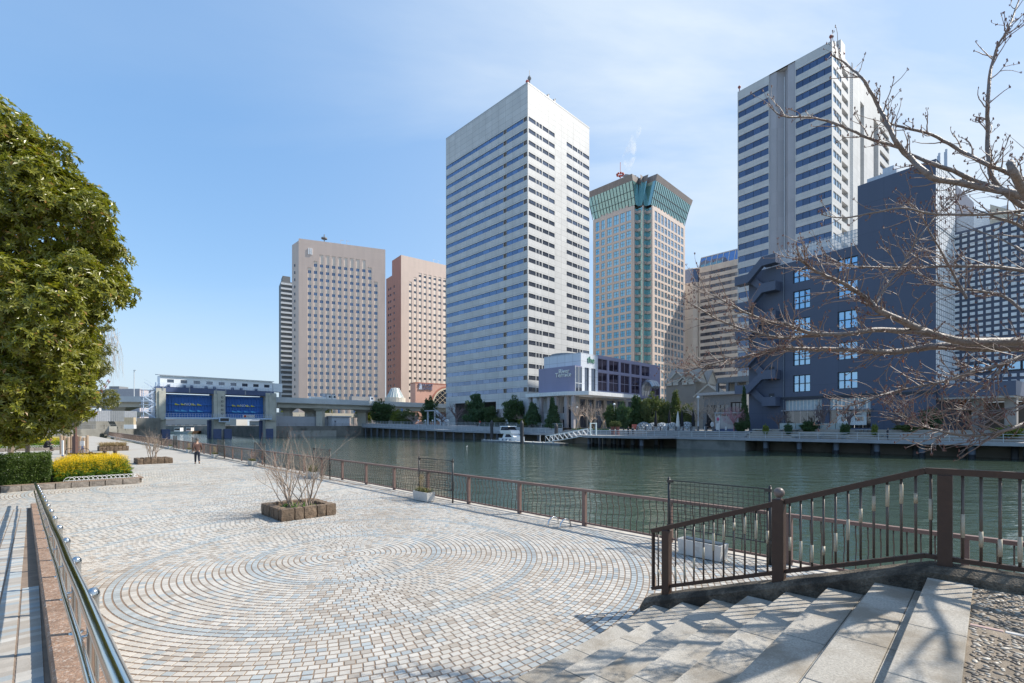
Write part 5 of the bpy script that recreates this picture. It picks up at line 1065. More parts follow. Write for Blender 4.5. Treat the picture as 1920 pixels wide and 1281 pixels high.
for i in range(44): x = gx(309) + (gx(508) - gx(309)) * i / 43; m.box(x - .035, x + .035, -1.0, -.93, zdeck, zdeck + 1.1)
for z in (.5, 1.08): m.box(gx(309), gx(508), -1.01, -.92, zdeck + z, zdeck + z + .07)
mk('walkway_railing', m, M_lblue, gate)
m = MB(); m.box(gx(408.5), gx(428.5), -1.6, -1.05, zdeck - 1.5, zdeck + .1); b_ = mk('display_frame', m, M_lblue, gate); m = MB(); m.box(gx(410.5), gx(426.5), -1.66, -1.6, zdeck - 1.15, zdeck - .25); mk('display_panel', m, pm('display_dark', (0.05, 0.045, 0.045), 0.4), b_)
bx0, bx1 = gx(454), gx(476); m = MB(); m.box(bx0, bx1, -1.1, -1.03, zdeck + .1, zdeck + .95); bn = mk('banner', m, pm('banner_white', (0.75, 0.74, 0.74), 0.6), gate); text('banner_lettering', '航行注意', 0.62, M_gated, bn, ((bx0 + bx1) / 2 + .6, -1.12, zdeck + .5), (rad(90), 0, 0), 0.005); m = MB(); m.box(bx0 + .25, bx0 + .95, -1.14, -1.11, zdeck + .2, zdeck + .85); mk('banner_emblem', m, M_red, bn)
for px in (311, 408, 427.5, 506):
    m = MB(); x = gx(px, -.5); m.box(x - 1.1, x + 1.1, -0.6, 0.45, WZ - 2, 1.4); mk('fender', m, M_gated, gate)
for px in (391, 396, 400, 488, 492, 496):
    m = MB(); m.tube([(gx(px, 4), 4, WZ - 2), (gx(px, 4), 4, 4.3)], 0.45, 8); mk('guide_pile', m, M_gated, gate)
# stair cage on the left of the gate
sc_ = thing('gate_stair', 'pale blue steel stair cage on the outer side of the flood gate', 'stair', (gc[0], gc[1], 0), rad(45))
xs_ = gx(268, 2)
for (dx, dy) in ((0, 0), (3.4, 0), (0, 3), (3.4, 3)): m = MB(); m.box(xs_ + dx - .09, xs_ + dx + .09, 1 + dy - .09, 1 + dy + .09, 4.4, 13.5 if dx == 0 else 16); mk('upright', m, M_lblue, sc_)
for k in range(5):
    z = 4.6 + k * 2.2; m = MB(); m.box(xs_ - .6, xs_ + 3.6, 0.8, 4.2, z - .1, z); mk('landing', m, M_lblue, sc_); s = 1 if k % 2 else -1
    m = MB(); m.beam((xs_ + 1.7 - s * 1.5, 0.9, z), (xs_ + 1.7 + s * 1.5, 0.9, z + 2.2), .15, .3); m.beam((xs_ + 1.7 - s * 1.5, 0.9, z + 1), (xs_ + 1.7 + s * 1.5, 0.9, z + 3.1), .08, .08); mk('stair_flight', m, M_lblue, sc_)
    m = MB(); m.box(xs_ - .6, xs_ + 3.5, 0.8, .87, z + .55, z + .62); m.box(xs_ - .6, xs_ + 3.5, 0.8, .87, z + 1.0, z + 1.08); mk('guard_rail', m, M_lblue, sc_)
# abutments both sides of the gate
m = MB(); m.box(gx(240, 0), gx(300), -1, 8, -6, gz(784)); one('gate_abutment', 'stained concrete abutment under the stair cage left of the flood gate', 'wall', m, M_concd, (gc[0], gc[1], 0), rad(45))

# ================================================================== EXPRESSWAY
M_via = pm('viaduct_concrete', (0.54, 0.51, 0.43), 0.85, var=0.12, scale=0.15, dirt=((0.32, 0.30, 0.25), 0.15, 0.5, 0.5)); M_vpar = pm('viaduct_parapet', (0.58, 0.60, 0.60), 0.75, var=0.1, scale=0.2)
vp = [(-260, 180), (-195, 181), (-135, 182), (kx(522) * 186, 186), (kx(680) * 212, 212), (kx(830) * 246, 246), (kx(960) * 296, 296), (kx(1060) * 360, 360)]
via = thing('expressway', 'long concrete elevated expressway passing behind the flood gate', 'viaduct'); zv = zat(746, 186)
def offs(pl, d):
    o = []
    for i, p in enumerate(pl):
        a = Vector(pl[max(i - 1, 0)]); c = Vector(pl[min(i + 1, len(pl) - 1)]); t = (c - a).normalized(); o.append((p[0] + t.y * d, p[1] - t.x * d))
    return o
for nm, o0, o1, z0, z1, mt in (('deck', -6, 5.4, zv - 2.2, zv - 1.0, M_via), ('girder', -4.4, 4.2, zv - 3.9, zv - 2.21, M_via), ('parapet', 5.1, 5.5, zv - 2.0, zv, M_vpar), ('parapet', -6.1, -5.8, zv - 2.0, zv - .2, M_vpar)):
    A_, B_ = offs(vp, o0), offs(vp, o1)
    for i in range(len(vp) - 1):
        m = MB(); m.hexa([(*A_[i], z0), (*B_[i], z0), (*B_[i + 1], z0), (*A_[i + 1], z0), (*A_[i], z1), (*B_[i], z1), (*B_[i + 1], z1), (*A_[i + 1], z1)]); mk(nm, m, mt, via)
for (x, y, wd) in ((kx(228) * 181, 181, 2.2), (-250, 180, 2.2), (kx(582) * 198, 198, 1.8), (kx(601) * 190, 190, 1.2), (kx(680) * 213, 213, 1.8), (kx(745) * 228, 228, 1.8), (kx(800) * 240, 240, 1.8), (kx(540) * 189, 189, 1.2)):
    m = MB(); m.box(x - wd, x + wd, y - 1.4, y + 1.4, -3, zv - 5.2); m.hexa([(x - wd, y - 1.4, zv - 5.2), (x + wd, y - 1.4, zv - 5.2), (x + wd, y + 1.4, zv - 5.2), (x - wd, y + 1.4, zv - 5.2), (x - wd * 1.9, y - 3, zv - 3.9), (x + wd * 1.9, y - 3, zv - 3.9), (x + wd * 1.9, y + 3, zv - 3.9), (x - wd * 1.9, y + 3, zv - 3.9)]); mk('pier', m, M_via, via)
lower = [(p[0] - 6, p[1] + 22) for p in vp]
for i in range(len(lower) - 1):
    m = MB(); A_, B_ = offs(lower, -5), offs(lower, 5); m.hexa([(*A_[i], zv - 7), (*B_[i], zv - 7), (*B_[i + 1], zv - 7), (*A_[i + 1], zv - 7), (*A_[i], zv - 5.2), (*B_[i], zv - 5.2), (*B_[i + 1], zv - 5.2), (*A_[i + 1], zv - 5.2)]); mk('lower_deck', m, M_via, via)
# ================================================================== FAR BANK
M_pave2 = pm('far_bank_paving', (0.36, 0.34, 0.31), 0.85, var=0.15, scale=0.6); M_deckw = pm('deck_boards', (0.30, 0.29, 0.285), 0.8, var=0.15, scale=3, stretch=(1, 1, 1)); M_deckf = pm('deck_fascia', (0.33, 0.34, 0.36), 0.75, var=0.15, scale=0.8); M_pile = pm('pile_steel', (0.11, 0.125, 0.15), 0.7, var=0.2, scale=1.0); M_pblack = pm('pile_black', (0.02, 0.02, 0.022), 0.6)
fb = MB(); fb.prism([uv(-300, 91.5)[:2], uv(76, 91.5)[:2], uv(76, 97)[:2], uv(186, 104)[:2], uv(186, 1500)[:2], uv(-900, 1500)[:2], uv(-900, 91.5)[:2]], -6, GL); mk('far_ground', fb, M_pave2, kind='structure')
q = MB(); q.prism([uv(181.5, 60)[:2], uv(186, 104.2)[:2], uv(900, 104)[:2], uv(900, 60)[:2]], -6, 2.3); one('quay_wall', 'grey concrete quay wall right of the flood gate', 'wall', q, M_concd)
q = MB(); q.prism([uv(180.6, 66)[:2], uv(180.9, 84)[:2], uv(181.6, 84)[:2], uv(181.5, 66)[:2]], -6, 0.6); one('quay_ledge', 'pale concrete ledge at the foot of the quay wall beside the gate', 'wall', q, M_conc)
q = MB(); q.prism([uv(188, 60)[:2], uv(189, 86)[:2], uv(190, 86)[:2], uv(189, 60)[:2]], 2.3, 6.0); one('parapet_wall', 'long pale grey panel wall above the quay behind the bare shrub', 'wall', q, panel('grey_panels', (0.42, 0.43, 0.46), 1.0, 8, line=0.8, lw=0.06))
def railing(name, label, pts, h, mat, sp=2.0, nb=3, group=None, r=0.035):
    t = thing(name, label, 'railing', group=group)
    for a, c in zip(pts, pts[1:]):
        a, c = Vector(a), Vector(c); n = max(1, int((c - a).length / sp))
        for i in range(n + 1):
            p = a.lerp(c, i / n); m = MB(); m.box(p.x - r, p.x + r, p.y - r, p.y + r, p.z, p.z + h); mk('post', m, mat, t)
        for k in range(nb):
            z = h * (k + 1) / nb; m = MB(); m.beam(a + Vector((0, 0, z - .03)), c + Vector((0, 0, z - .03)), 0.045, 0.055); mk('rail', m, mat, t)
    return t
M_rail = pm('pale_rail', (0.50, 0.53, 0.56), 0.4, var=0.05)
railing('parapet_railing', 'white guard rail on top of the long pale wall', [uv(188.4, 60, 6.0), uv(189.4, 86, 6.0)], 1.0, M_rail, 2.6, 2)
# small white hut
hp = pt(608, 800, 186); hut = thing('quay_hut', 'small pale grey flat roofed hut on the quay', 'hut', uv(183.5, 84.0, 2.3), rad(45)); m = MB(); m.box(0, 7.2, 0.8, 5, 0, 3.6); mk('wall', m, pm('hut_grey', (0.55, 0.57, 0.62), 0.6), hut); m = MB(); m.box(-.5, 7.7, .3, 5.5, 3.6, 4.0); mk('roof', m, pm('hut_roof', (0.45, 0.47, 0.5), 0.6), hut); m = MB(); m.box(.6, 1.5, .74, .79, 0.1, 2.4); d = mk('door', m, pm('hut_door', (0.40, 0.43, 0.50), 0.5), hut); m = MB(); m.box(.8, 1.3, .70, .735, 1.5, 2.0); mk('door_window', m, M_frame, d)
railing('hut_railing', 'low steel railing in front of the pale quay hut', [uv(182.2, 60, 2.3), uv(184.5, 100, 2.3)], 1.1, M_grey, 3, 2)
# promenade deck on piles
def deck(name, label, plan, z, th=0.42):
    t = thing(name, label, 'deck'); m = MB(); m.prism([p[:2] for p in plan], z - th, z); mk('deck_slab', m, M_deckf, t); m = MB(); m.add([(p[0], p[1], z + .004) for p in plan], [tuple(range(len(plan)))]); mk('boards', m, M_deckw, t); return t
ZD = 0.55
dk = deck('promenade_deck', 'long grey promenade deck on piles along the far bank', [uv(-60, 83.5), uv(60.5, 83.5), uv(60.5, 91.4), uv(-60, 91.4)], ZD)
pil = MB(); pil.tube([(0, 0, WZ - 3), (0, 0, ZD - .43)], 0.36, 8); pilm = pil.mesh('pile', [M_pile], True); pil2 = MB(); pil2.tube([(0, 0, WZ - 3), (0, 0, WZ + 0.55)], 0.37, 8); pil2m = pil2.mesh('tide_mark', [M_pblack], True)
for i in range(-3, 13):
    u = 1.8 + 4.85 * i
    if 28.5 < u < 41.5: continue
    p = put('pile', pilm, dk, uv(u, 84.4)); put('tide_mark', pil2m, p); put('pile', pilm, dk, uv(u + 1, 88.5))
m = MB(); m.prism([uv(-60, 89.5)[:2], uv(60, 89.5)[:2], uv(60, 91)[:2], uv(-60, 91)[:2]], -5, ZD - .45); mk('back_wall', m, M_concd, dk)
m = MB(); m.prism([uv(29, 83.8)[:2], uv(41, 83.8)[:2], uv(41, 89)[:2], uv(29, 89)[:2]], -5, ZD - .43); one('landing_wall', 'mossy concrete wall under the promenade between the pile bays', 'wall', m, M_concd)
railing('deck_railing', 'thin pale steel railing along the promenade deck edge', [uv(-40, 83.65, ZD), uv(60, 83.65, ZD)], 1.05, M_rail, 2.4, 3, r=0.025)
pf = deck('landing_platform', 'protruding landing platform at the head of the gangway', [vpx(1101, 76.5), vpx(1213, 77.5), uv(41, 83.4), uv(66, 83.4)], ZD + .1)
for px in (1105, 1118, 1134, 1152, 1168, 1186, 1203):
    c = vpx(px, 78.3 if px % 2 else 80.5); p = put('pile', pilm, pf, c); put('tide_mark', pil2m, p)
railing('platform_railing', 'pale blue railing round the landing platform', [vpx(1103, 76.7, ZD + .1), vpx(1212, 77.7, ZD + .1)], 1.1, M_rail, 2.0, 3, r=0.03)
gp_ = thing('gangway_gate', 'tall pale blue steel gate frame at the top of the gangway', 'gate', vpx(1107, 77.2, ZD + .1), rad(45))
for x in (0, 1.9): m = MB(); m.box(x - .13, x + .13, -.1, .1, 0, 2.5); mk('post', m, pm('pale_blue_steel', (0.48, 0.58, 0.62), 0.5), gp_)
m = MB(); m.box(0, 1.9, -.06, .06, 2.3, 2.45); mk('lintel', m, MATS['pale_blue_steel'], gp_)
# sloping pier deck further left
sp = thing('sloping_pier', 'long sloping pier deck on dark piles under the white tower', 'pier'); A0, A1, A2 = vpx(1052, 86.5, 0.75), vpx(857, 91.5, 1.05), vpx(678, 96.5, 2.3); BK = Vector((3.2, 3.2, 0))
for a, c in ((A0, A1), (A1, A2)):
    m = MB(); m.hexa([a - Vector((0, 0, .55)), a + BK - Vector((0, 0, .55)), c + BK - Vector((0, 0, .55)), c - Vector((0, 0, .55)), a, a + BK, c + BK, c]); mk('deck_slab', m, M_deckf, sp)
    n = int((c - a).length / 5)
    for i in range(n): p = a.lerp(c, (i + .5) / n) + Vector((.5, .5, 0)); m = MB(); m.tube([(p.x, p.y, WZ - 3), (p.x, p.y, p.z - .5)], 0.38, 7); mk('pile', m, M_pile, sp)
m = MB(); m.add([(*(A0 + BK)[:2], -5), (*(A1 + BK)[:2], -5), (*(A2 + BK)[:2], -5), (*(A2 + BK)[:2], 1.6), (*(A1 + BK)[:2], 0.5), (*(A0 + BK)[:2], .2)], [(0, 1, 4, 5), (1, 2, 3, 4)]); mk('back_wall', m, M_concd, sp)
railing('pier_railing', 'pale railing along the sloping pier', [A0, A1, A2], 1.05, M_rail, 2.5, 3)
m = MB(); P0, P1, P2 = vpx(1055, 90.5), vpx(857, 96), vpx(676, 103)
m.add([(*P0[:2], 0.3), (*P1[:2], .3), (*P2[:2], .3), (*P0[:2], 2.0), (*P1[:2], 2.4), (*P2[:2], 3.4), (*(P0 + BK * 3)[:2], 2.0), (*(P1 + BK * 3)[:2], 2.4), (*(P2 + BK * 3)[:2], 3.4)], [(0, 1, 4, 3), (1, 2, 5, 4), (3, 4, 7, 6), (4, 5, 8, 7)]); one('embankment_wall', 'low light grey block wall behind the sloping pier', 'wall', m, panel('block_wall', (0.37, 0.375, 0.38), 0.8, .5, line=0.8, lw=0.04, xs=1))
railing('embankment_railing', 'white garden railing on the low wall below the white tower', [(*P0[:2], 2.0), (*P1[:2], 2.4), (*P2[:2], 3.4)], 1.1, M_rail, 2.5, 3)
# floating pontoon, yacht, mooring piles, gangway
M_white = pm('boat_white', (0.80, 0.80, 0.79), 0.25, var=0.03); pz = WZ + .45
D0, D1 = vpx(902, 82.5), vpx(1049, 78.0); dd = (D1 - D0).normalized(); nn = Vector((-dd.y, dd.x, 0)) if Vector((-dd.y, dd.x, 0)).y > 0 else Vector((dd.y, -dd.x, 0)); DL = (D1 - D0).length; da = math.atan2(dd.y, dd.x)
po = thing('pontoon', 'long floating pontoon with pale deck beside the moored yacht', 'pontoon', (D0.x, D0.y, 0), da)
m = MB(); m.box(0, DL, 0, 2.6, pz - .1, pz); mk('pontoon_deck', m, pm('pontoon_pale', (0.56, 0.55, 0.52), 0.7), po)
n = 11
for i in range(n): m = MB(); m.box(DL * i / n + .08, DL * (i + 1) / n - .08, .05, 2.55, WZ - .4, pz - .1); mk('float', m, pm('float_grey', (0.20, 0.21, 0.22), 0.7), po)
for i in range(9): m = MB(); x = DL * (i + .3) / 9; m.box(x, x + .25, .1, .35, pz, pz + .22); mk('cleat', m, M_rail, po)
for x, y in ((DL * .28, 2.3), (DL * .70, 2.3), (DL * .84, 2.3)): m = MB(); m.box(x - .06, x + .06, y - .06, y + .06, pz, pz + 1.5); mk('service_post', m, M_rail, po)
for k, (px, v, zt_, lb) in enumerate(((922, 84.5, 4.3, 'dark mooring pile at the left end of the pontoon'), (978.5, 78.6, 4.1, 'dark mooring pile in front of the yacht'), (1043, 83.5, 3.4, 'dark mooring pile behind the gangway foot'))):
    c = vpx(px, v); m = MB(); m.tube([(0, 0, WZ - 3), (0, 0, zt_ - 1.0)], 0.42, 10); m.lathe([(0.42, zt_ - 1.0), (0.25, zt_ - .6), (0.05, zt_ - .3)], 10); one('mooring_pile', lb, 'pile', m, pm('pile_dark', (0.05, 0.05, 0.055), 0.6), (c.x, c.y, 0), group='mooring piles')
Gb, Gt = vpx(1027, 79.5, pz + .1), vpx(1106, 79.0, ZD + .1); gw = thing('gangway', 'white truss gangway sloping from platform down to pontoon', 'gangway')
sd_ = Vector((.55, .55, 0))
m = MB(); m.beam(Gb, Gt, 1.3, .1); mk('walkway', m, M_deckw, gw)
for s in (-1, 1):
    m = MB(); m.beam(Gb + sd_ * s, Gt + sd_ * s, .1, .14); mk('chord', m, M_white, gw); m = MB(); m.beam(Gb + sd_ * s + Vector((0, 0, 1.35)), Gt + sd_ * s + Vector((0, 0, 1.35)), .1, .12); mk('chord', m, M_white, gw)
    n = 9
    for i in range(n + 1):
        p = Gb.lerp(Gt, i / n) + sd_ * s
        if i < n: q_ = Gb.lerp(Gt, (i + 1) / n) + sd_ * s; m = MB(); m.beam(p + Vector((0, 0, 1.35)), q_, .08, .1); mk('diagonal', m, M_white, gw)
        m = MB(); m.beam(p, p + Vector((0, 0, 1.35)), .07, .07); mk('strut', m, M_white, gw)
# flybridge yacht: local x towards the bow (right in the picture)
yc = vpx(943, 84.6); ya = thing('yacht', 'white flybridge motor yacht moored behind the pontoon', 'boat', (yc.x, yc.y, WZ), da - .02); YL = 9.2
st_ = [(0, 1.35, 0.0, 1.05), (2.2, 1.45, 0, 1.05), (4.6, 1.4, 0, 1.2), (6.8, 1.05, 0.05, 1.38), (8.3, .5, .2, 1.5), (9.2, .06, .75, 1.58)]
m = MB()
for x, w_, zk, zd_ in st_: m.v += [(x, -w_, zd_), (x, -w_ * .86, zk + .25), (x, 0, zk - .2), (x, w_ * .86, zk + .25), (x, w_, zd_)]
for i in range(5):
    for j in range(4): m.f.append((i * 5 + j, i * 5 + j + 1, (i + 1) * 5 + j + 1, (i + 1) * 5 + j)); m.m.append(0)
    m.f.append((i * 5, (i + 1) * 5, (i + 1) * 5 + 4, i * 5 + 4)); m.m.append(0)
m.f.append((0, 1, 2, 3, 4)); m.m.append(0); mk('hull', m, M_white, ya)
def trap(x0, x1, x2, x3, w0, w1, z0, z1): return [(x0, -w0, z0), (x1, -w0, z0), (x1, w0, z0), (x0, w0, z0), (x2, -w1, z1), (x3, -w1, z1), (x3, w1, z1), (x2, w1, z1)]
m = MB(); m.hexa(trap(1.5, 6.9, 1.9, 5.1, 1.2, 1.05, 1.06, 2.15)); mk('cabin', m, M_white, ya)
for s in (-1, 1): m = MB(); m.add([(2.6, s * 1.2, 1.3), (5.6, s * 1.19, 1.35), (4.6, s * 1.10, 2.0), (3.0, s * 1.10, 2.0)], [(0, 1, 2, 3)]); mk('cabin_window', m, G_dark, ya)
m = MB(); m.hexa(trap(0.9, 5.6, 0.3, 5.2, 1.25, 1.35, 2.15, 3.0)); mk('flybridge', m, M_white, ya)
m = MB(); m.hexa(trap(0.6, 4.4, .8, 3.6, 1.2, 1.1, 3.0, 3.85)); mk('flybridge_screen', m, G_dark, ya); m = MB(); m.hexa(trap(0.4, 4.3, .6, 4.0, 1.3, 1.2, 3.86, 4.05)); mk('hardtop', m, M_white, ya)
for s in (-1, 1): m = MB(); m.beam((.6, s * 1.2, 3), (1.0, s * 1.2, 3.9), .3, .12, up=(0, 1, 0)); mk('arch', m, M_white, ya)
m = MB(); m.tube([(5.5, -1.1, 2.0), (7.5, -.75, 2.1), (9.0, -.1, 2.2), (7.5, .75, 2.1), (5.5, 1.1, 2.0)], .03, 5); mk('bow_rail', m, M_rail, ya)
for x in (2.0, 3.6, 5.2): m = MB(); m.tube([(x, -1.5, .3), (x, -1.5, .9)], .12, 8); mk('fender', m, M_gated, ya)
# terraced benches before the navy building
M_bench = pm('bench_wood', (0.34, 0.30, 0.26), 0.7, var=0.15, scale=2); M_benchw = pm('bench_pale', (0.58, 0.56, 0.52), 0.7)
te = thing('bench_terrace', 'tiered grey timber seating steps below the navy building', 'terrace')
for k in range(4): m = MB(); m.prism([uv(-14, 87.6 + k * 1.1)[:2], uv(30, 87.6 + k * 1.1)[:2], uv(30, 92.8)[:2], uv(-14, 92.8)[:2]], ZD + k * .36 + .01, ZD + (k + 1) * .36); mk('tier', m, M_bench, te)
bi = 0
for (pa, pb_, v, z, lb) in ((1484, 1590, 87.2, ZD, 'lowest pale slatted bench before the shop fronts'), (1497, 1588, 88.4, ZD + .36, 'second pale slatted bench up the terrace'), (1410, 1445, 90.4, 1.45, 'short pale bench at the foot of the stair'), (1460, 1496, 90.5, 1.5, 'pale bench beside the first shop front'), (1604, 1640, 90.5, 1.5, 'pale bench beside the white shop panel'), (1643, 1665, 88.5, ZD + .36, 'small pale bench at the right end of the terrace')):
    a, c = vpx(pa, v), vpx(pb_, v); t = thing('slatted_bench', lb, 'bench', group='terrace benches')
    for k in range(3): m = MB(); off_ = Vector((.25, .25, 0)) * k; m.beam(a + off_ + Vector((0, 0, z + .45)), c + off_ + Vector((0, 0, z + .45)), .2, .08); mk('slat', m, M_benchw, t)
    for f_ in (.08, .5, .92): p = a.lerp(c, f_) + Vector((.25, .25, 0)); m = MB(); m.box(p.x - .2, p.x + .2, p.y - .2, p.y + .2, z, z + .41); mk('support', m, M_grey, t)
st2 = thing('plaza_steps', 'wide dark grey stone steps from the promenade up to the cafe terrace', 'steps')
for k in range(4): m = MB(); m.prism([uv(30.2, 87.0 + k * .9)[:2], uv(72, 87.0 + k * .9)[:2], uv(72, 91.6)[:2], uv(30.2, 91.6)[:2]], ZD + .01 + k * .25, ZD + (k + 1) * .25 - .01); mk('step', m, pm('step_grey', (0.27, 0.265, 0.26), 0.8, var=.2, scale=1.0), st2)
gb = thing('glass_guard', 'glass guard panels above the seating terrace', 'railing')
for i in range(8):
    a, c = vpx(1462 + i * 15, 92.0, 2.0), vpx(1476 + i * 15, 92.0, 2.0); m = MB(); m.beam(a + Vector((0, 0, .5)), c + Vector((0, 0, .5)), .03, 1.0); mk('pane', m, pm('guard_glass', (0.30, 0.36, 0.36), 0.15), gb)
# bollards, lamps, parasols, domes on the cafe terrace
bo = MB(); bo.lathe([(.17, 0), (.15, .75), (.19, .78), (.19, .88), (.1, .95), (.01, .97)], 8); bom = bo.mesh('bollard', [pm('bollard_grey', (0.12, 0.12, 0.13), 0.6)], True)
for i in range(11):
    px = 1196 + i * 14.2; c = vpx(px, 92.2, GL); o = put('bollard', bom, None, c); o['label'] = 'dark grey bollard, %s from the red board end of the row' % ['first', 'second', 'third', 'fourth', 'fifth', 'sixth', 'seventh', 'eighth', 'ninth', 'tenth', 'last'][i]; o['category'] = 'bollard'; o['group'] = 'bollards edging the cafe terrace'
def lamp(px, v, z, h, label, mat=None, two=False):
    c = vpx(px, v, z); t = thing('street_lamp', label, 'lamp', c, group='lamps on the far bank'); mat = mat or M_rail
    m = MB(); m.tube([(0, 0, 0), (0, 0, h * .3)], .11, 7); m.tube([(0, 0, h * .3), (0, 0, h)], .07, 7); mk('pole', m, mat, t)
    m = MB(); m.lathe([(.06, h), (.28, h + .05), (.3, h + .3), (.12, h + .5), (.01, h + .52)], 9); mk('lamp_head', m, M_white, t, smooth=True); return t
lamp(1082, 93.0, GL, 5.2, 'pale lamp post before the bare trees by the canopy'); lamp(1151.5, 92.6, GL, 5.6, 'thin lamp post beside the red brown columns'); lamp(1309, 92.4, GL, 6.4, 'tall pale lamp post before the grey pavilion')
for i, px in enumerate((784.5, 797.5, 811, 825, 840)): lamp(px, 97.5, 2.3, 1.7, 'short white path lamp above the sloping pier, ' + ['leftmost', 'second', 'third', 'fourth', 'rightmost'][i] + ' of five')
for i, (px, h, lb) in enumerate(((553, 9, 'street lamp pole standing left of the quay hut'), (619, 8.5, 'street pole rising behind the quay hut'), (634, 9.2, 'dark banner pole right of the quay hut'), (663, 9.2, 'blue banner pole before the hotel'), (647, 8.3, 'curved lamp pole between the banner poles'), (752, 7.4, 'blue pole left of the bare trees'))):
    c = vpx(px, 108, 2.3); t = thing('street_pole', lb, 'pole', c, group='poles along the far road'); m = MB(); m.tube([(0, 0, 0), (0, 0, h)], .12, 6); mk('pole', m, M_rail, t)
    if i in (2, 3, 5): m = MB(); m.box(.12, .7, -.03, .03, h - 3, h - .2); mk('banner', m, pm('banner_blue', (0.10, 0.20, 0.42), 0.6), t)
    else: m = MB(); m.box(-.2, .9, -.15, .15, h - .1, h + .1); mk('lamp_head', m, M_white, t)
def parasol(px, v, h, mat, label):
    c = vpx(px, v, GL); t = thing('closed_parasol', label, 'parasol', c, group='closed parasols'); m = MB(); m.tube([(0, 0, 0), (0, 0, h)], .05, 6); mk('pole', m, M_rail, t); m = MB(); m.lathe([(.34, .9), (.36, 1.6), (.22, h * .75), (.06, h)], 9); mk('canopy', m, mat, t, smooth=True); m = MB(); m.box(-.35, .35, -.35, .35, 0, .12); mk('base', m, M_grey, t)
M_bk = pm('parasol_black', (0.015, 0.015, 0.018), 0.8); M_wh = pm('parasol_white', (0.66, 0.64, 0.60), 0.8)
parasol(1229.5, 94, 4.3, M_bk, 'black closed parasol at the left of the domes'); parasol(1255, 95, 4.4, M_bk, 'black closed parasol behind the middle domes'); parasol(1271, 93.5, 4.0, M_wh, 'white closed parasol on the cafe terrace'); parasol(1278.5, 94, 4.3, M_bk, 'black closed parasol right of the white one'); parasol(1300, 95, 4.2, M_bk, 'black closed parasol nearest the tall lamp post')
def dome(px, v, r, label):
    c = vpx(px, v, GL); t = thing('lattice_dome', label, 'dome', c, group='clear dining domes'); rng = 5; seg = 12; P = {}
    for i in range(rng + 1):
        for j in range(seg): a = (j + .5 * (i % 2)) * 2 * math.pi / seg; e = i / rng * math.pi / 2 * .98; P[i, j] = Vector((r * math.cos(e) * math.cos(a), r * math.cos(e) * math.sin(a), r * math.sin(e) * 1.0 + .1))
    m = MB()
    for i in range(rng):
        for j in range(seg):
            m.beam(P[i, j], P[i + 1, j], .07, .07); m.beam(P[i, j], P[i + 1, (j - 1 + (i % 2) * 2) % seg] if True else P[i, j], .07, .07); m.beam(P[i, j], P[i, (j + 1) % seg], .07, .07)
    mk('frame', m, M_rail, t)
    m = MB(); m.lathe([(r * math.cos(e), r * math.sin(e) + .1) for e in [k * math.pi / 16 for k in range(9)]], 14); mk('skin', m, dmat, t)
dmat = bpy.data.materials.new('clear_skin'); dmat.use_nodes = True; t_ = dmat.node_tree; p_ = t_.nodes['Principled BSDF']; p_.inputs['Base Color'].default_value = (.5, .55, .58, 1); p_.inputs['Alpha'].default_value = .22; p_.inputs['Roughness'].default_value = .15
for px, r, lb in ((1207, 1.75, 'clear lattice dome beside the red board'), (1225.5, 1.6, 'clear lattice dome second from the red board'), (1241, 1.6, 'clear lattice dome in the middle of the five'), (1258.5, 1.65, 'clear lattice dome behind the white parasol'), (1287, 1.75, 'clear lattice dome nearest the tall lamp post')): dome(px, 95.5, r, lb)
def board(name, px, v, z, w_, h, label, mat, cat='sign'):
    c = vpx(px, v, z); t = thing(name, label, cat, c, rad(45) - .5); m = MB(); m.box(-w_ / 2, w_ / 2, -.04, .04, .25, h); mk('panel', m, mat, t)
    for s in (-1, 1): m = MB(); m.box(s * w_ * .4 - .04, s * w_ * .4 + .04, -.05, .05, 0, .25); mk('foot', m, M_grey, t)
board('menu_board', 1189.5, 94, GL, 1.25, 1.35, 'red orange board left of the lattice domes', pm('board_red', (0.55, 0.15, 0.11), 0.5)); board('notice_board', 1345.5, 92.3, GL, .6, 1.5, 'white notice board before the glass shelter', M_white); board('notice_board', 1322, 92.6, GL, .35, .9, 'small white sign near the tall lamp post', M_white); board('notice_board', 1361, 91.9, GL, .3, .9, 'small white sign below the pink plum tree', M_white); board('notice_board', 1004.5, 100, 2.2, .55, 1.6, 'white sign in the shrubs behind the yacht', M_white)
c = vpx(1335.5, 92.7, GL); t = thing('round_sign', 'white round sign on a short stand by the pavilion', 'sign', c, rad(45) - .3); m = MB(); m.lathe([(.001, -.02), (.5, -.02), (.5, .02), (.001, .02)], 16); o = mk('disc', m, M_white, t, loc=(0, 0, 1.3)); o.rotation_euler = (rad(90), 0, 0); m = MB(); m.box(-.05, .05, -.04, .04, 0, .85); mk('stand', m, M_grey, t)
c = vpx(1348.5, 92.3, GL); t = thing('pole_sign', 'pink round sign on a white pole before the shelter', 'sign', c, rad(45) - .3); m = MB(); m.box(-.05, .05, -.05, .05, 0, 3.0); mk('pole', m, M_white, t); m = MB(); m.lathe([(.001, -.03), (.34, -.03), (.34, .03), (.001, .03)], 16); o = mk('disc', m, pm('sign_pink', (0.62, 0.15, 0.25), 0.5), t, loc=(-.35, 0, 2.3)); o.rotation_euler = (rad(90), 0, 0)
sh = thing('glass_shelter', 'frosted glass shelter in front of the grey pavilion', 'shelter', vpx(1341, 93.4, GL), math.atan2(vpx(1383, 93.0).y - vpx(1341, 93.4).y, vpx(1383, 93.0).x - vpx(1341, 93.4).x)); sw = (vpx(1383, 93.0) - vpx(1341, 93.4)).length
M_frost = pm('frosted_panel', (0.42, 0.39, 0.38), 0.35)
for i in range(4): m = MB(); m.box(sw * i / 4 + .04, sw * (i + 1) / 4 - .04, 0, .05, .5, 2.9); mk('panel', m, M_frost, sh)
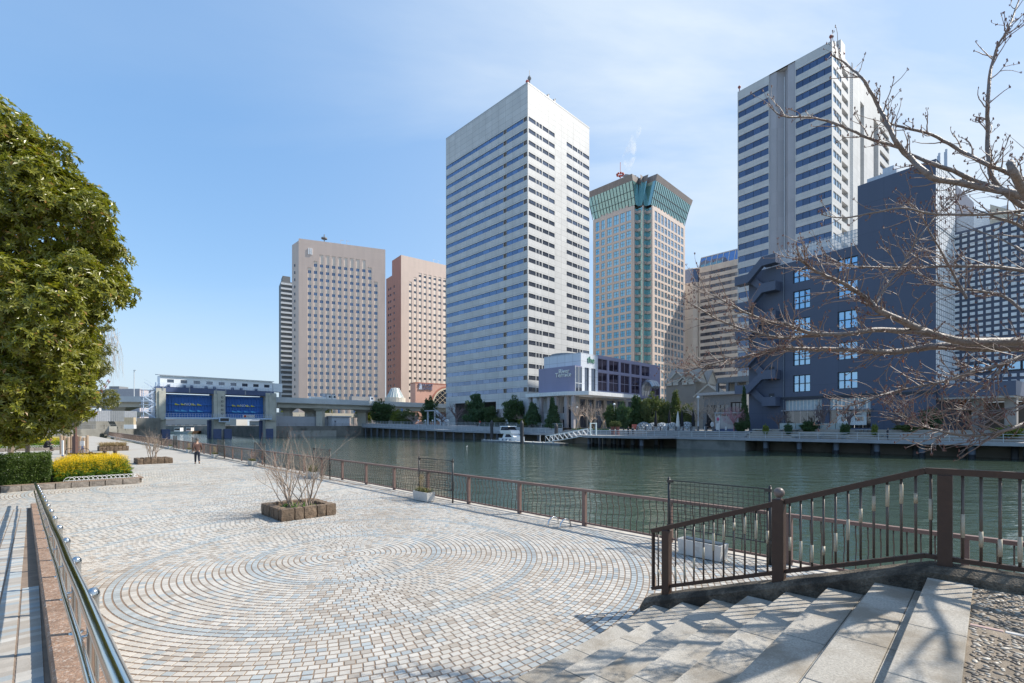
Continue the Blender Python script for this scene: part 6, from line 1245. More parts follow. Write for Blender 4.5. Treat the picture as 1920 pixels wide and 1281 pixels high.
m = MB(); m.box(0, sw, -.4, 1.6, 3.4, 3.6); mk('roof', m, pm('shelter_roof', (0.35, 0.36, 0.37), 0.5), sh); m = MB(); m.box(0, sw, -.3, .6, 0, .45); mk('base', m, M_gated, sh)
for i in range(5): m = MB(); x = sw * i / 4; m.box(x - .05, x + .05, .06, .16, 0, 3.4); mk('post', m, M_rail, sh)
for i, px in enumerate((1149, 1158)):
    c = vpx(px, 84.5 if i else 84.3, ZD + .1); m = MB(); m.lathe([(.45, 0), (.38, .3), (.34, 1.3), (.45, 1.7), (.45, 1.8), (.01, 1.82)], 10); t = thing('pot_topiary', 'round topiary in a tall red brown pot, ' + ('right' if i else 'left') + ' one of the pair on the platform', 'potted plant', c, group='potted topiaries'); mk('pot', m, pm('pot_red', (0.17, 0.06, 0.05), 0.5), t)
    TOPI = t
# stepped walkway below the pink hotel and the stair at the tower
t = thing('open_stair', 'pale steel open stair descending to the garden left of the white tower', 'stair', vpx(806, 104, 2.4), rad(-45)); m = MB(); m.box(-2, 4, -1, 1, 5.4, 5.7); mk('landing', m, M_rail, t); m = MB(); m.beam((3.5, 0, 5.5), (11, 0, 1.2), 1.8, .35); mk('flight', m, M_rail, t); m = MB(); m.beam((3.5, -.9, 6.5), (11, -.9, 2.2), .1, .12); mk('handrail', m, M_rail, t); m = MB(); m.beam((10, 0, 0), (5, 0, 2.6), 1.6, .3); mk('flight', m, M_rail, t)
for x in (-1.2, 3.2, 7): m = MB(); m.box(x - .25, x + .25, -.25, .25, 0, 5.4 if x < 5 else 3.6); mk('column', m, M_rail, t)
# ================================================================== LEFT BACKGROUND (near bank beyond the promenade)
wl = MB(); wl.prism([uv(150, -300)[:2], uv(150, 6)[:2], uv(158, 12)[:2], uv(186.5, 25)[:2], uv(400, 25)[:2], uv(400, -300)[:2]], -6, 1.7); one('seawall', 'stained concrete seawall where the promenade ends', 'wall', wl, M_concd)
wl = MB(); wl.prism([uv(168, -300)[:2], uv(168, 12)[:2], uv(178, 21)[:2], uv(400, 21)[:2], uv(400, -300)[:2]], -6, 3.7); one('upper_seawall', 'upper tier of the concrete seawall below the panel fence', 'wall', wl, M_concd)
pfn = thing('panel_fence', 'grey corrugated panel fence on top of the seawall', 'fence', uv(171, 0, 3.7), rad(-45) + math.pi / 2)
for i in range(30):
    m = MB(); x = -66 + i * 2.9; m.box(x, x + 2.85, -.04, .04, 0, 2.9)
    for k in range(6): m.box(x + .2 + k * .46, x + .3 + k * .46, -.09, -.04, .05, 2.85)
    mk('panel', m, pm('fence_grey_%d' % (i % 2), (0.42, 0.43, 0.45) if i % 7 else (0.30, 0.31, 0.32), 0.6), pfn)
c = pt(244, 795, 128); t = thing('tank_cabinet', 'tan ribbed cabinet on a white base on the seawall', 'cabinet', (c.x, c.y, 1.7), rad(20)); m = MB(); m.box(-1.1, 1.1, -.9, .9, 0, 1.1); mk('base', m, M_white, t)
for i in range(5): m = MB(); m.box(-1.05 + i * .42, -.66 + i * .42, -.85, .85, 1.12, 3.0); mk('rib_panel', m, pm('tan_panel', (0.52, 0.43, 0.30), 0.6), t)
t = thing('seawall_steps', 'small concrete stair against the seawall', 'stair', pt(207, 806, 122) * 1.0, rad(-30))
for i in range(6): m = MB(); m.box(i * .5 - 1.5, i * .5 - 1.0, -.8, .8, -1.2, -.9 + (i + 1) * .3); mk('step', m, M_conc, t)
railing('seawall_railing', 'thin railing along the top of the lower seawall', [uv(152, -40, 1.7), uv(152, 6, 1.7), uv(160, 13, 1.7), uv(186, 25, 1.7)], 1.1, M_grey, 3.5, 2)
b = Bld('harbour_shed', 'long pale pinkish warehouse far behind the expressway', 197, 330, 0.0, 100.0, None, 262)
m = MB(); m.box(0, b.W, 0, 20, 0, b.z(729)); mk('wall', m, pm('shed_pink', (0.50, 0.46, 0.48), 0.7), b.root); m = MB(); m.box(2, 8, 2, 10, b.z(729), b.z(724)); mk('roof_plant', m, M_grey, b.root)
b = Bld('harbour_office', 'low grey office block behind the expressway at the far left', 182, 340, 0.0, 100.0, None, 215)
m = MB(); m.box(0, b.W, 0, 20, 0, b.z(731)); m.box(b.W * .55, b.W * .9, 2, 10, b.z(731), b.z(724)); mk('wall', m, pm('office_grey', (0.34, 0.35, 0.37), 0.7), b.root)
cr_ = thing('lattice_crane', 'red and white lattice crane jib rising behind the expressway', 'crane', (kx(186) * 250, 250, 0)); A_ = Vector((0, 0, zat(740, 250))); B_ = Vector((kx(205) * 250 - kx(186) * 250, 0, zat(713, 250)))
for s in range(6):
    a, c = A_.lerp(B_, s / 6), A_.lerp(B_, (s + 1) / 6); m = MB()
    for dx, dz in ((-.5, .4), (.5, -.4)): m.beam(a + Vector((dx, 0, dz)), c + Vector((dx, 0, dz)), .22, .22)
    m.beam(a + Vector((-.5, 0, .4)), c + Vector((.5, 0, -.4)), .16, .16); m.beam(a + Vector((.5, 0, -.4)), c + Vector((-.5, 0, .4)), .16, .16); mk('jib_section', m, M_red if s % 2 else M_white, cr_)
m = MB(); m.beam((0, 0, 0), A_, 1.2, 1.2); mk('mast', m, M_white, cr_)
for px, top, lb in ((251.5, 695, 'tall thin lamp mast on the expressway left of the gate'), (527, 702, 'lamp mast on the expressway right of the gate')):
    p = pt(px, top, 184); m = MB(); m.tube([(0, 0, zv - 1), (0, 0, p.z)], .14, 6); m.box(-.2, .8, -.15, .15, p.z, p.z + .2); one('lamp_mast', lb, 'lamp', m, M_rail, (p.x, p.y, 0))
# lorries on the expressway
def lorry(px, Y, L, body, cab, label, h=3.4, kind='box'):
    k = kx(px); a = math.atan2(246 - 186, kx(830) * 246 - kx(522) * 186); t = thing('lorry', label, 'lorry', (k * Y, Y, zv - 1.0), a, 'lorries on the expressway')
    if kind == 'low':
        m = MB(); m.box(0, L, -1.2, 1.2, .9, 2.0); mk('cargo_bed', m, body, t)
    else: m = MB(); m.box(0, L, -1.2, 1.2, 1.0, h); mk('cargo_box', m, body, t)
    m = MB(); m.hexa([(L + .3, -1.15, .6), (L + 2.3, -1.15, .6), (L + 2.3, 1.15, .6), (L + .3, 1.15, .6), (L + .3, -1.1, 3.1), (L + 2.0, -1.1, 3.1), (L + 2.0, 1.1, 3.1), (L + .3, 1.1, 3.1)]); c = mk('cab', m, cab, t); m = MB(); m.box(L + 1.0, L + 1.8, -1.19, -1.16, 1.9, 2.7); mk('cab_window', m, G_dark, c)
    for x in (.9, L * .5, L + 1.2): m = MB(); m.tube([(x, -1.2, .5), (x, 1.2, .5)], .5, 10); mk('axle', m, M_frame, t)
lorry(581, 196, 6.5, M_white, M_white, 'white low bed lorry at the left of the traffic', kind='low'); lorry(607, 200.5, 2.8, pm('box_grey', (0.42, 0.42, 0.44), 0.5), M_white, 'lorry with a square grey box body', 3.6); lorry(657, 208.5, 8.5, pm('trailer_grey', (0.27, 0.27, 0.28), 0.6), pm('cab_bluewhite', (0.55, 0.62, 0.72), 0.4), 'long grey open trailer lorry', 2.9)
# steam over the crowned tower
stm = bpy.data.materials.new('steam'); stm.use_nodes = True; t_ = stm.node_tree; t_.nodes.remove(t_.nodes['Principled BSDF']); pv_ = _n(t_, 'ShaderNodeVolumePrincipled'); pv_.inputs['Color'].default_value = (1, 1, 1, 1)
ge_ = _n(t_, 'ShaderNodeTexCoord'); nz_ = _n(t_, 'ShaderNodeTexNoise'); nz_.inputs['Scale'].default_value = .22; nz_.inputs['Detail'].default_value = 5; t_.links.new(ge_.outputs['Object'], nz_.inputs['Vector'])
mr_ = _n(t_, 'ShaderNodeMapRange'); mr_.inputs['From Min'].default_value = .46; mr_.inputs['From Max'].default_value = .62; mr_.inputs['To Max'].default_value = .22; t_.links.new(nz_.outputs[0], mr_.inputs['Value']); t_.links.new(mr_.outputs[0], pv_.inputs['Density']); t_.links.new(pv_.outputs[0], t_.nodes['Material Output'].inputs['Volume'])
m = MB(); pts = [pt(px, py, 222) for px, py in ((1177, 322), (1178, 308), (1180, 294), (1183, 280), (1187, 262), (1195, 246), (1200, 236))]; o_ = pts[0].copy(); m.tube([p - o_ for p in pts], [1.0, 2.2, 3.4, 2.6, 1.5, 2.0, .8], 10); o = mk('steam_plume', m, stm, None, loc=o_, smooth=True); o['kind'] = 'stuff'; o['label'] = 'thin white steam drifting up above the crowned tower'; o['category'] = 'steam'
# ================================================================== VEGETATION AND PLANTERS
M_bark = pm('grey_bark', (0.20, 0.155, 0.115), 0.85, var=0.3, scale=8, bump=0.8, bscale=30); M_twig = pm('pale_twig', (0.36, 0.285, 0.225), 0.75, var=0.2, scale=15); M_pinktwig = pm('winter_twig', (0.33, 0.26, 0.22), 0.8, var=0.2, scale=3); M_orange = pm('orange_bark', (0.36, 0.20, 0.10), 0.8, var=0.25, scale=10)
def rv(r): 
    while True:
        v = Vector((r.uniform(-1, 1), r.uniform(-1, 1), r.uniform(-1, 1)))
        if 0.01 < v.length < 1: return v.normalized()
def leaf(m, p, d, n, L, w_, mi=0, fold=0.25):
    s = d.cross(n)
    if s.length < 1e-4: return
    s.normalize(); up = s.cross(d).normalized(); b = p + d * L * .5 + up * L * 0.05
    m.add([p, b + s * w_ + up * w_ * fold, p + d * L - up * L * .08, b - s * w_ + up * w_ * fold], [(0, 1, 2), (0, 2, 3)], mi)
def rosette(m, p, ax, r, L, n=8, w_=0.28):
    for i in range(n):
        t = ax.orthogonal().normalized(); a = 2 * math.pi * (i + r.random() * .5) / n; q = t * math.cos(a) + ax.cross(t) * math.sin(a); d = (q + ax * r.uniform(-.15, .75)).normalized(); leaf(m, p, d, ax, L * r.uniform(.7, 1.1), L * w_ * .5)
def lobes_crown(lobes, r, L, dens, n=8, w_=.28, inner=.35, sub=0):
    m = MB()
    if sub:   # break each big mass into foliage clumps of uneven size
        sm = []
        for (c, rx, rz_) in lobes:
            for i in range(sub):
                d = rv(r); k = r.uniform(.20, .38); s = r.uniform(.55, .88); sm.append(((c[0] + d.x * rx * s, c[1] + d.y * rx * s, c[2] + d.z * rz_ * s), rx * k, rx * k * r.uniform(.7, 1.0)))
            sm.append((c, rx * .72, rz_ * .72))
        lobes = sm
    for (c, rx, rz_) in lobes:
        cnt = int(4 * math.pi * rx * rx * dens)
        for i in range(cnt):
            d = rv(r); k = noise.noise(Vector(c) * .37 + d * 1.9) * .22 + noise.noise(Vector(c) + d * 5.0) * .10; s = (1.0 + k) * (1 - inner * r.random() ** 2)
            p = Vector((c[0] + d.x * rx * s, c[1] + d.y * rx * s, c[2] + d.z * rz_ * s)); inside = False
            for (c2, rx2, rz2) in lobes:
                if c2 is not c and ((p.x - c2[0]) / rx2) ** 2 + ((p.y - c2[1]) / rx2) ** 2 + ((p.z - c2[2]) / rz2) ** 2 < .38: inside = True; break
            if inside: continue
            rosette(m, p, (d + Vector((0, 0, .45)) + rv(r) * .35).normalized(), r, L, n, w_)
    return m
def grow(m, r, p, d, L, rad0, depth, bend=.25, kids=3, spread=.7, shrink=.62, up=.12, tips=None, sides=4, seg=4):
    pts = [p]; rads = [rad0]; q = p.copy(); dd = d.copy()
    for i in range(seg):
        dd = (dd + rv(r) * bend + Vector((0, 0, up))).normalized(); q = q + dd * L / seg; pts.append(q.copy()); rads.append(rad0 * (1 - .55 * (i + 1) / seg) if depth else rad0 * (1 - .8 * (i + 1) / seg))
    m.tube(pts, rads, sides if depth > 1 else 3, cap=False)
    if depth == 0:
        if tips is not None: tips.append((q, dd))
        return
    for k in range(kids):
        f = .35 + .65 * (k + r.random() * .6) / kids; i = min(int(f * seg), seg - 1); b = pts[i].lerp(pts[i + 1], min(1, f * seg - i)); nd = (dd + rv(r) * spread).normalized()
        grow(m, r, b, nd, L * shrink * r.uniform(.75, 1.15), rads[min(i + 1, seg)] * .75, depth - 1, bend, kids, spread, shrink, up, tips, sides, seg)
# ---- big evergreen at the left
r = random.Random(21)
def lb(px, py, rp, Y, sq=1.0): c = pt(px, py, Y); k = rp / FPX * Y; return ((c.x, c.y, c.z), k, k * sq)
M_leaf1 = leafm('evergreen_leaf', (0.095, 0.12, 0.015), (0.30, 0.285, 0.04), rough=.34, trans=.28, c3=(0.34, 0.20, 0.06), c3amt=.025, spec=.6)
big = [lb(15, 420, 172, 20.5), lb(-50, 325, 172, 21), lb(100, 425, 105, 20.5), lb(158, 545, 72, 19.5), lb(70, 590, 125, 19), lb(-90, 600, 220, 21), lb(25, 735, 85, 18.8), lb(105, 690, 80, 19.5), lb(-60, 780, 60, 19, .8), lb(140, 745, 42, 19.2), lb(60, 330, 75, 21), lb(30, 790, 50, 18.6, .7), lb(100, 765, 48, 19.2), lb(-30, 700, 100, 19), lb(20, 815, 34, 18.6, .7), lb(60, 790, 45, 19.0, .8)]
tb = thing('evergreen_tree', 'large dense evergreen with glossy leaf rosettes behind the hedge', 'tree', (kx(-40) * 21, 21.0, 0.2))
tl = Vector((kx(-40) * 21, 21.0, 0.2))
m = lobes_crown(big, r, .25, 12.5, 8, .36, .5, 13); m.v = [(x - tl.x, y - tl.y, z - tl.z) for x, y, z in m.v]; mk('crown', m, M_leaf1, tb)
m = MB()
for k in range(16): 
    c = Vector(big[k % len(big)][0]) - tl; a = Vector((0, 0, 2.5 + r.random() * 3)); mid = a.lerp(c, .5) + rv(r) * .6 + Vector((0, 0, .4)); m.tube([a, mid, c], [.14, .10, .04], 6)
mk('limbs', m, M_bark, tb); m = MB(); m.tube([(0, 0, -.2), (.1, .1, 2.0), (0, .1, 4.5), (-.2, 0, 8), (-.2, 0, 11)], [.42, .33, .28, .2, .1], 10); mk('trunk', m, M_bark, tb)
M_leaf2 = leafm('fine_leaf', (0.09, 0.11, 0.028), (0.22, 0.21, 0.07), rough=.4, trans=.25)
sec = [lb(150, 665, 56, 31), lb(140, 735, 62, 31), lb(168, 610, 36, 31), lb(95, 650, 70, 32), lb(172, 690, 30, 30.5), lb(120, 790, 30, 31, .7)]; t2 = thing('fine_leaf_tree', 'finer leaved evergreen tree just behind the large one', 'tree', (kx(50) * 31, 31, 0)); tl = Vector((kx(50) * 31, 31, 0)); m = lobes_crown(sec, r, .19, 15, 6, .34, .5, 9); m.v = [(x - tl.x, y - tl.y, z) for x, y, z in m.v]; mk('crown', m, M_leaf2, t2); m = MB(); m.tube([(0, 0, 0), (.1, 0, 2), (0, 0, 5)], [.12, .1, .08], 8); mk('trunk', m, M_bark, t2)
ot = thing('bare_shrub_tree', 'low crooked orange brown bare tree beside the hedge', 'tree', pt(18, 818, 26)); m = MB()
for k in range(5): grow(m, r, Vector((0, 0, -.3)), Vector((r.uniform(-.2, 1.0), r.uniform(-.5, .3), .55 + .3 * r.random())).normalized(), 2.0, .10, 3, .22, 3, .6, .7, .02)
mk('branches', m, M_orange, ot)
wt_ = thing('weeping_tree', 'bare weeping tree with drooping twigs beyond the evergreen', 'tree', (kx(20) * 44, 44, 0)); m = MB(); m.tube([(0, 0, 0), (.2, 0, 4), (2.5, 0, 8.5), (6.5, 0, 11), (8.8, 0, 11.4)], [.22, .18, .12, .06, .02], 7); mk('trunk', m, M_bark, wt_); m = MB()
for k in range(60):
    a = Vector((8.0 + r.random() * 1.5, r.uniform(-.5, .5), 9.4 + r.random() * 2.0)); m.tube([a, a + Vector((.35 * r.random(), r.uniform(-.3, .3), .3)), a + Vector((.55 * r.random() + .1, r.uniform(-.4, .4), -.8)), a + Vector((.6 * r.random() + .1, r.uniform(-.5, .5), -2.2 - 1.5 * r.random()))], [.014, .012, .009, .004], 3)
mk('twigs', m, pm('willow_twig', (0.42, 0.36, 0.30), .8), wt_)
# ---- planting bed with kerb stones, hedge and yellow flowers
def stone(r, sx_, sy_, sz_, n=3, rnd=.35, rough=.05):
    m = MB(); idx = {}
    def V(p):
        k = tuple(round(c, 4) for c in p)
        if k not in idx:
            v = Vector(p); q = v.normalized() * (1.25 if v.length > 0 else 1); w = v.lerp(Vector((q.x, q.y, q.z)), rnd); f_ = 1 + rough * (noise.noise(Vector(p) * 2.1 + off) + .6 * noise.noise(Vector(p) * 5.3 + off)) * 2
            idx[k] = len(m.v); m.v.append((w.x * sx_ * f_, w.y * sy_ * f_, w.z * sz_ * f_))
        return idx[k]
    off = Vector((r.random() * 50, r.random() * 50, 0))
    for ax in range(3):
        for s in (-1, 1):
            for i in range(n):
                for j in range(n):
                    c = []
                    for (a, b) in ((i, j), (i + 1, j), (i + 1, j + 1), (i, j + 1)):
                        p = [0, 0, 0]; p[ax] = s; p[(ax + 1) % 3] = -1 + 2 * a / n; p[(ax + 2) % 3] = -1 + 2 * b / n; c.append(V(p))
                    m.f.append(tuple(c if s > 0 else c[::-1])); m.m.append(0)
    return m
M_kst = pm('kerb_granite', (0.27, 0.235, 0.20), .85, var=.3, scale=9, bump=1.0, bscale=28, isl=.12, dirt=((.13, .11, .09), 6, .5, .7)); M_rock = pm('brown_rock', (0.175, 0.125, 0.085), .9, var=.35, scale=7, bump=1.2, bscale=26, isl=.18, dirt=((.07, .055, .04), 5, .5, .8))
bed = MB(); bed.prism([uv(28.05, -14)[:2], uv(28.05, 3.5)[:2], uv(34.4, 3.5)[:2], uv(34.4, -14)[:2]], -.02, .2); mk('planting_bed', bed, M_earth, kind='structure')
bk = thing('bed_kerb', 'row of rough grey stone blocks edging the hedge and flower bed', 'kerb'); v = -13.6
while v < 3.3:
    l = r.uniform(.46, .62); l = min(l, 3.60 - v); m = stone(r, l / 2 * .965, .15, .125, 3, .09, .04); mk('kerb_stone', m, M_kst, bk, loc=uv(28.03, v + l / 2, .115), rz=rad(45)); v += l
u = 28.25
while u < 34.3:
    l = r.uniform(.48, .62); m = stone(r, .15, l / 2 * .965, .125, 3, .09, .04); mk('kerb_stone', m, M_kst, bk, loc=uv(u + l / 2, 3.5, .115), rz=rad(45)); u += l
M_cap = pm('brown_coping', (0.27, 0.20, 0.15), .85, var=.2, scale=6, bump=.4)
m = MB(); m.prism([uv(27.93, -14)[:2], uv(27.93, 3.4)[:2], uv(28.2, 3.4)[:2], uv(28.2, -14)[:2]], .225, .262); mk('coping', m, M_cap, bk)
m = MB(); m.prism([uv(27.93, 3.4)[:2], uv(27.93, 3.68)[:2], uv(34.4, 3.68)[:2], uv(34.4, 3.4)[:2]], .2255, .264); mk('coping', m, M_cap, bk)
M_hedge = leafm('hedge_leaf', (0.035, 0.075, 0.010), (0.10, 0.15, 0.022), rough=.45, trans=.25, scale=3)
hd = thing('clipped_hedge', 'clipped green hedge behind the stone kerb', 'hedge', uv(30.1, -4.0, 0), rad(45)); m = MB()
for i in range(30000):
    x, y, z = r.uniform(-5.0, 4.55), r.uniform(-1.5, 1.5), r.uniform(.2, 1.42); f_ = r.random()
    if f_ < .40: y = -1.5 + .25 * r.random() ** 2
    elif f_ < .75: z = 1.42 - .2 * r.random() ** 2
    elif f_ < .92: x = 4.55 - .25 * r.random() ** 2
    k = .10 * noise.noise(Vector((x * 1.3, y * 1.3, z * 1.6))) + .05 * noise.noise(Vector((x * 5, y * 5, z * 5)))
    p = Vector((x + k, y - k, z + k)); d = rv(r); leaf(m, p, d, rv(r), .075, .02)
mk('foliage', m, M_hedge, hd); m = MB(); m.box(-4.9, 4.3, -1.25, 1.25, .2, 1.2); mk('inner_foliage', m, pm('hedge_core', (0.05, 0.085, 0.014), .9), hd)
for i in range(8): m = MB(); x = -4.5 + i * 1.2; m.tube([(x, 0, 0), (x, .1, 1.0)], .035, 5); mk('stem', m, M_bark, hd)
M_fl = [leafm('rape_leaf', (0.07, 0.15, 0.025), (0.16, 0.25, 0.05), rough=.5, trans=.35, scale=2), leafm('yellow_petal', (0.78, 0.50, 0.012), (0.85, 0.66, 0.03), rough=.6, trans=.25)]
def flowers(name, label, u0, u1, v0, v1, n, zf, dens_leaf=9, heads=9, hb=1.0, big=1.0):
    m = MB(); o = uv((u0 + u1) / 2, (v0 + v1) / 2)
    for i in range(n):
        u, v = r.uniform(u0, u1), r.uniform(v0, v1); p = uv(u, v, .2) - o; h = hb * r.uniform(.62, 1.0) * min(1.0, .45 + (u - u0) * .7) * (1 - .25 * max(0, (v0 + .6 - v) / .6)); hd_ = p + Vector((r.gauss(0, .06), r.gauss(0, .06), h))
        m.tube([p, hd_], [.008, .004], 3, 0, cap=False)
        for k in range(dens_leaf): q = p.lerp(hd_, r.uniform(.05, .82)); a = r.random() * 6.28; leaf(m, q, Vector((math.cos(a), math.sin(a), r.uniform(-.2, .7))).normalized(), Vector((0, 0, 1)), r.uniform(.09, .2) * big, .028 * big, 0)
        if r.random() < zf(u, v):
            for k in range(heads): q = hd_ + Vector((r.gauss(0, .045), r.gauss(0, .045), r.gauss(-.02, .05))) * big; a = r.random() * 6.28; d = Vector((math.cos(a), math.sin(a), r.uniform(-.3, .6))).normalized(); leaf(m, q, d, Vector((0, 0, 1)), .042 * big, .017 * big, 1)
    ob = mk(name, m, M_fl, None, loc=o); ob['kind'] = 'stuff'; ob['label'] = label; ob['category'] = 'flowers'
flowers('rape_flowers', 'bright yellow rape flowers filling the bed beside the hedge', 28.5, 34.2, .75, 3.3, 2300, lambda u, v: .25 + .8 * min(1, (u - 28.4) / 1.0))
edg = thing('arch_edging', 'white wire hoops edging the yellow flower bed', 'edging', uv(28.35, 0, .2), rad(45))
hm = MB(); hm.tube([(.2 * math.cos(t), 0, .23 * math.sin(t)) for t in [k * math.pi / 10 for k in range(11)]], .011, 5, cap=False); hmm = hm.mesh('hoop', [M_white], True)
for i in range(15): put('hoop', hmm, edg, (1.15 + i * .155, 0, 0))
m = MB(); m.box(1.0, 3.5, -.012, .012, .07, .09); mk('tie_bar', m, M_white, edg)
for i in range(5): put('hoop', hmm, edg, (3.42, .2 + i * .155, 0), math.pi / 2)
b2 = MB(); b2.prism([uv(71, -12)[:2], uv(71, 3.3)[:2], uv(112, 3.3)[:2], uv(112, -12)[:2]], -.02, .28); mk('second_bed', b2, M_earth, kind='structure')
b2k = thing('second_bed_kerb', 'stone kerb of the farther yellow flower bed', 'kerb'); v = -11
while v < 3.2: l = .7; m = stone(r, .345, .2, .17, 2, .08, .04); mk('kerb_stone', m, M_kst, b2k, loc=uv(71, v + .35, .16), rz=rad(45)); v += .7
u = 71.4
while u < 108: m = stone(r, .2, .47, .17, 2, .08, .04); mk('kerb_stone', m, M_kst, b2k, loc=uv(u, 3.3, .16), rz=rad(45)); u += .95
flowers('far_rape_flowers', 'farther bed of yellow flowers behind the seated man', 71.6, 100, -9, 3.0, 2600, lambda u, v: .85, 6, 6, .85, 1.9)
fe2 = thing('far_edging', 'white low edging along the farther flower bed', 'edging', uv(71.5, 0, .28), rad(45))
for i in range(26): put('hoop', hmm, fe2, (-2 + i * .2, 0, 0)); put('hoop', hmm, fe2, (3.2, .2 + i * .24, 0), math.pi / 2)
m = MB()
for k in range(26): p = uv(r.uniform(112, 150), r.uniform(-26, 2.0)); [grow(m, r, p + Vector((r.uniform(-.8, .8), r.uniform(-.8, .8), 0)), Vector((r.uniform(-.5, .5), r.uniform(-.5, .5), 1)).normalized(), 1.7, .03, 2, .2, 4, .7, .7, .05) for _ in range(4)]
o = mk('bare_thicket', m, pm('red_twig', (0.30, 0.19, 0.15), .85, var=.2, scale=2), None); o['kind'] = 'stuff'; o['label'] = 'mass of reddish bare shrubs beyond the second flower bed'; o['category'] = 'shrubs'
# ---- stone planters on the plaza
def planter(name, label, F, du, dv, h, th=.24):
    t = thing(name, label, 'planter', F, rad(45)); # local x along v, y along u
    for (ax, L, o) in (('x', dv, 0), ('x', dv, du - th), ('y', du, 0), ('y', du, dv - th)):
        s = 0 if ax == 'x' else th; e = L if ax == 'x' else L - th
        while s < e - .05:
            l = min(r.uniform(.24, .42), e - s)
            if e - s - l < .15: l = e - s
            if r.random() < .3 and l > .28:
                parts_ = ((h * .45, 0), (h * .52, h * .46))
            else: parts_ = ((h, 0),)
            for hh_, z0 in parts_:
                g = .94; m = stone(r, (l if ax == 'x' else th) / 2 * g, (th if ax == 'x' else l) / 2 * g, hh_ / 2 * .95, 3, .30, .06)
                c = (s + l / 2, o + th / 2, z0 + hh_ / 2 - .01) if ax == 'x' else (o + th / 2, s + l / 2, z0 + hh_ / 2 - .01); mk('stone', m, M_rock, t, loc=c)
            s += l
    m = MB(); m.box(th * .5, dv - th * .5, th * .5, du - th * .5, -.01, h - .12); mk('soil', m, M_earth, t); return t
F1 = gr(527, 979.5); p1 = planter('stone_planter', 'near stone block planter holding a bare branching shrub', F1, 1.7, 1.6, .36)
F2 = gr(258, 871.5); p2 = planter('stone_planter', 'middle stone planter with a small bare tree, left of the walking man', F2, 1.9, 2.0, .40)
F3 = gr(186, 846.5); p3 = planter('stone_planter', 'farthest stone planter filled with dry straw coloured grass', F3, 2.2, 2.4, .50)
s1 = thing('bare_shrub', 'pale leafless many stemmed shrub growing in the near stone planter', 'shrub', F1 + uv(.8, .75, .22)); m = MB(); r2 = random.Random(9); tips = []
for (cx_, cy_, n_, H) in ((-.25, .05, 11, 1.75), (.28, .15, 10, 1.5)):
    for k in range(n_):
        a = r2.random() * 6.28; ln_ = r2.uniform(.05, .75); d = Vector((math.cos(a) * ln_, math.sin(a) * ln_, 1)).normalized(); grow(m, r2, Vector((cx_ + r2.gauss(0, .07), cy_ + r2.gauss(0, .05), -.1)), d, H * r2.uniform(.8, 1.25), .017, 3, .14, 3, .5, .52, .05, tips, 5, 5)
mk('stems', m, M_twig, s1, smooth=True); m = tuft(60, .45, .35, .12, .02, 4, .6, 0, None, 0.02); mk('weeds', m, M_fl[0], s1)
m = MB()
for q, d in tips: 
    if r2.random() < .5: m.ball(q, .007, 4, sz=2)
mk('buds', m, pm('bud_red', (0.22, 0.09, 0.06), .7), s1, kind='stuff')
s2 = thing('bare_shrub', 'leafless small tree growing in the middle stone planter', 'shrub', F2 + uv(1.0, 1.0, .3)); m = MB()
for k in range(11): a = r2.random() * 6.28; ln_ = r2.uniform(.05, .5); grow(m, r2, Vector((r2.gauss(0, .12), r2.gauss(0, .12), -.1)), Vector((math.cos(a) * ln_, math.sin(a) * ln_, 1)).normalized(), 1.45, .026, 3, .18, 3, .6, .58, .04, None, 4, 4)
mk('stems', m, M_twig, s2)
s3 = thing('dry_grass', 'heap of dry straw coloured grass in the farthest planter', 'grass', F3 + uv(1.1, 1.2, .0), rad(45)); m = tuft(1500, 1.0, .95, .55, .02, 8, .9, 0, None, .38); mk('blades', m, M_dry, s3)
s4 = thing('bare_shrub', 'pinkish leafless shrub beside the river fence, left of the near planter', 'shrub', gr(472, 873)); m = MB()
for k in range(16): a = r2.random() * 6.28; ln_ = r2.uniform(.1, .8); grow(m, r2, Vector((r2.gauss(0, .15), r2.gauss(0, .15), 0)), Vector((math.cos(a) * ln_, math.sin(a) * ln_, 1)).normalized(), .72, .014, 3, .2, 3, .6, .62, .03, None, 4, 4)
mk('stems', m, pm('pink_twig', (0.37, 0.28, 0.24), .8), s4)
s5 = thing('bare_shrub', 'small leafless shrub by the fence left of the middle planter', 'shrub', gr(222, 826)); m = MB()
for k in range(14): a = r2.random() * 6.28; ln_ = r2.uniform(.1, .9); grow(m, r2, Vector((r2.gauss(0, .3), r2.gauss(0, .3), 0)), Vector((math.cos(a) * ln_, math.sin(a) * ln_, 1)).normalized(), 1.0, .02, 3, .2, 3, .6, .62, .03, None, 4, 4)
mk('stems', m, MATS['pink_twig'], s5)
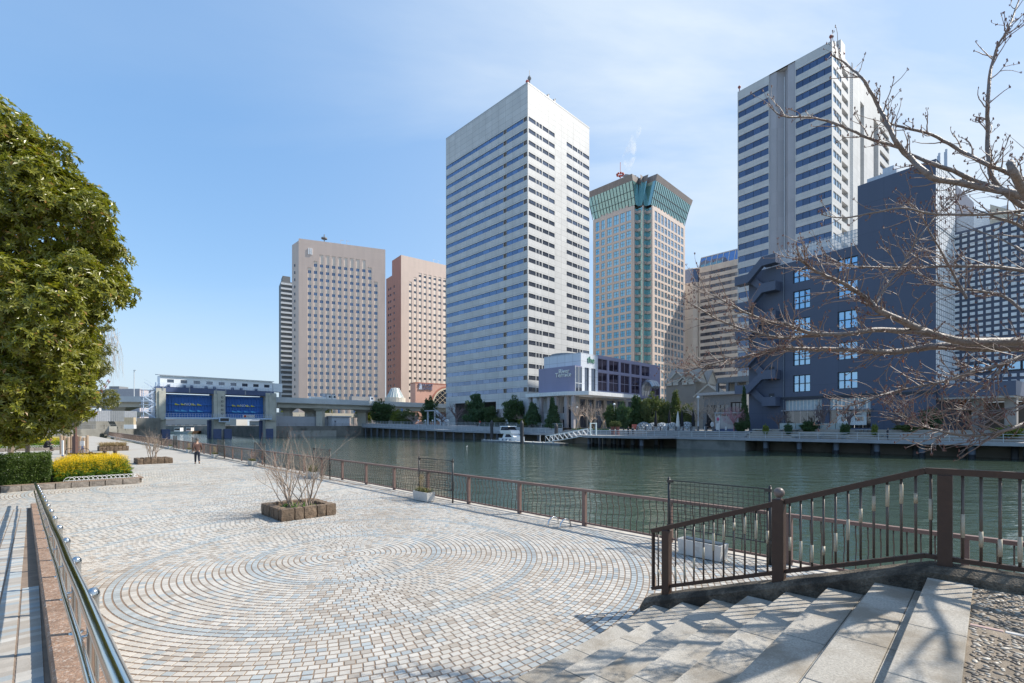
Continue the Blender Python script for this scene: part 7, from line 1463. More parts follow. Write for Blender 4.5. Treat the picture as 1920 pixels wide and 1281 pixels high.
# ---- cherry tree at the right
M_cherry = pm('cherry_bark', (0.19, 0.155, 0.135), .55, var=.35, scale=22, bump=.7, bscale=45, stretch=None, dirt=((.09, .06, .045), 12, .52, .7), spec=.6); M_cbud = pm('cherry_bud', (0.16, 0.06, 0.045), .6)
TB = Vector((6.3, 5.0, 0.0)); ch = thing('cherry_tree', 'bare cherry tree with long budding branches reaching in from the right', 'tree', TB)
LIMB = [  # (depth at start, depth at end, start radius px, end radius px, points)
 (5.3, 5.0, 14, 2.2, [(2060, 655), (1990, 640), (1920, 640), (1813, 641), (1763, 631), (1727, 618), (1680, 597), (1647, 582), (1633, 567), (1607, 548), (1580, 530), (1550, 518), (1520, 502), (1500, 487)]),
 (5.4, 5.9, 12, 1.6, [(2060, 668), (1920, 652), (1847, 653), (1773, 649), (1730, 652), (1680, 660), (1647, 660), (1610, 657), (1563, 655), (1513, 655), (1467, 653), (1440, 657), (1407, 667), (1363, 675), (1313, 688), (1284, 697)]),
 (5.2, 5.6, 7.5, 1.4, [(1735, 622), (1680, 620), (1640, 618), (1600, 625), (1553, 627), (1513, 623), (1487, 613), (1467, 605), (1440, 602), (1407, 590), (1367, 570), (1330, 550), (1300, 533)]),
 (5.4, 5.8, 4.5, 1.2, [(1553, 627), (1510, 631), (1467, 634), (1430, 627), (1393, 617), (1347, 600), (1313, 580), (1290, 566)]),
 (5.5, 6.2, 11, 1.5, [(2030, 430), (1975, 392), (1920, 370), (1887, 360), (1847, 353), (1800, 343), (1757, 337), (1730, 320), (1707, 297), (1690, 280), (1677, 260), (1663, 230), (1647, 200), (1633, 173), (1617, 147), (1600, 132), (1578, 114), (1560, 104)]),
 (5.7, 6.0, 7, 3, [(1880, 357), (1827, 340), (1787, 320), (1747, 307), (1712, 292), (1695, 284)]),
 (6.1, 6.4, 4.5, 1.3, [(1690, 278), (1663, 270), (1630, 260), (1593, 243), (1553, 227), (1513, 220), (1480, 220), (1457, 213), (1443, 197)]),
 (5.6, 6.2, 6, 2, [(1990, 372), (1920, 337), (1887, 323), (1847, 307), (1813, 290), (1780, 270), (1747, 253), (1707, 242), (1673, 233), (1660, 226)]),
 (5.8, 6.0, 7, 1.3, [(1960, 400), (1915, 385), (1880, 357), (1860, 333), (1853, 293), (1852, 247), (1852, 203), (1855, 160), (1860, 120), (1873, 83), (1887, 60), (1900, 30), (1912, -5), (1925, -40)]),
 (5.2, 5.0, 11, 7.5, [(1975, 440), (1945, 395), (1913, 347), (1900, 323), (1893, 305)]),
 (4.6, 4.6, 6.5, 1.4, [(2040, 640), (1980, 655), (1920, 666), (1884, 681), (1855, 690), (1818, 698), (1786, 710), (1752, 719), (1715, 726), (1677, 734), (1640, 745), (1604, 758), (1580, 762)]),
 (4.4, 4.5, 4.5, 1.3, [(2050, 690), (1980, 735), (1920, 760), (1893, 767), (1865, 771), (1837, 769), (1800, 768), (1775, 766)]),
 (4.3, 4.5, 6, 1.3, [(2060, 700), (1990, 768), (1920, 795), (1884, 807), (1855, 814), (1818, 817), (1780, 812), (1752, 805), (1730, 799), (1706, 788), (1692, 779), (1670, 774)]),
 (5.6, 6.2, 5.5, 1.4, [(2020, 540), (1970, 518), (1920, 508), (1847, 500), (1763, 500), (1680, 502), (1607, 500), (1573, 492), (1545, 478)]),
 (5.2, 5.9, 5, 1.2, [(2010, 430), (1960, 398), (1920, 395), (1843, 403), (1780, 403), (1740, 400), (1693, 390), (1647, 397), (1597, 407), (1567, 408), (1543, 403)]),
 (5.4, 5.6, 5, 1.5, [(2000, 500), (1950, 450), (1905, 420), (1860, 405), (1828, 392)]),
 (5.5, 5.8, 4, 1.2, [(1920, 585), (1880, 555), (1830, 545), (1780, 540), (1735, 520), (1700, 505)]),
 (5.5, 5.6, 3.5, 1.1, [(1813, 560), (1790, 520), (1770, 480), (1740, 430), (1722, 395), (1705, 380)]),
 (5.2, 5.3, 3.5, 1.1, [(1640, 575), (1660, 540), (1690, 500), (1720, 450), (1760, 400), (1800, 365), (1830, 350)]),
 (5.0, 5.0, 3, 1.0, [(1884, 681), (1850, 720), (1820, 745), (1790, 790), (1760, 800)]),
]
cm_ = MB(); cb = MB(); r3 = random.Random(33); tw = MB()
def bud(q, d, s=1.0):
    for k in range(r3.choice([2, 3, 4])): e = (d + rv(r3) * .9).normalized(); tw.tube([q, q + e * .016 * s], .0022 * s, 3); cb.lathe([(.001, 0), (.0048 * s, .007 * s), (.001, .017 * s)], 4, q + e * .012 * s)
def twig(p, d, L, r0, lev):
    n = 5; pts = [p]; dd = d.copy(); q = p.copy()
    cv = rv(r3) * .16
    for i in range(n): dd = (dd + rv(r3) * .20 + cv * .6 + Vector((0, 0, .05))).normalized(); q = q + dd * L / n; pts.append(q.copy())
    tw.tube(pts, [r0 * (1 - .5 * i / n) for i in range(n + 1)], 4, cap=False)
    bud(q, dd)
    for i in range(1, n):
        if r3.random() < .18: bud(pts[i], rv(r3), .8)
    if lev:
        for k in range(r3.choice([2, 2, 3])): i = r3.randint(1, n - 1); twig(pts[i], (dd + rv(r3) * .75 + Vector((-.15, 0, 0))).normalized(), L * r3.uniform(.4, .7), r0 * .62, lev - 1)
for (d0, d1, ra, rb, pl) in LIMB:
    upper = sum(p[1] for p in pl) / len(pl) < 450
    if upper: d0, d1 = d0 * .74, d1 * .74
    n = len(pl); P = [pt(px, py, d0 + (d1 - d0) * i / (n - 1) + .05 * math.sin(i * 1.7)) for i, (px, py) in enumerate(pl)]; Rr = [.76 * (ra + (rb - ra) * (i / (n - 1)) ** .8) / FPX * P[i].y for i in range(n)]
    # smooth in-between points
    Q = []; RR = []
    for i in range(n - 1):
        a, b_, c, d = P[max(i - 1, 0)], P[i], P[i + 1], P[min(i + 2, n - 1)]
        for k in range(3):
            t = k / 3; Q.append(.5 * ((2 * b_) + (c - a) * t + (2 * a - 5 * b_ + 4 * c - d) * t * t + (3 * b_ - a - 3 * c + d) * t ** 3) + rv(r3) * .003); RR.append((Rr[i] + (Rr[i + 1] - Rr[i]) * t) * (1 + .06 * r3.uniform(-1, 1)))
    Q.append(P[-1]); RR.append(Rr[-1]); cm_.tube(Q, RR, 8 if ra > 5 else 6)
    bud(P[-1], (P[-1] - P[-2]).normalized(), 1.1)
    tot = sum((Q[i + 1] - Q[i]).length for i in range(len(Q) - 1)); nt_ = int(tot * ((13 if upper else 26) if rb < 2.5 else 4))
    for k in range(nt_):
        f = .12 + .88 * (k + r3.random()) / nt_; i = min(int(f * (len(Q) - 1)), len(Q) - 2); dirn = (Q[i + 1] - Q[i]).normalized(); p = Q[i].lerp(Q[i + 1], r3.random()); o = rv(r3); o = (o - dirn * o.dot(dirn)).normalized()
        twig(p, (dirn * .75 + o * .8 + Vector((-.05, 0, .12))).normalized(), r3.uniform(.10, .42) * (.72 if upper else 1), max(.0022, min(.006, RR[i] * .5)), 1 if r3.random() < (.35 if upper else .6) else 0)
# limbs outside the picture: the trunk, leaders and boughs over the steps
for (d, L, r0) in ((Vector((.9, .1, .6)), 3.0, .1), (Vector((.6, .7, .5)), 3.0, .1), (Vector((.2, -.35, .95)), 2.6, .06)):
    grow(cm_, r3, Vector((6.55, 5.2, 3.6)), d.normalized(), L, r0, 3, .16, 4, .7, .62, .04, None, 5, 4)
off_ = lambda mm: [(x - TB.x, y - TB.y, z - TB.z) for x, y, z in mm.v]
cm_.v = off_(cm_); tw.v = off_(tw); cb.v = off_(cb)
mk('limbs', cm_, M_cherry, ch, smooth=True); mk('twigs', tw, pm('cherry_twig', (0.23, 0.165, 0.135), .55, var=.25, scale=30, spec=.6), ch, smooth=True); mk('buds', cb, M_cbud, ch, kind='stuff')
m = MB(); a1 = pt(2060, 655, 5.3) - TB; a2 = pt(2030, 430, 4.1) - TB; m.tube([(0, 0, -.1), (.03, 0, .5), (.05, -.02, 1.6), (a1.x + .15, a1.y - .05, a1.z - .9), (a1.x + .08, a1.y, a1.z), (a2.x + .05, a2.y, a2.z), (a2.x + .1, a2.y, a2.z + .8)], [.30, .24, .21, .19, .16, .11, .06], 12); mk('trunk', m, M_cherry, ch, smooth=True)
# two withered leaves that still hang there
for px, py in ((1556, 651), (1693, 673)):
    m = MB(); q = pt(px, py, 5.3) - TB; leaf(m, q, Vector((.1, 0, -1)), Vector((0, 1, .1)), .05, .014); mk('dead_leaf', m, pm('dead_leaf', (.35, .10, .03), .7), ch)
# ---- far bank trees
M_ev = [leafm('far_green_%d' % i, c1, c2, rough=.5, trans=.2, scale=.6) for i, (c1, c2) in enumerate((((.03, .065, .022), (.085, .14, .045)), ((.065, .095, .03), (.16, .18, .06)), ((.10, .15, .025), (.26, .27, .05)), ((.03, .075, .032), (.08, .14, .06))))]
def far_crown(seed, shape, n):
    rr_ = random.Random(seed); m = MB(); cl_ = []
    for i in range(n):
        d = rv(rr_)
        if shape == 'round': c = Vector((d.x * .45, d.y * .45, .58 + d.z * .40))
        elif shape == 'cone': z = rr_.random() ** 1.2; w_ = .40 * (1 - z) ** .75 + .04; a = rr_.random() * 6.28; c = Vector((w_ * math.cos(a), w_ * math.sin(a), .14 + .84 * z))
        else:  # layered
            k = rr_.choice([0, 1, 2, 3]); w_ = (.50, .46, .36, .22)[k]; a = rr_.random() * 6.28; q = math.sqrt(rr_.random()); c = Vector((w_ * q * math.cos(a) + (.08, -.06, .05, 0)[k], w_ * q * math.sin(a), (.34, .54, .74, .92)[k] + rr_.gauss(0, .035)))
        c = c * (1 - .35 * rr_.random() ** 2); nn_ = noise.noise(Vector((c.x * 5, c.y * 5, c.z * 6)) + Vector((seed * 3.3, 0, 0))); ax_ = Vector((c.x, c.y, (c.z - .5) * .6)); c += ax_ * nn_ * .75; c.z = max(c.z, .06)
        for k in range(9): leaf(m, c + rv(rr_) * .055 * rr_.random(), rv(rr_), rv(rr_), .065, .02)
    return m
FC = {k: [far_crown(s, k, 900 if k != 'layer' else 1000) for s in (1, 2)] for k in ('round', 'cone', 'layer')}; cache = {}
def ftree(px, ytop, v, wpx, shape, mi, label, gz_=None, name='evergreen_tree', k=0):
    gz_ = GL if gz_ is None else gz_; c = vpx(px, v, gz_); h = zat(ytop, c.y) - gz_; w_ = wpx / FPX * c.y; key = (shape, k % 2, mi)
    if key not in cache: cache[key] = FC[shape][k % 2].mesh('crown', [M_ev[mi]])
    t = thing(name, label, 'tree', c, r.random() * 6.28, 'trees on the far bank'); put('crown', cache[key], t, sc=(w_, w_, h)); m = MB(); m.tube([(0, 0, 0), (0, 0, h * .6)], [h * .025, h * .012], 6); mk('trunk', m, M_bark, t)
ET = [(684, 757, 112, 30, 'round', 2, 'bright green round tree below the expressway'), (717, 753, 108, 38, 'round', 0, 'dark round tree right of the bright green one'), (746, 769, 112, 26, 'round', 2, 'small yellowish tree under the expressway'), (766, 770, 108, 34, 'round', 1, 'dull low tree left of the open stair'), (805, 749, 112, 34, 'layer', 0, 'layered tree in front of the salmon podium'), (895, 744, 100, 46, 'layer', 3, 'tall layered pine before the white tower'), (921, 764, 99, 26, 'round', 0, 'small dark tree right of the layered pine'), (963, 747, 97, 36, 'round', 0, 'dark rounded tree at the white tower corner'), (999, 753, 92.2, 34, 'cone', 3, 'grey green cone tree behind the yacht'), (1037, 752, 92.2, 32, 'cone', 3, 'cone tree before the mauve building'), (937, 783, 96, 24, 'round', 1, 'clipped yellow green ball shrub behind the pontoon'), (985, 784, 92.0, 24, 'round', 2, 'clipped green ball shrub behind the yacht'), (1146, 760, 92.6, 24, 'round', 0, 'dark tree right of the bare trees'), (1169, 758, 92.8, 26, 'round', 3, 'dark blue green tree before the glass wall'), (1195, 740, 97, 42, 'cone', 0, 'dense dark cone tree left of the domes'), (1219, 742, 98, 38, 'round', 1, 'olive tree behind the lattice domes'), (1243, 752, 101, 30, 'round', 1, 'olive tree right of the domes group'), (1267, 741, 102, 38, 'cone', 1, 'tall olive cone tree behind the white parasol'), (1290, 760, 101, 30, 'round', 1, 'brownish evergreen before the gabled house'), (1395, 734, 96.5, 20, 'cone', 0, 'narrow dark tree at the left edge of the navy wall'), (1745, 768, 95, 34, 'round', 3, 'rounded green bush against the navy wall'), (540, 766, 112, 22, 'round', 2, 'bright shrub tree beside the gate'), (557, 764, 112, 30, 'round', 0, 'dark shrub tree right of the gate'), (610, 760, 112, 24, 'round', 1, 'tree behind the quay hut roof')]
for i, (px, yt, v, w_, sh_, mi, lab) in enumerate(ET): ftree(px, yt, v, w_, sh_, mi, lab, 2.3 if px < 1000 else GL, k=i)
for i, (px, yt, v, w_, lab) in enumerate(((1517, 790, 90.6, 26, 'low shrub between the pale benches'), (1478, 795, 88.6, 12, 'small shrub at the left end of the lowest bench'), (1585, 795, 88.8, 16, 'low shrub at the right end of the lowest bench'), (1436, 797, 88.5, 10, 'yellowish shrub before the stair end'), (1640, 796, 88.5, 10, 'yellowish shrub right of the terrace'), (1390, 790, 92, 22, 'low hedge shrub beside the pink plum tree'), (1700, 797, 92, 40, 'long low shrub at the right of the navy wall'), (1890, 800, 88, 40, 'pale green low hedge at the right edge'))):
    ftree(px, yt, v, w_, 'round', (0, 3, 0, 2, 2, 0, 1, 2)[i], lab, ZD + .4 if i in (1, 2, 3, 4, 7) else GL - .2, 'shrub', i)
TP = [t for t in bpy.data.objects if t.name.startswith('pot_topiary')]
for t in TP: m = MB(); mm = FC['round'][0]; m.v = [(x * 1.3, y * 1.3, 1.4 + z * 1.4) for x, y, z in mm.v]; m.f = mm.f; m.m = mm.m; mk('topiary', m, M_ev[1], t)
BT = []
for s in range(3):
    m = MB(); rr_ = random.Random(40 + s); m.tube([(0, 0, 0), (.01, 0, .18), (0, .01, .34)], [.03, .024, .018], 6)
    for k in range(6): a = k * 1.05 + rr_.random(); grow(m, rr_, Vector((0, 0, .2 + .03 * k)), Vector((math.cos(a) * .75, math.sin(a) * .75, .8)).normalized(), .34, .030, 4, .22, 3, .65, .66, .05, None, 4, 3)
    BT.append(m)
M_bt = [pm('bare_branch', (0.34, 0.26, 0.22), .85), pm('plum_branch', (0.45, 0.22, 0.25), .8), pm('lit_branch', (0.46, 0.36, 0.29), .85), pm('dark_branch', (0.17, 0.125, 0.125), .85)]; bc = {}
def btree(px, ytop, v, wpx, mi, label, k=0, gz_=None):
    gz_ = GL if gz_ is None else gz_; c = vpx(px, v, gz_); h = zat(ytop, c.y) - gz_; w_ = wpx / FPX * c.y; key = (k % 3, mi)
    if key not in bc: bc[key] = BT[k % 3].mesh('branches', [M_bt[mi]])
    mm = BT[k % 3]; zs = max(v_[2] for v_ in mm.v); xs_ = max(abs(v_[0]) for v_ in mm.v) * 2; t = thing('bare_tree', label, 'tree', c, 0, 'bare trees on the far bank'); put('branches', bc[key], t, sc=(w_ / xs_, w_ / xs_, h / zs)); return t
for i, (px, yt, v, w_, mi, lab) in enumerate(((828, 764, 100, 44, 3, 'leafless tree below the open stair'), (856, 752, 103, 46, 3, 'leafless cherry before the white tower base'), (776, 772, 100, 40, 0, 'low leafless tree left of the open stair'), (978, 774, 92.8, 40, 0, 'twiggy leafless shrub tree behind the yacht'), (1083, 746, 92.4, 46, 2, 'leafless propped tree at the left of the canopy trio'), (1107, 744, 92.6, 44, 2, 'leafless propped tree in the middle of the canopy trio'), (1131, 750, 92.4, 46, 2, 'leafless propped tree at the right of the canopy trio'), (1282, 748, 104, 52, 2, 'pinkish leafless tree before the gabled house'), (1308, 740, 98, 56, 2, 'leafless tree behind the tall lamp post'), (1338, 742, 96, 56, 2, 'spreading leafless tree before the grey pavilion'), (1376, 762, 92.6, 40, 1, 'small tree covered in pink plum blossom'), (1460, 762, 93, 40, 3, 'leafless young tree at the foot of the stair'), (1543, 740, 93, 60, 3, 'leafless tree between the two shop fronts'), (1592, 752, 92.6, 50, 3, 'leafless tree before the white shop panel'), (1684, 756, 93, 60, 3, 'leafless tree against the blank navy wall'), (1842, 772, 95, 60, 3, 'leafless bush in the passage opening'))):
    t = btree(px, yt, v, w_, mi, lab, i, 2.3 if px < 1000 else None)
    if 'pink' in lab and 'plum' in lab:
        m = MB(); c = t.location; h = zat(yt, c.y) - GL
        for k in range(900): d = rv(r); q = Vector((d.x * h * .42, d.y * h * .42, h * .62 + d.z * h * .34)) * 1.0; leaf(m, q + rv(r) * .2, rv(r), rv(r), .12, .045)
        mk('blossom', m, pm('plum_blossom', (0.42, 0.20, 0.24), .7), t)
    if 'propped' in lab:
        for k in range(3): a = k * 2.1; m = MB(); m.tube([(math.cos(a) * 1.0, math.sin(a) * 1.0, 0), (0, 0, 2.0)], .07, 5); mk('prop', m, pm('prop_wood', (0.36, 0.26, 0.16), .8), t)
m = MB(); m.prism([vpx(1072, 91.7)[:2], vpx(1142, 91.7)[:2], vpx(1140, 93)[:2], vpx(1074, 93)[:2]], GL, GL + .35); o = one('lawn_mound', 'low grass mound under the propped bare trees', 'lawn', m, pm('lawn', (0.10, 0.14, 0.04), .9, var=.3, scale=2))
m = MB(); m.prism([vpx(900, 97.6)[:2], vpx(1052, 93.4)[:2], vpx(1052, 95)[:2], vpx(900, 100.5)[:2]], GL, 3.0); one('garden_hedge', 'dark evergreen ground planting behind the yacht', 'hedge', m, pm('dark_planting', (0.03, 0.05, 0.02), .9, var=.5, scale=1.2, bump=1.0, bscale=4))
# ================================================================== PEOPLE AND SMALL THINGS
def skinned(name, J, E, mat, parent, root=0, lev=1):
    me = bpy.data.meshes.new(name); me.from_pydata([p for p, _ in J], E, []); me.materials.append(mat)
    o = put(name, me, parent); sk = o.modifiers.new('skin', 'SKIN'); sk.use_smooth_shade = True
    ly = me.skin_vertices[0] if me.skin_vertices else None
    if ly is None:
        bm_ = __import__('bmesh').new(); bm_.from_mesh(me); bm_.verts.layers.skin.verify(); bm_.to_mesh(me); bm_.free(); ly = me.skin_vertices[0]
    for i, (_, rd) in enumerate(J): ly.data[i].radius = rd if isinstance(rd, tuple) else (rd, rd); ly.data[i].use_root = (i == root)
    sb = o.modifiers.new('sub', 'SUBSURF'); sb.levels = lev; sb.render_levels = lev; return o
M_skin = pm('skin', (0.46, 0.29, 0.21), .6, var=.05); M_hair = pm('grey_hair', (0.10, 0.09, 0.085), .7)
def person(label, loc, rz, pose, top, leg, shoe, hair, s=1.0, lev=1, group=None):
    """pose: dict of joints in metres, x right, y forward"""
    t = thing('person', label, 'person', loc, rz, group); t.scale = (s, s, s); P = pose; V_ = lambda k: P[k]
    names = ['pel', 'bel', 'che', 'nec', 'hd0', 'hd1']; J = [(P['pel'], (.13, .10)), (P['bel'], (.13, .10)), (P['che'], (.15, .11)), (P['nec'], .052), (P['hd0'], (.066, .078)), (P['hd1'], (.072, .085))]; E = [(0, 1), (1, 2), (2, 3), (3, 4), (4, 5)]
    for sd in ('l', 'r'):
        b = len(J); J += [(P['sh' + sd], .058), (P['el' + sd], .043), (P['wr' + sd], .030)]; E += [(2, b), (b, b + 1), (b + 1, b + 2)]
        w = Vector(P['wr' + sd]); d = (w - Vector(P['el' + sd])).normalized(); J.append((tuple(w + d * .07), (.034, .018))); E.append((b + 2, b + 3)); sx_ = d.orthogonal().normalized()
        for k, (off_, ln_) in enumerate(((-.03, .075), (-.01, .085), (.01, .08), (.028, .065))): q = w + d * (.07 + ln_) + sx_ * off_ * .9 + d.cross(sx_) * .015; J.append((tuple(q), .0095)); E.append((b + 3, len(J) - 1))
        J.append((tuple(w + d * .06 + sx_ * -.055), .011)); E.append((b + 2, len(J) - 1))
        b = len(J); J += [(P['hi' + sd], .085), (P['kn' + sd], .056), (P['an' + sd], .04), (P['to' + sd], (.036, .025))]; E += [(0, b), (b, b + 1), (b + 1, b + 2), (b + 2, b + 3)]
    skinned('body', J, E, M_skin, t, 0, lev)
    J = [(P['bel'], (.165, .125)), (P['che'], (.19, .145)), (tuple(Vector(P['che']).lerp(Vector(P['nec']), .75)), .085), (tuple(Vector(P['pel']) + Vector((0, 0, -.02))), (.165, .13))]; E = [(3, 0), (0, 1), (1, 2)]
    for sd in ('l', 'r'): b = len(J); J += [(P['sh' + sd], .082), (P['el' + sd], .064), (tuple(Vector(P['el' + sd]).lerp(Vector(P['wr' + sd]), .92)), .048)]; E += [(1, b), (b, b + 1), (b + 1, b + 2)]
    skinned('jacket', J, E, top, t, 0, lev)
    J = [(tuple(Vector(P['pel']) + Vector((0, 0, .04))), (.15, .115)), (tuple(Vector(P['pel']) + Vector((0, 0, -.06))), (.15, .12))]; E = [(0, 1)]
    for sd in ('l', 'r'): b = len(J); J += [(P['hi' + sd], .105), (P['kn' + sd], .076), (tuple(Vector(P['kn' + sd]).lerp(Vector(P['an' + sd]), .94)), .062)]; E += [(1, b), (b, b + 1), (b + 1, b + 2)]
    skinned('trousers', J, E, leg, t, 0, lev)
    for sd in ('l', 'r'): m_ = Vector(P['an' + sd]).lerp(Vector(P['to' + sd]), .4); skinned('shoe', [(tuple(Vector(P['an' + sd]) + Vector((0, -.02, -.03))), .05), (tuple(m_), (.05, .04)), (P['to' + sd], (.046, .034))], [(0, 1), (1, 2)], shoe, t, 0, lev)
    h0, h1 = Vector(P['hd0']), Vector(P['hd1']); f_ = Vector((0, -.025, 0)) if not P.get('face') else Vector(P['face']) * -.025
    m = MB(); c = h1 + f_ + Vector((0, 0, .01)); m.lathe([(.096, -.03), (.098, .02), (.082, .075), (.045, .107), (.001, .116)], 12, c); mk('hair', m, hair, t, smooth=True)
    fd = Vector(P.get('face', (0, 1, 0))); sdv = Vector((fd.y, -fd.x, 0)); mid = h0.lerp(h1, .55)
    for k in (-1, 1): m = MB(); m.ball(mid + fd * .082 + sdv * .03 * k + Vector((0, 0, .01)), .009, 6); mk('eye', m, M_hair, t)
    m = MB(); m.add([mid + fd * .078 + Vector((0, 0, .01)), mid + fd * .085 + sdv * .014 - Vector((0, 0, .035)), mid + fd * .085 - sdv * .014 - Vector((0, 0, .035)), mid + fd * .107 - Vector((0, 0, .03))], [(0, 1, 3), (0, 3, 2), (1, 2, 3)]); mk('nose', m, M_skin, t)
    m = MB(); m.box(-.022, .022, -.004, .004, -.004, .004); o = mk('mouth', m, pm('lips', (.3, .12, .1), .6), t, loc=mid + fd * .082 - Vector((0, 0, .055)), rz=math.atan2(-fd.x, fd.y))
    for k in (-1, 1): m = MB(); m.ball(mid + sdv * .078 * k, .022, 6, sz=1.5); mk('ear', m, M_skin, t)
    return t
WALK = dict(pel=(0, 0, .92), bel=(0, .015, 1.10), che=(0, .03, 1.33), nec=(0, .05, 1.49), hd0=(0, .065, 1.57), hd1=(0, .07, 1.66), shl=(-.19, .03, 1.41), shr=(.19, .03, 1.41), ell=(-.25, -.06, 1.15), elr=(.25, -.02, 1.15), wrl=(-.25, .06, .93), wrr=(.26, .10, .94), hil=(-.09, 0, .86), hir=(.09, 0, .86), knl=(-.095, .14, .48), knr=(.09, .02, .47), anl=(-.095, .15, .08), anr=(.09, -.24, .13), tol=(-.10, .30, .035), tor=(.10, -.12, .035))
person('man in a brown jacket and dark trousers walking away along the plaza', gr(370, 870), rad(40), WALK, pm('brown_leather', (0.10, 0.052, 0.040), .45, var=.2, scale=9), pm('navy_trousers', (0.022, 0.027, 0.045), .8), pm('brown_shoe', (.07, .035, .02), .5), M_hair, 1.0, 2)
SIT = dict(pel=(0, 0, .42), bel=(0, .06, .60), che=(0, .20, .80), nec=(0, .33, .93), hd0=(0, .40, .96), hd1=(0, .45, 1.03), shl=(-.18, .22, .87), shr=(.18, .22, .87), ell=(-.22, .34, .62), elr=(.22, .34, .62), wrl=(-.10, .52, .60), wrr=(.10, .52, .60), hil=(-.09, .03, .40), hir=(.09, .03, .40), knl=(-.12, .44, .46), knr=(.12, .44, .46), anl=(-.12, .42, .08), anr=(.12, .46, .08), tol=(-.12, .57, .035), tor=(.12, .61, .035))
M_blackc = pm('black_coat', (0.015, 0.015, 0.018), .8)
sp_ = gr(84, 846.5); person('man in black seated on the kerb, bent over something he holds', (sp_.x, sp_.y, 0), rad(-70), SIT, M_blackc, pm('black_trousers', (0.012, 0.012, 0.016), .8), M_blackc, pm('brown_hair', (0.16, 0.075, 0.04), .7), 1.15, 2)
STAND = dict(WALK, knl=(-.095, .03, .48), knr=(.095, .02, .48), anl=(-.1, 0, .08), anr=(.1, 0, .08), tol=(-.11, .15, .035), tor=(.11, .15, .035), wrl=(-.24, .05, .90), wrr=(.24, .05, .90))
for (px, v, z, tc_, lc_, lab) in ((900, 96.5, 2.4, (.55, .05, .03), (.05, .05, .06), 'person in a red coat on the garden path'), (1178, 84.0, ZD + .1, (.015, .015, .02), (.02, .025, .05), 'person in black standing on the landing platform'), (1186.5, 84.6, ZD + .1, (.03, .035, .05), (.06, .06, .07), 'person in a dark coat beside the one in black'), (1325, 94.5, GL, (.02, .02, .025), (.02, .02, .03), 'person in dark clothes in the shade of the pavilion'), (1535, 91.2, 1.9, (.02, .02, .035), (.02, .02, .03), 'person in dark clothes by the shop front terrace'), (1664, 86.0, ZD, (.03, .03, .04), (.03, .03, .04), 'person in dark clothes on the promenade below the blank wall')):
    k = '%d' % px; person(lab, vpx(px, v, z), r.random() * 6.28, STAND, pm('coat_' + k, tc_, .8), pm('leg_' + k, lc_, .8), M_blackc, M_hair, 1.0, 1, 'people on the far bank')
# things by the flower bed
M_wood = pm('log_wood', (0.36, 0.27, 0.19), .8, var=.25, scale=6, stretch=(6, 6, 1)); M_pole = pm('pole_brown', (0.12, 0.068, 0.055), .5)
def logs(label, px, py, n, h, sp, name='log_posts'):
    t = thing(name, label, 'posts', gr(px, py), rad(50))
    for i in range(n): m = MB(); rr_ = .12; m.tube([(i * sp, (i % 2) * .12, 0), (i * sp, (i % 2) * .12, h - .1 * (i % 3)), (i * sp, (i % 2) * .12, h - .1 * (i % 3) + .03)], [rr_, rr_, rr_ * .8], 10); mk('log', m, M_wood, t)
logs('cluster of tall round log posts behind the yellow flowers', 115, 852, 4, 1.75, .24); logs('second cluster of log posts right of the brown pole', 144, 849, 4, 1.65, .26)
lp = thing('lamp_column', 'square brown lamp column rising behind the yellow flowers', 'lamp', gr(141, 857)); m = MB(); m.box(-.14, .14, -.14, .14, 0, 1.75); mk('base_box', m, M_pole, lp); m = MB(); m.box(-.085, .085, -.085, .085, 1.75, 5.2); mk('column', m, M_pole, lp); m = MB(); m.lathe([(.05, 5.2), (.3, 5.3), (.28, 5.6), (.05, 5.75)], 8); mk('lamp_head', m, M_white, lp)
t = thing('marker_post', 'slim white marker post with a blue foot beside the log posts', 'post', gr(117.5, 859)); m = MB(); m.box(-.07, .07, -.03, .03, .25, 1.45); mk('board', m, M_white, t); m = MB(); m.box(-.075, .075, -.035, .035, 0, .25); mk('foot', m, M_gate, t)
t = thing('notice', 'small white notice on a post near the brown pole', 'sign', gr(154, 851), rad(-15)); m = MB(); m.box(-.28, .28, -.02, .02, .75, 1.2); mk('sheet', m, M_white, t); m = MB(); m.box(-.04, .04, .02, .07, 0, 1.2); mk('post', m, M_pole, t)
t = thing('low_barrier', 'low dark timber barrier right of the yellow flowers', 'barrier', gr(170, 858.5), rad(12)); 
for x in (0, 1.0, 1.75): m = MB(); m.box(x - .1, x + .1, -.1, .1, 0, .55 if x else .5); mk('post', m, pm('dark_timber', (.09, .06, .045), .8), t)
m = MB(); m.box(-1.6, .9, -.05, .05, .25, .42); mk('rail', m, MATS['dark_timber'], t)
bkp = gr(131, 855); t = thing('bicycle', 'bicycle with a blue frame leaning by the log posts', 'bicycle', bkp, rad(25)); M_tyre = pm('tyre', (.02, .02, .02), .7)
for x in (0, 1.02):
    m = MB(); m.tube([(x + .32 * math.cos(k * .3927), 0, .33 + .32 * math.sin(k * .3927)) for k in range(17)], .022, 6, cap=False); w_ = mk('wheel', m, M_tyre, t)
    for k in range(8): m = MB(); a_ = k * .785; m.tube([(x, 0, .33), (x + .3 * math.cos(a_), 0, .33 + .3 * math.sin(a_))], .004, 3); mk('spoke', m, M_steel, w_)
m = MB(); Z = lambda x, z: (x, 0, z)
for a_, c_ in ((Z(0, .33), Z(.42, .30)), (Z(.42, .30), Z(.30, .78)), (Z(.30, .74), Z(.86, .76)), (Z(.42, .30), Z(.86, .70)), (Z(0, .33), Z(.31, .72)), (Z(.84, .88), Z(1.02, .33))): m.tube([a_, c_], .018, 6)
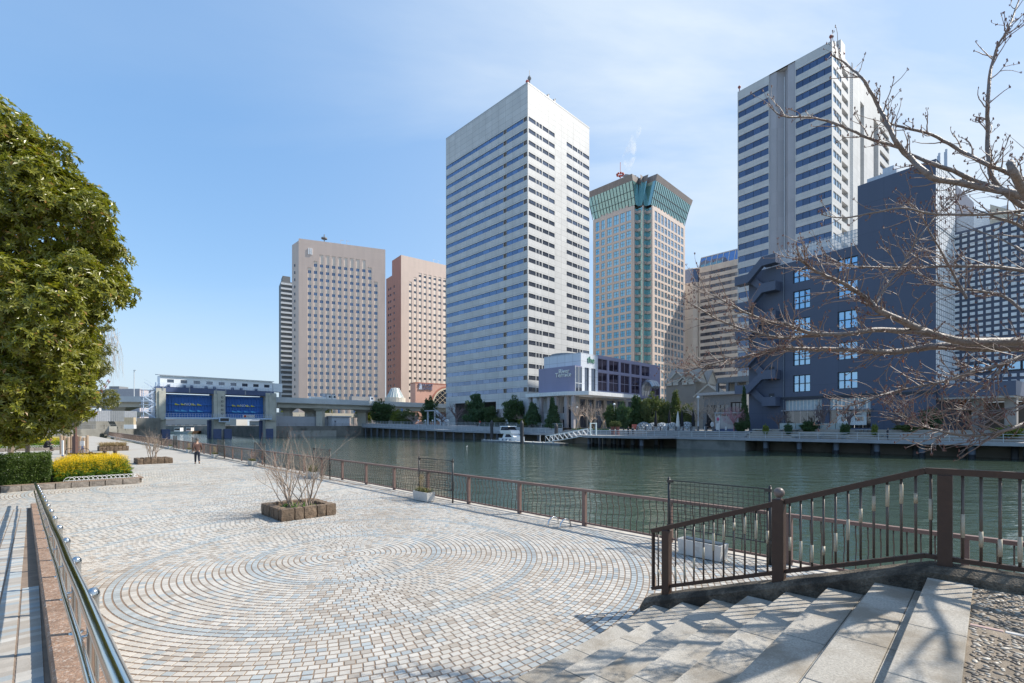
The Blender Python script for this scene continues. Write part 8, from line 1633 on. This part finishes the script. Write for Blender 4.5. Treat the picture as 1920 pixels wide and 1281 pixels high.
mk('frame', m, pm('bike_blue', (.03, .12, .35), .4), t); m = MB(); m.box(.18, .42, -.07, .07, .80, .86); mk('saddle', m, M_tyre, t); m = MB(); m.tube([(.86, -.26, 1.0), (.84, 0, .95), (.86, .26, 1.0)], .014, 6); mk('handlebar', m, M_steel, t)
# fallen leaves on the walkway
for i, (px, py) in enumerate(((59, 1117), (46, 1082), (55, 1040))):
    m = MB(); leaf(m, Vector((0, 0, .006)), Vector((.7, .7, .08)).normalized(), Vector((0, 0, 1)), .07, .02); one('fallen_leaf', ['dry yellow leaf lying by the kerb shadow', 'second dry leaf farther up the walkway', 'dry leaf at the top of the kerb shadow'][i], 'leaf', m, M_dry, gr(px, py), group='fallen leaves')
# distant shore seen under the flood gate
for i, (x0, w_, h, lab) in enumerate(((-330, 60, 13, 'low pale warehouse on the distant shore at the left of the gate'), (-262, 44, 8, 'low grey shed on the distant shore seen under the gate'), (-214, 40, 11, 'low brick coloured store on the distant shore under the gate'), (-170, 46, 9, 'low pale shed on the distant shore right of the gate pier'), (-120, 60, 12, 'long grey warehouse on the distant shore behind the expressway'), (-420, 80, 10, 'long pale warehouse farthest left on the distant shore'))):
    t = thing('shore_building', lab, 'building', (x0, 470 + 9 * (i % 3), WZ), 0, 'distant shore buildings'); m = MB(); m.box(0, w_, 0, 20, 0, h); mk('wall', m, pm('shore_%d' % i, [(.45, .44, .42), (.30, .31, .33), (.34, .22, .17), (.5, .49, .46), (.36, .37, .38), (.46, .44, .43)][i], .8), t); m = MB(); m.add([(-1, -1, h), (w_ + 1, -1, h), (w_ + 1, 21, h), (-1, 21, h), (-1, 10, h + 2.5), (w_ + 1, 10, h + 2.5)], [(0, 1, 5, 4), (2, 3, 4, 5), (0, 4, 3), (1, 2, 5)]); mk('roof', m, M_grey, t)
    for k in range(int(w_ / 8)): m = MB(); m.box(2 + k * 8, 6 + k * 8, -.1, -.02, 1, 4.5); mk('door', m, M_frame, t)
def barge(px, Y, L, label, mat):
    p = Vector((kx(px) * Y, Y, WZ)); t = thing('work_boat', label, 'boat', p, .1, 'boats beyond the gate'); m = MB(); m.hexa([(0, -1.6, -.3), (L * .85, -1.6, -.3), (L * .85, 1.6, -.3), (0, 1.6, -.3), (-.3, -2, 1.1), (L, -1.6, 1.4), (L, 1.6, 1.4), (-.3, 2, 1.1)]); mk('hull', m, mat, t); m = MB(); m.box(L * .2, L * .5, -1.3, 1.3, 1.1, 3.0); c = mk('cabin', m, M_white, t); m = MB(); m.box(L * .22, L * .48, -1.34, -1.31, 1.9, 2.6); mk('cabin_window', m, G_dark, c); m = MB(); m.tube([(L * .6, 0, 1.1), (L * .6, 0, 4.2)], .08, 5); mk('mast', m, M_grey, t)
barge(322, 230, 9, 'pale work boat moored beyond the left gate opening', pm('hull_pale', (.45, .52, .55), .5)); barge(345, 240, 8, 'orange and white work boat beside the pale one', pm('hull_orange', (.5, .2, .08), .5))
p = vpx(875, 60, WZ); m = MB(); m.ball((0, 0, .07), .14, 8, sz=.55); m.tube([(.1, 0, .12), (.17, 0, .24)], [.05, .04], 6); m.ball((.19, 0, .26), .055, 6); one('gull', 'white gull floating on the canal before the white tower', 'bird', m, M_white, p, .6, smooth=True)
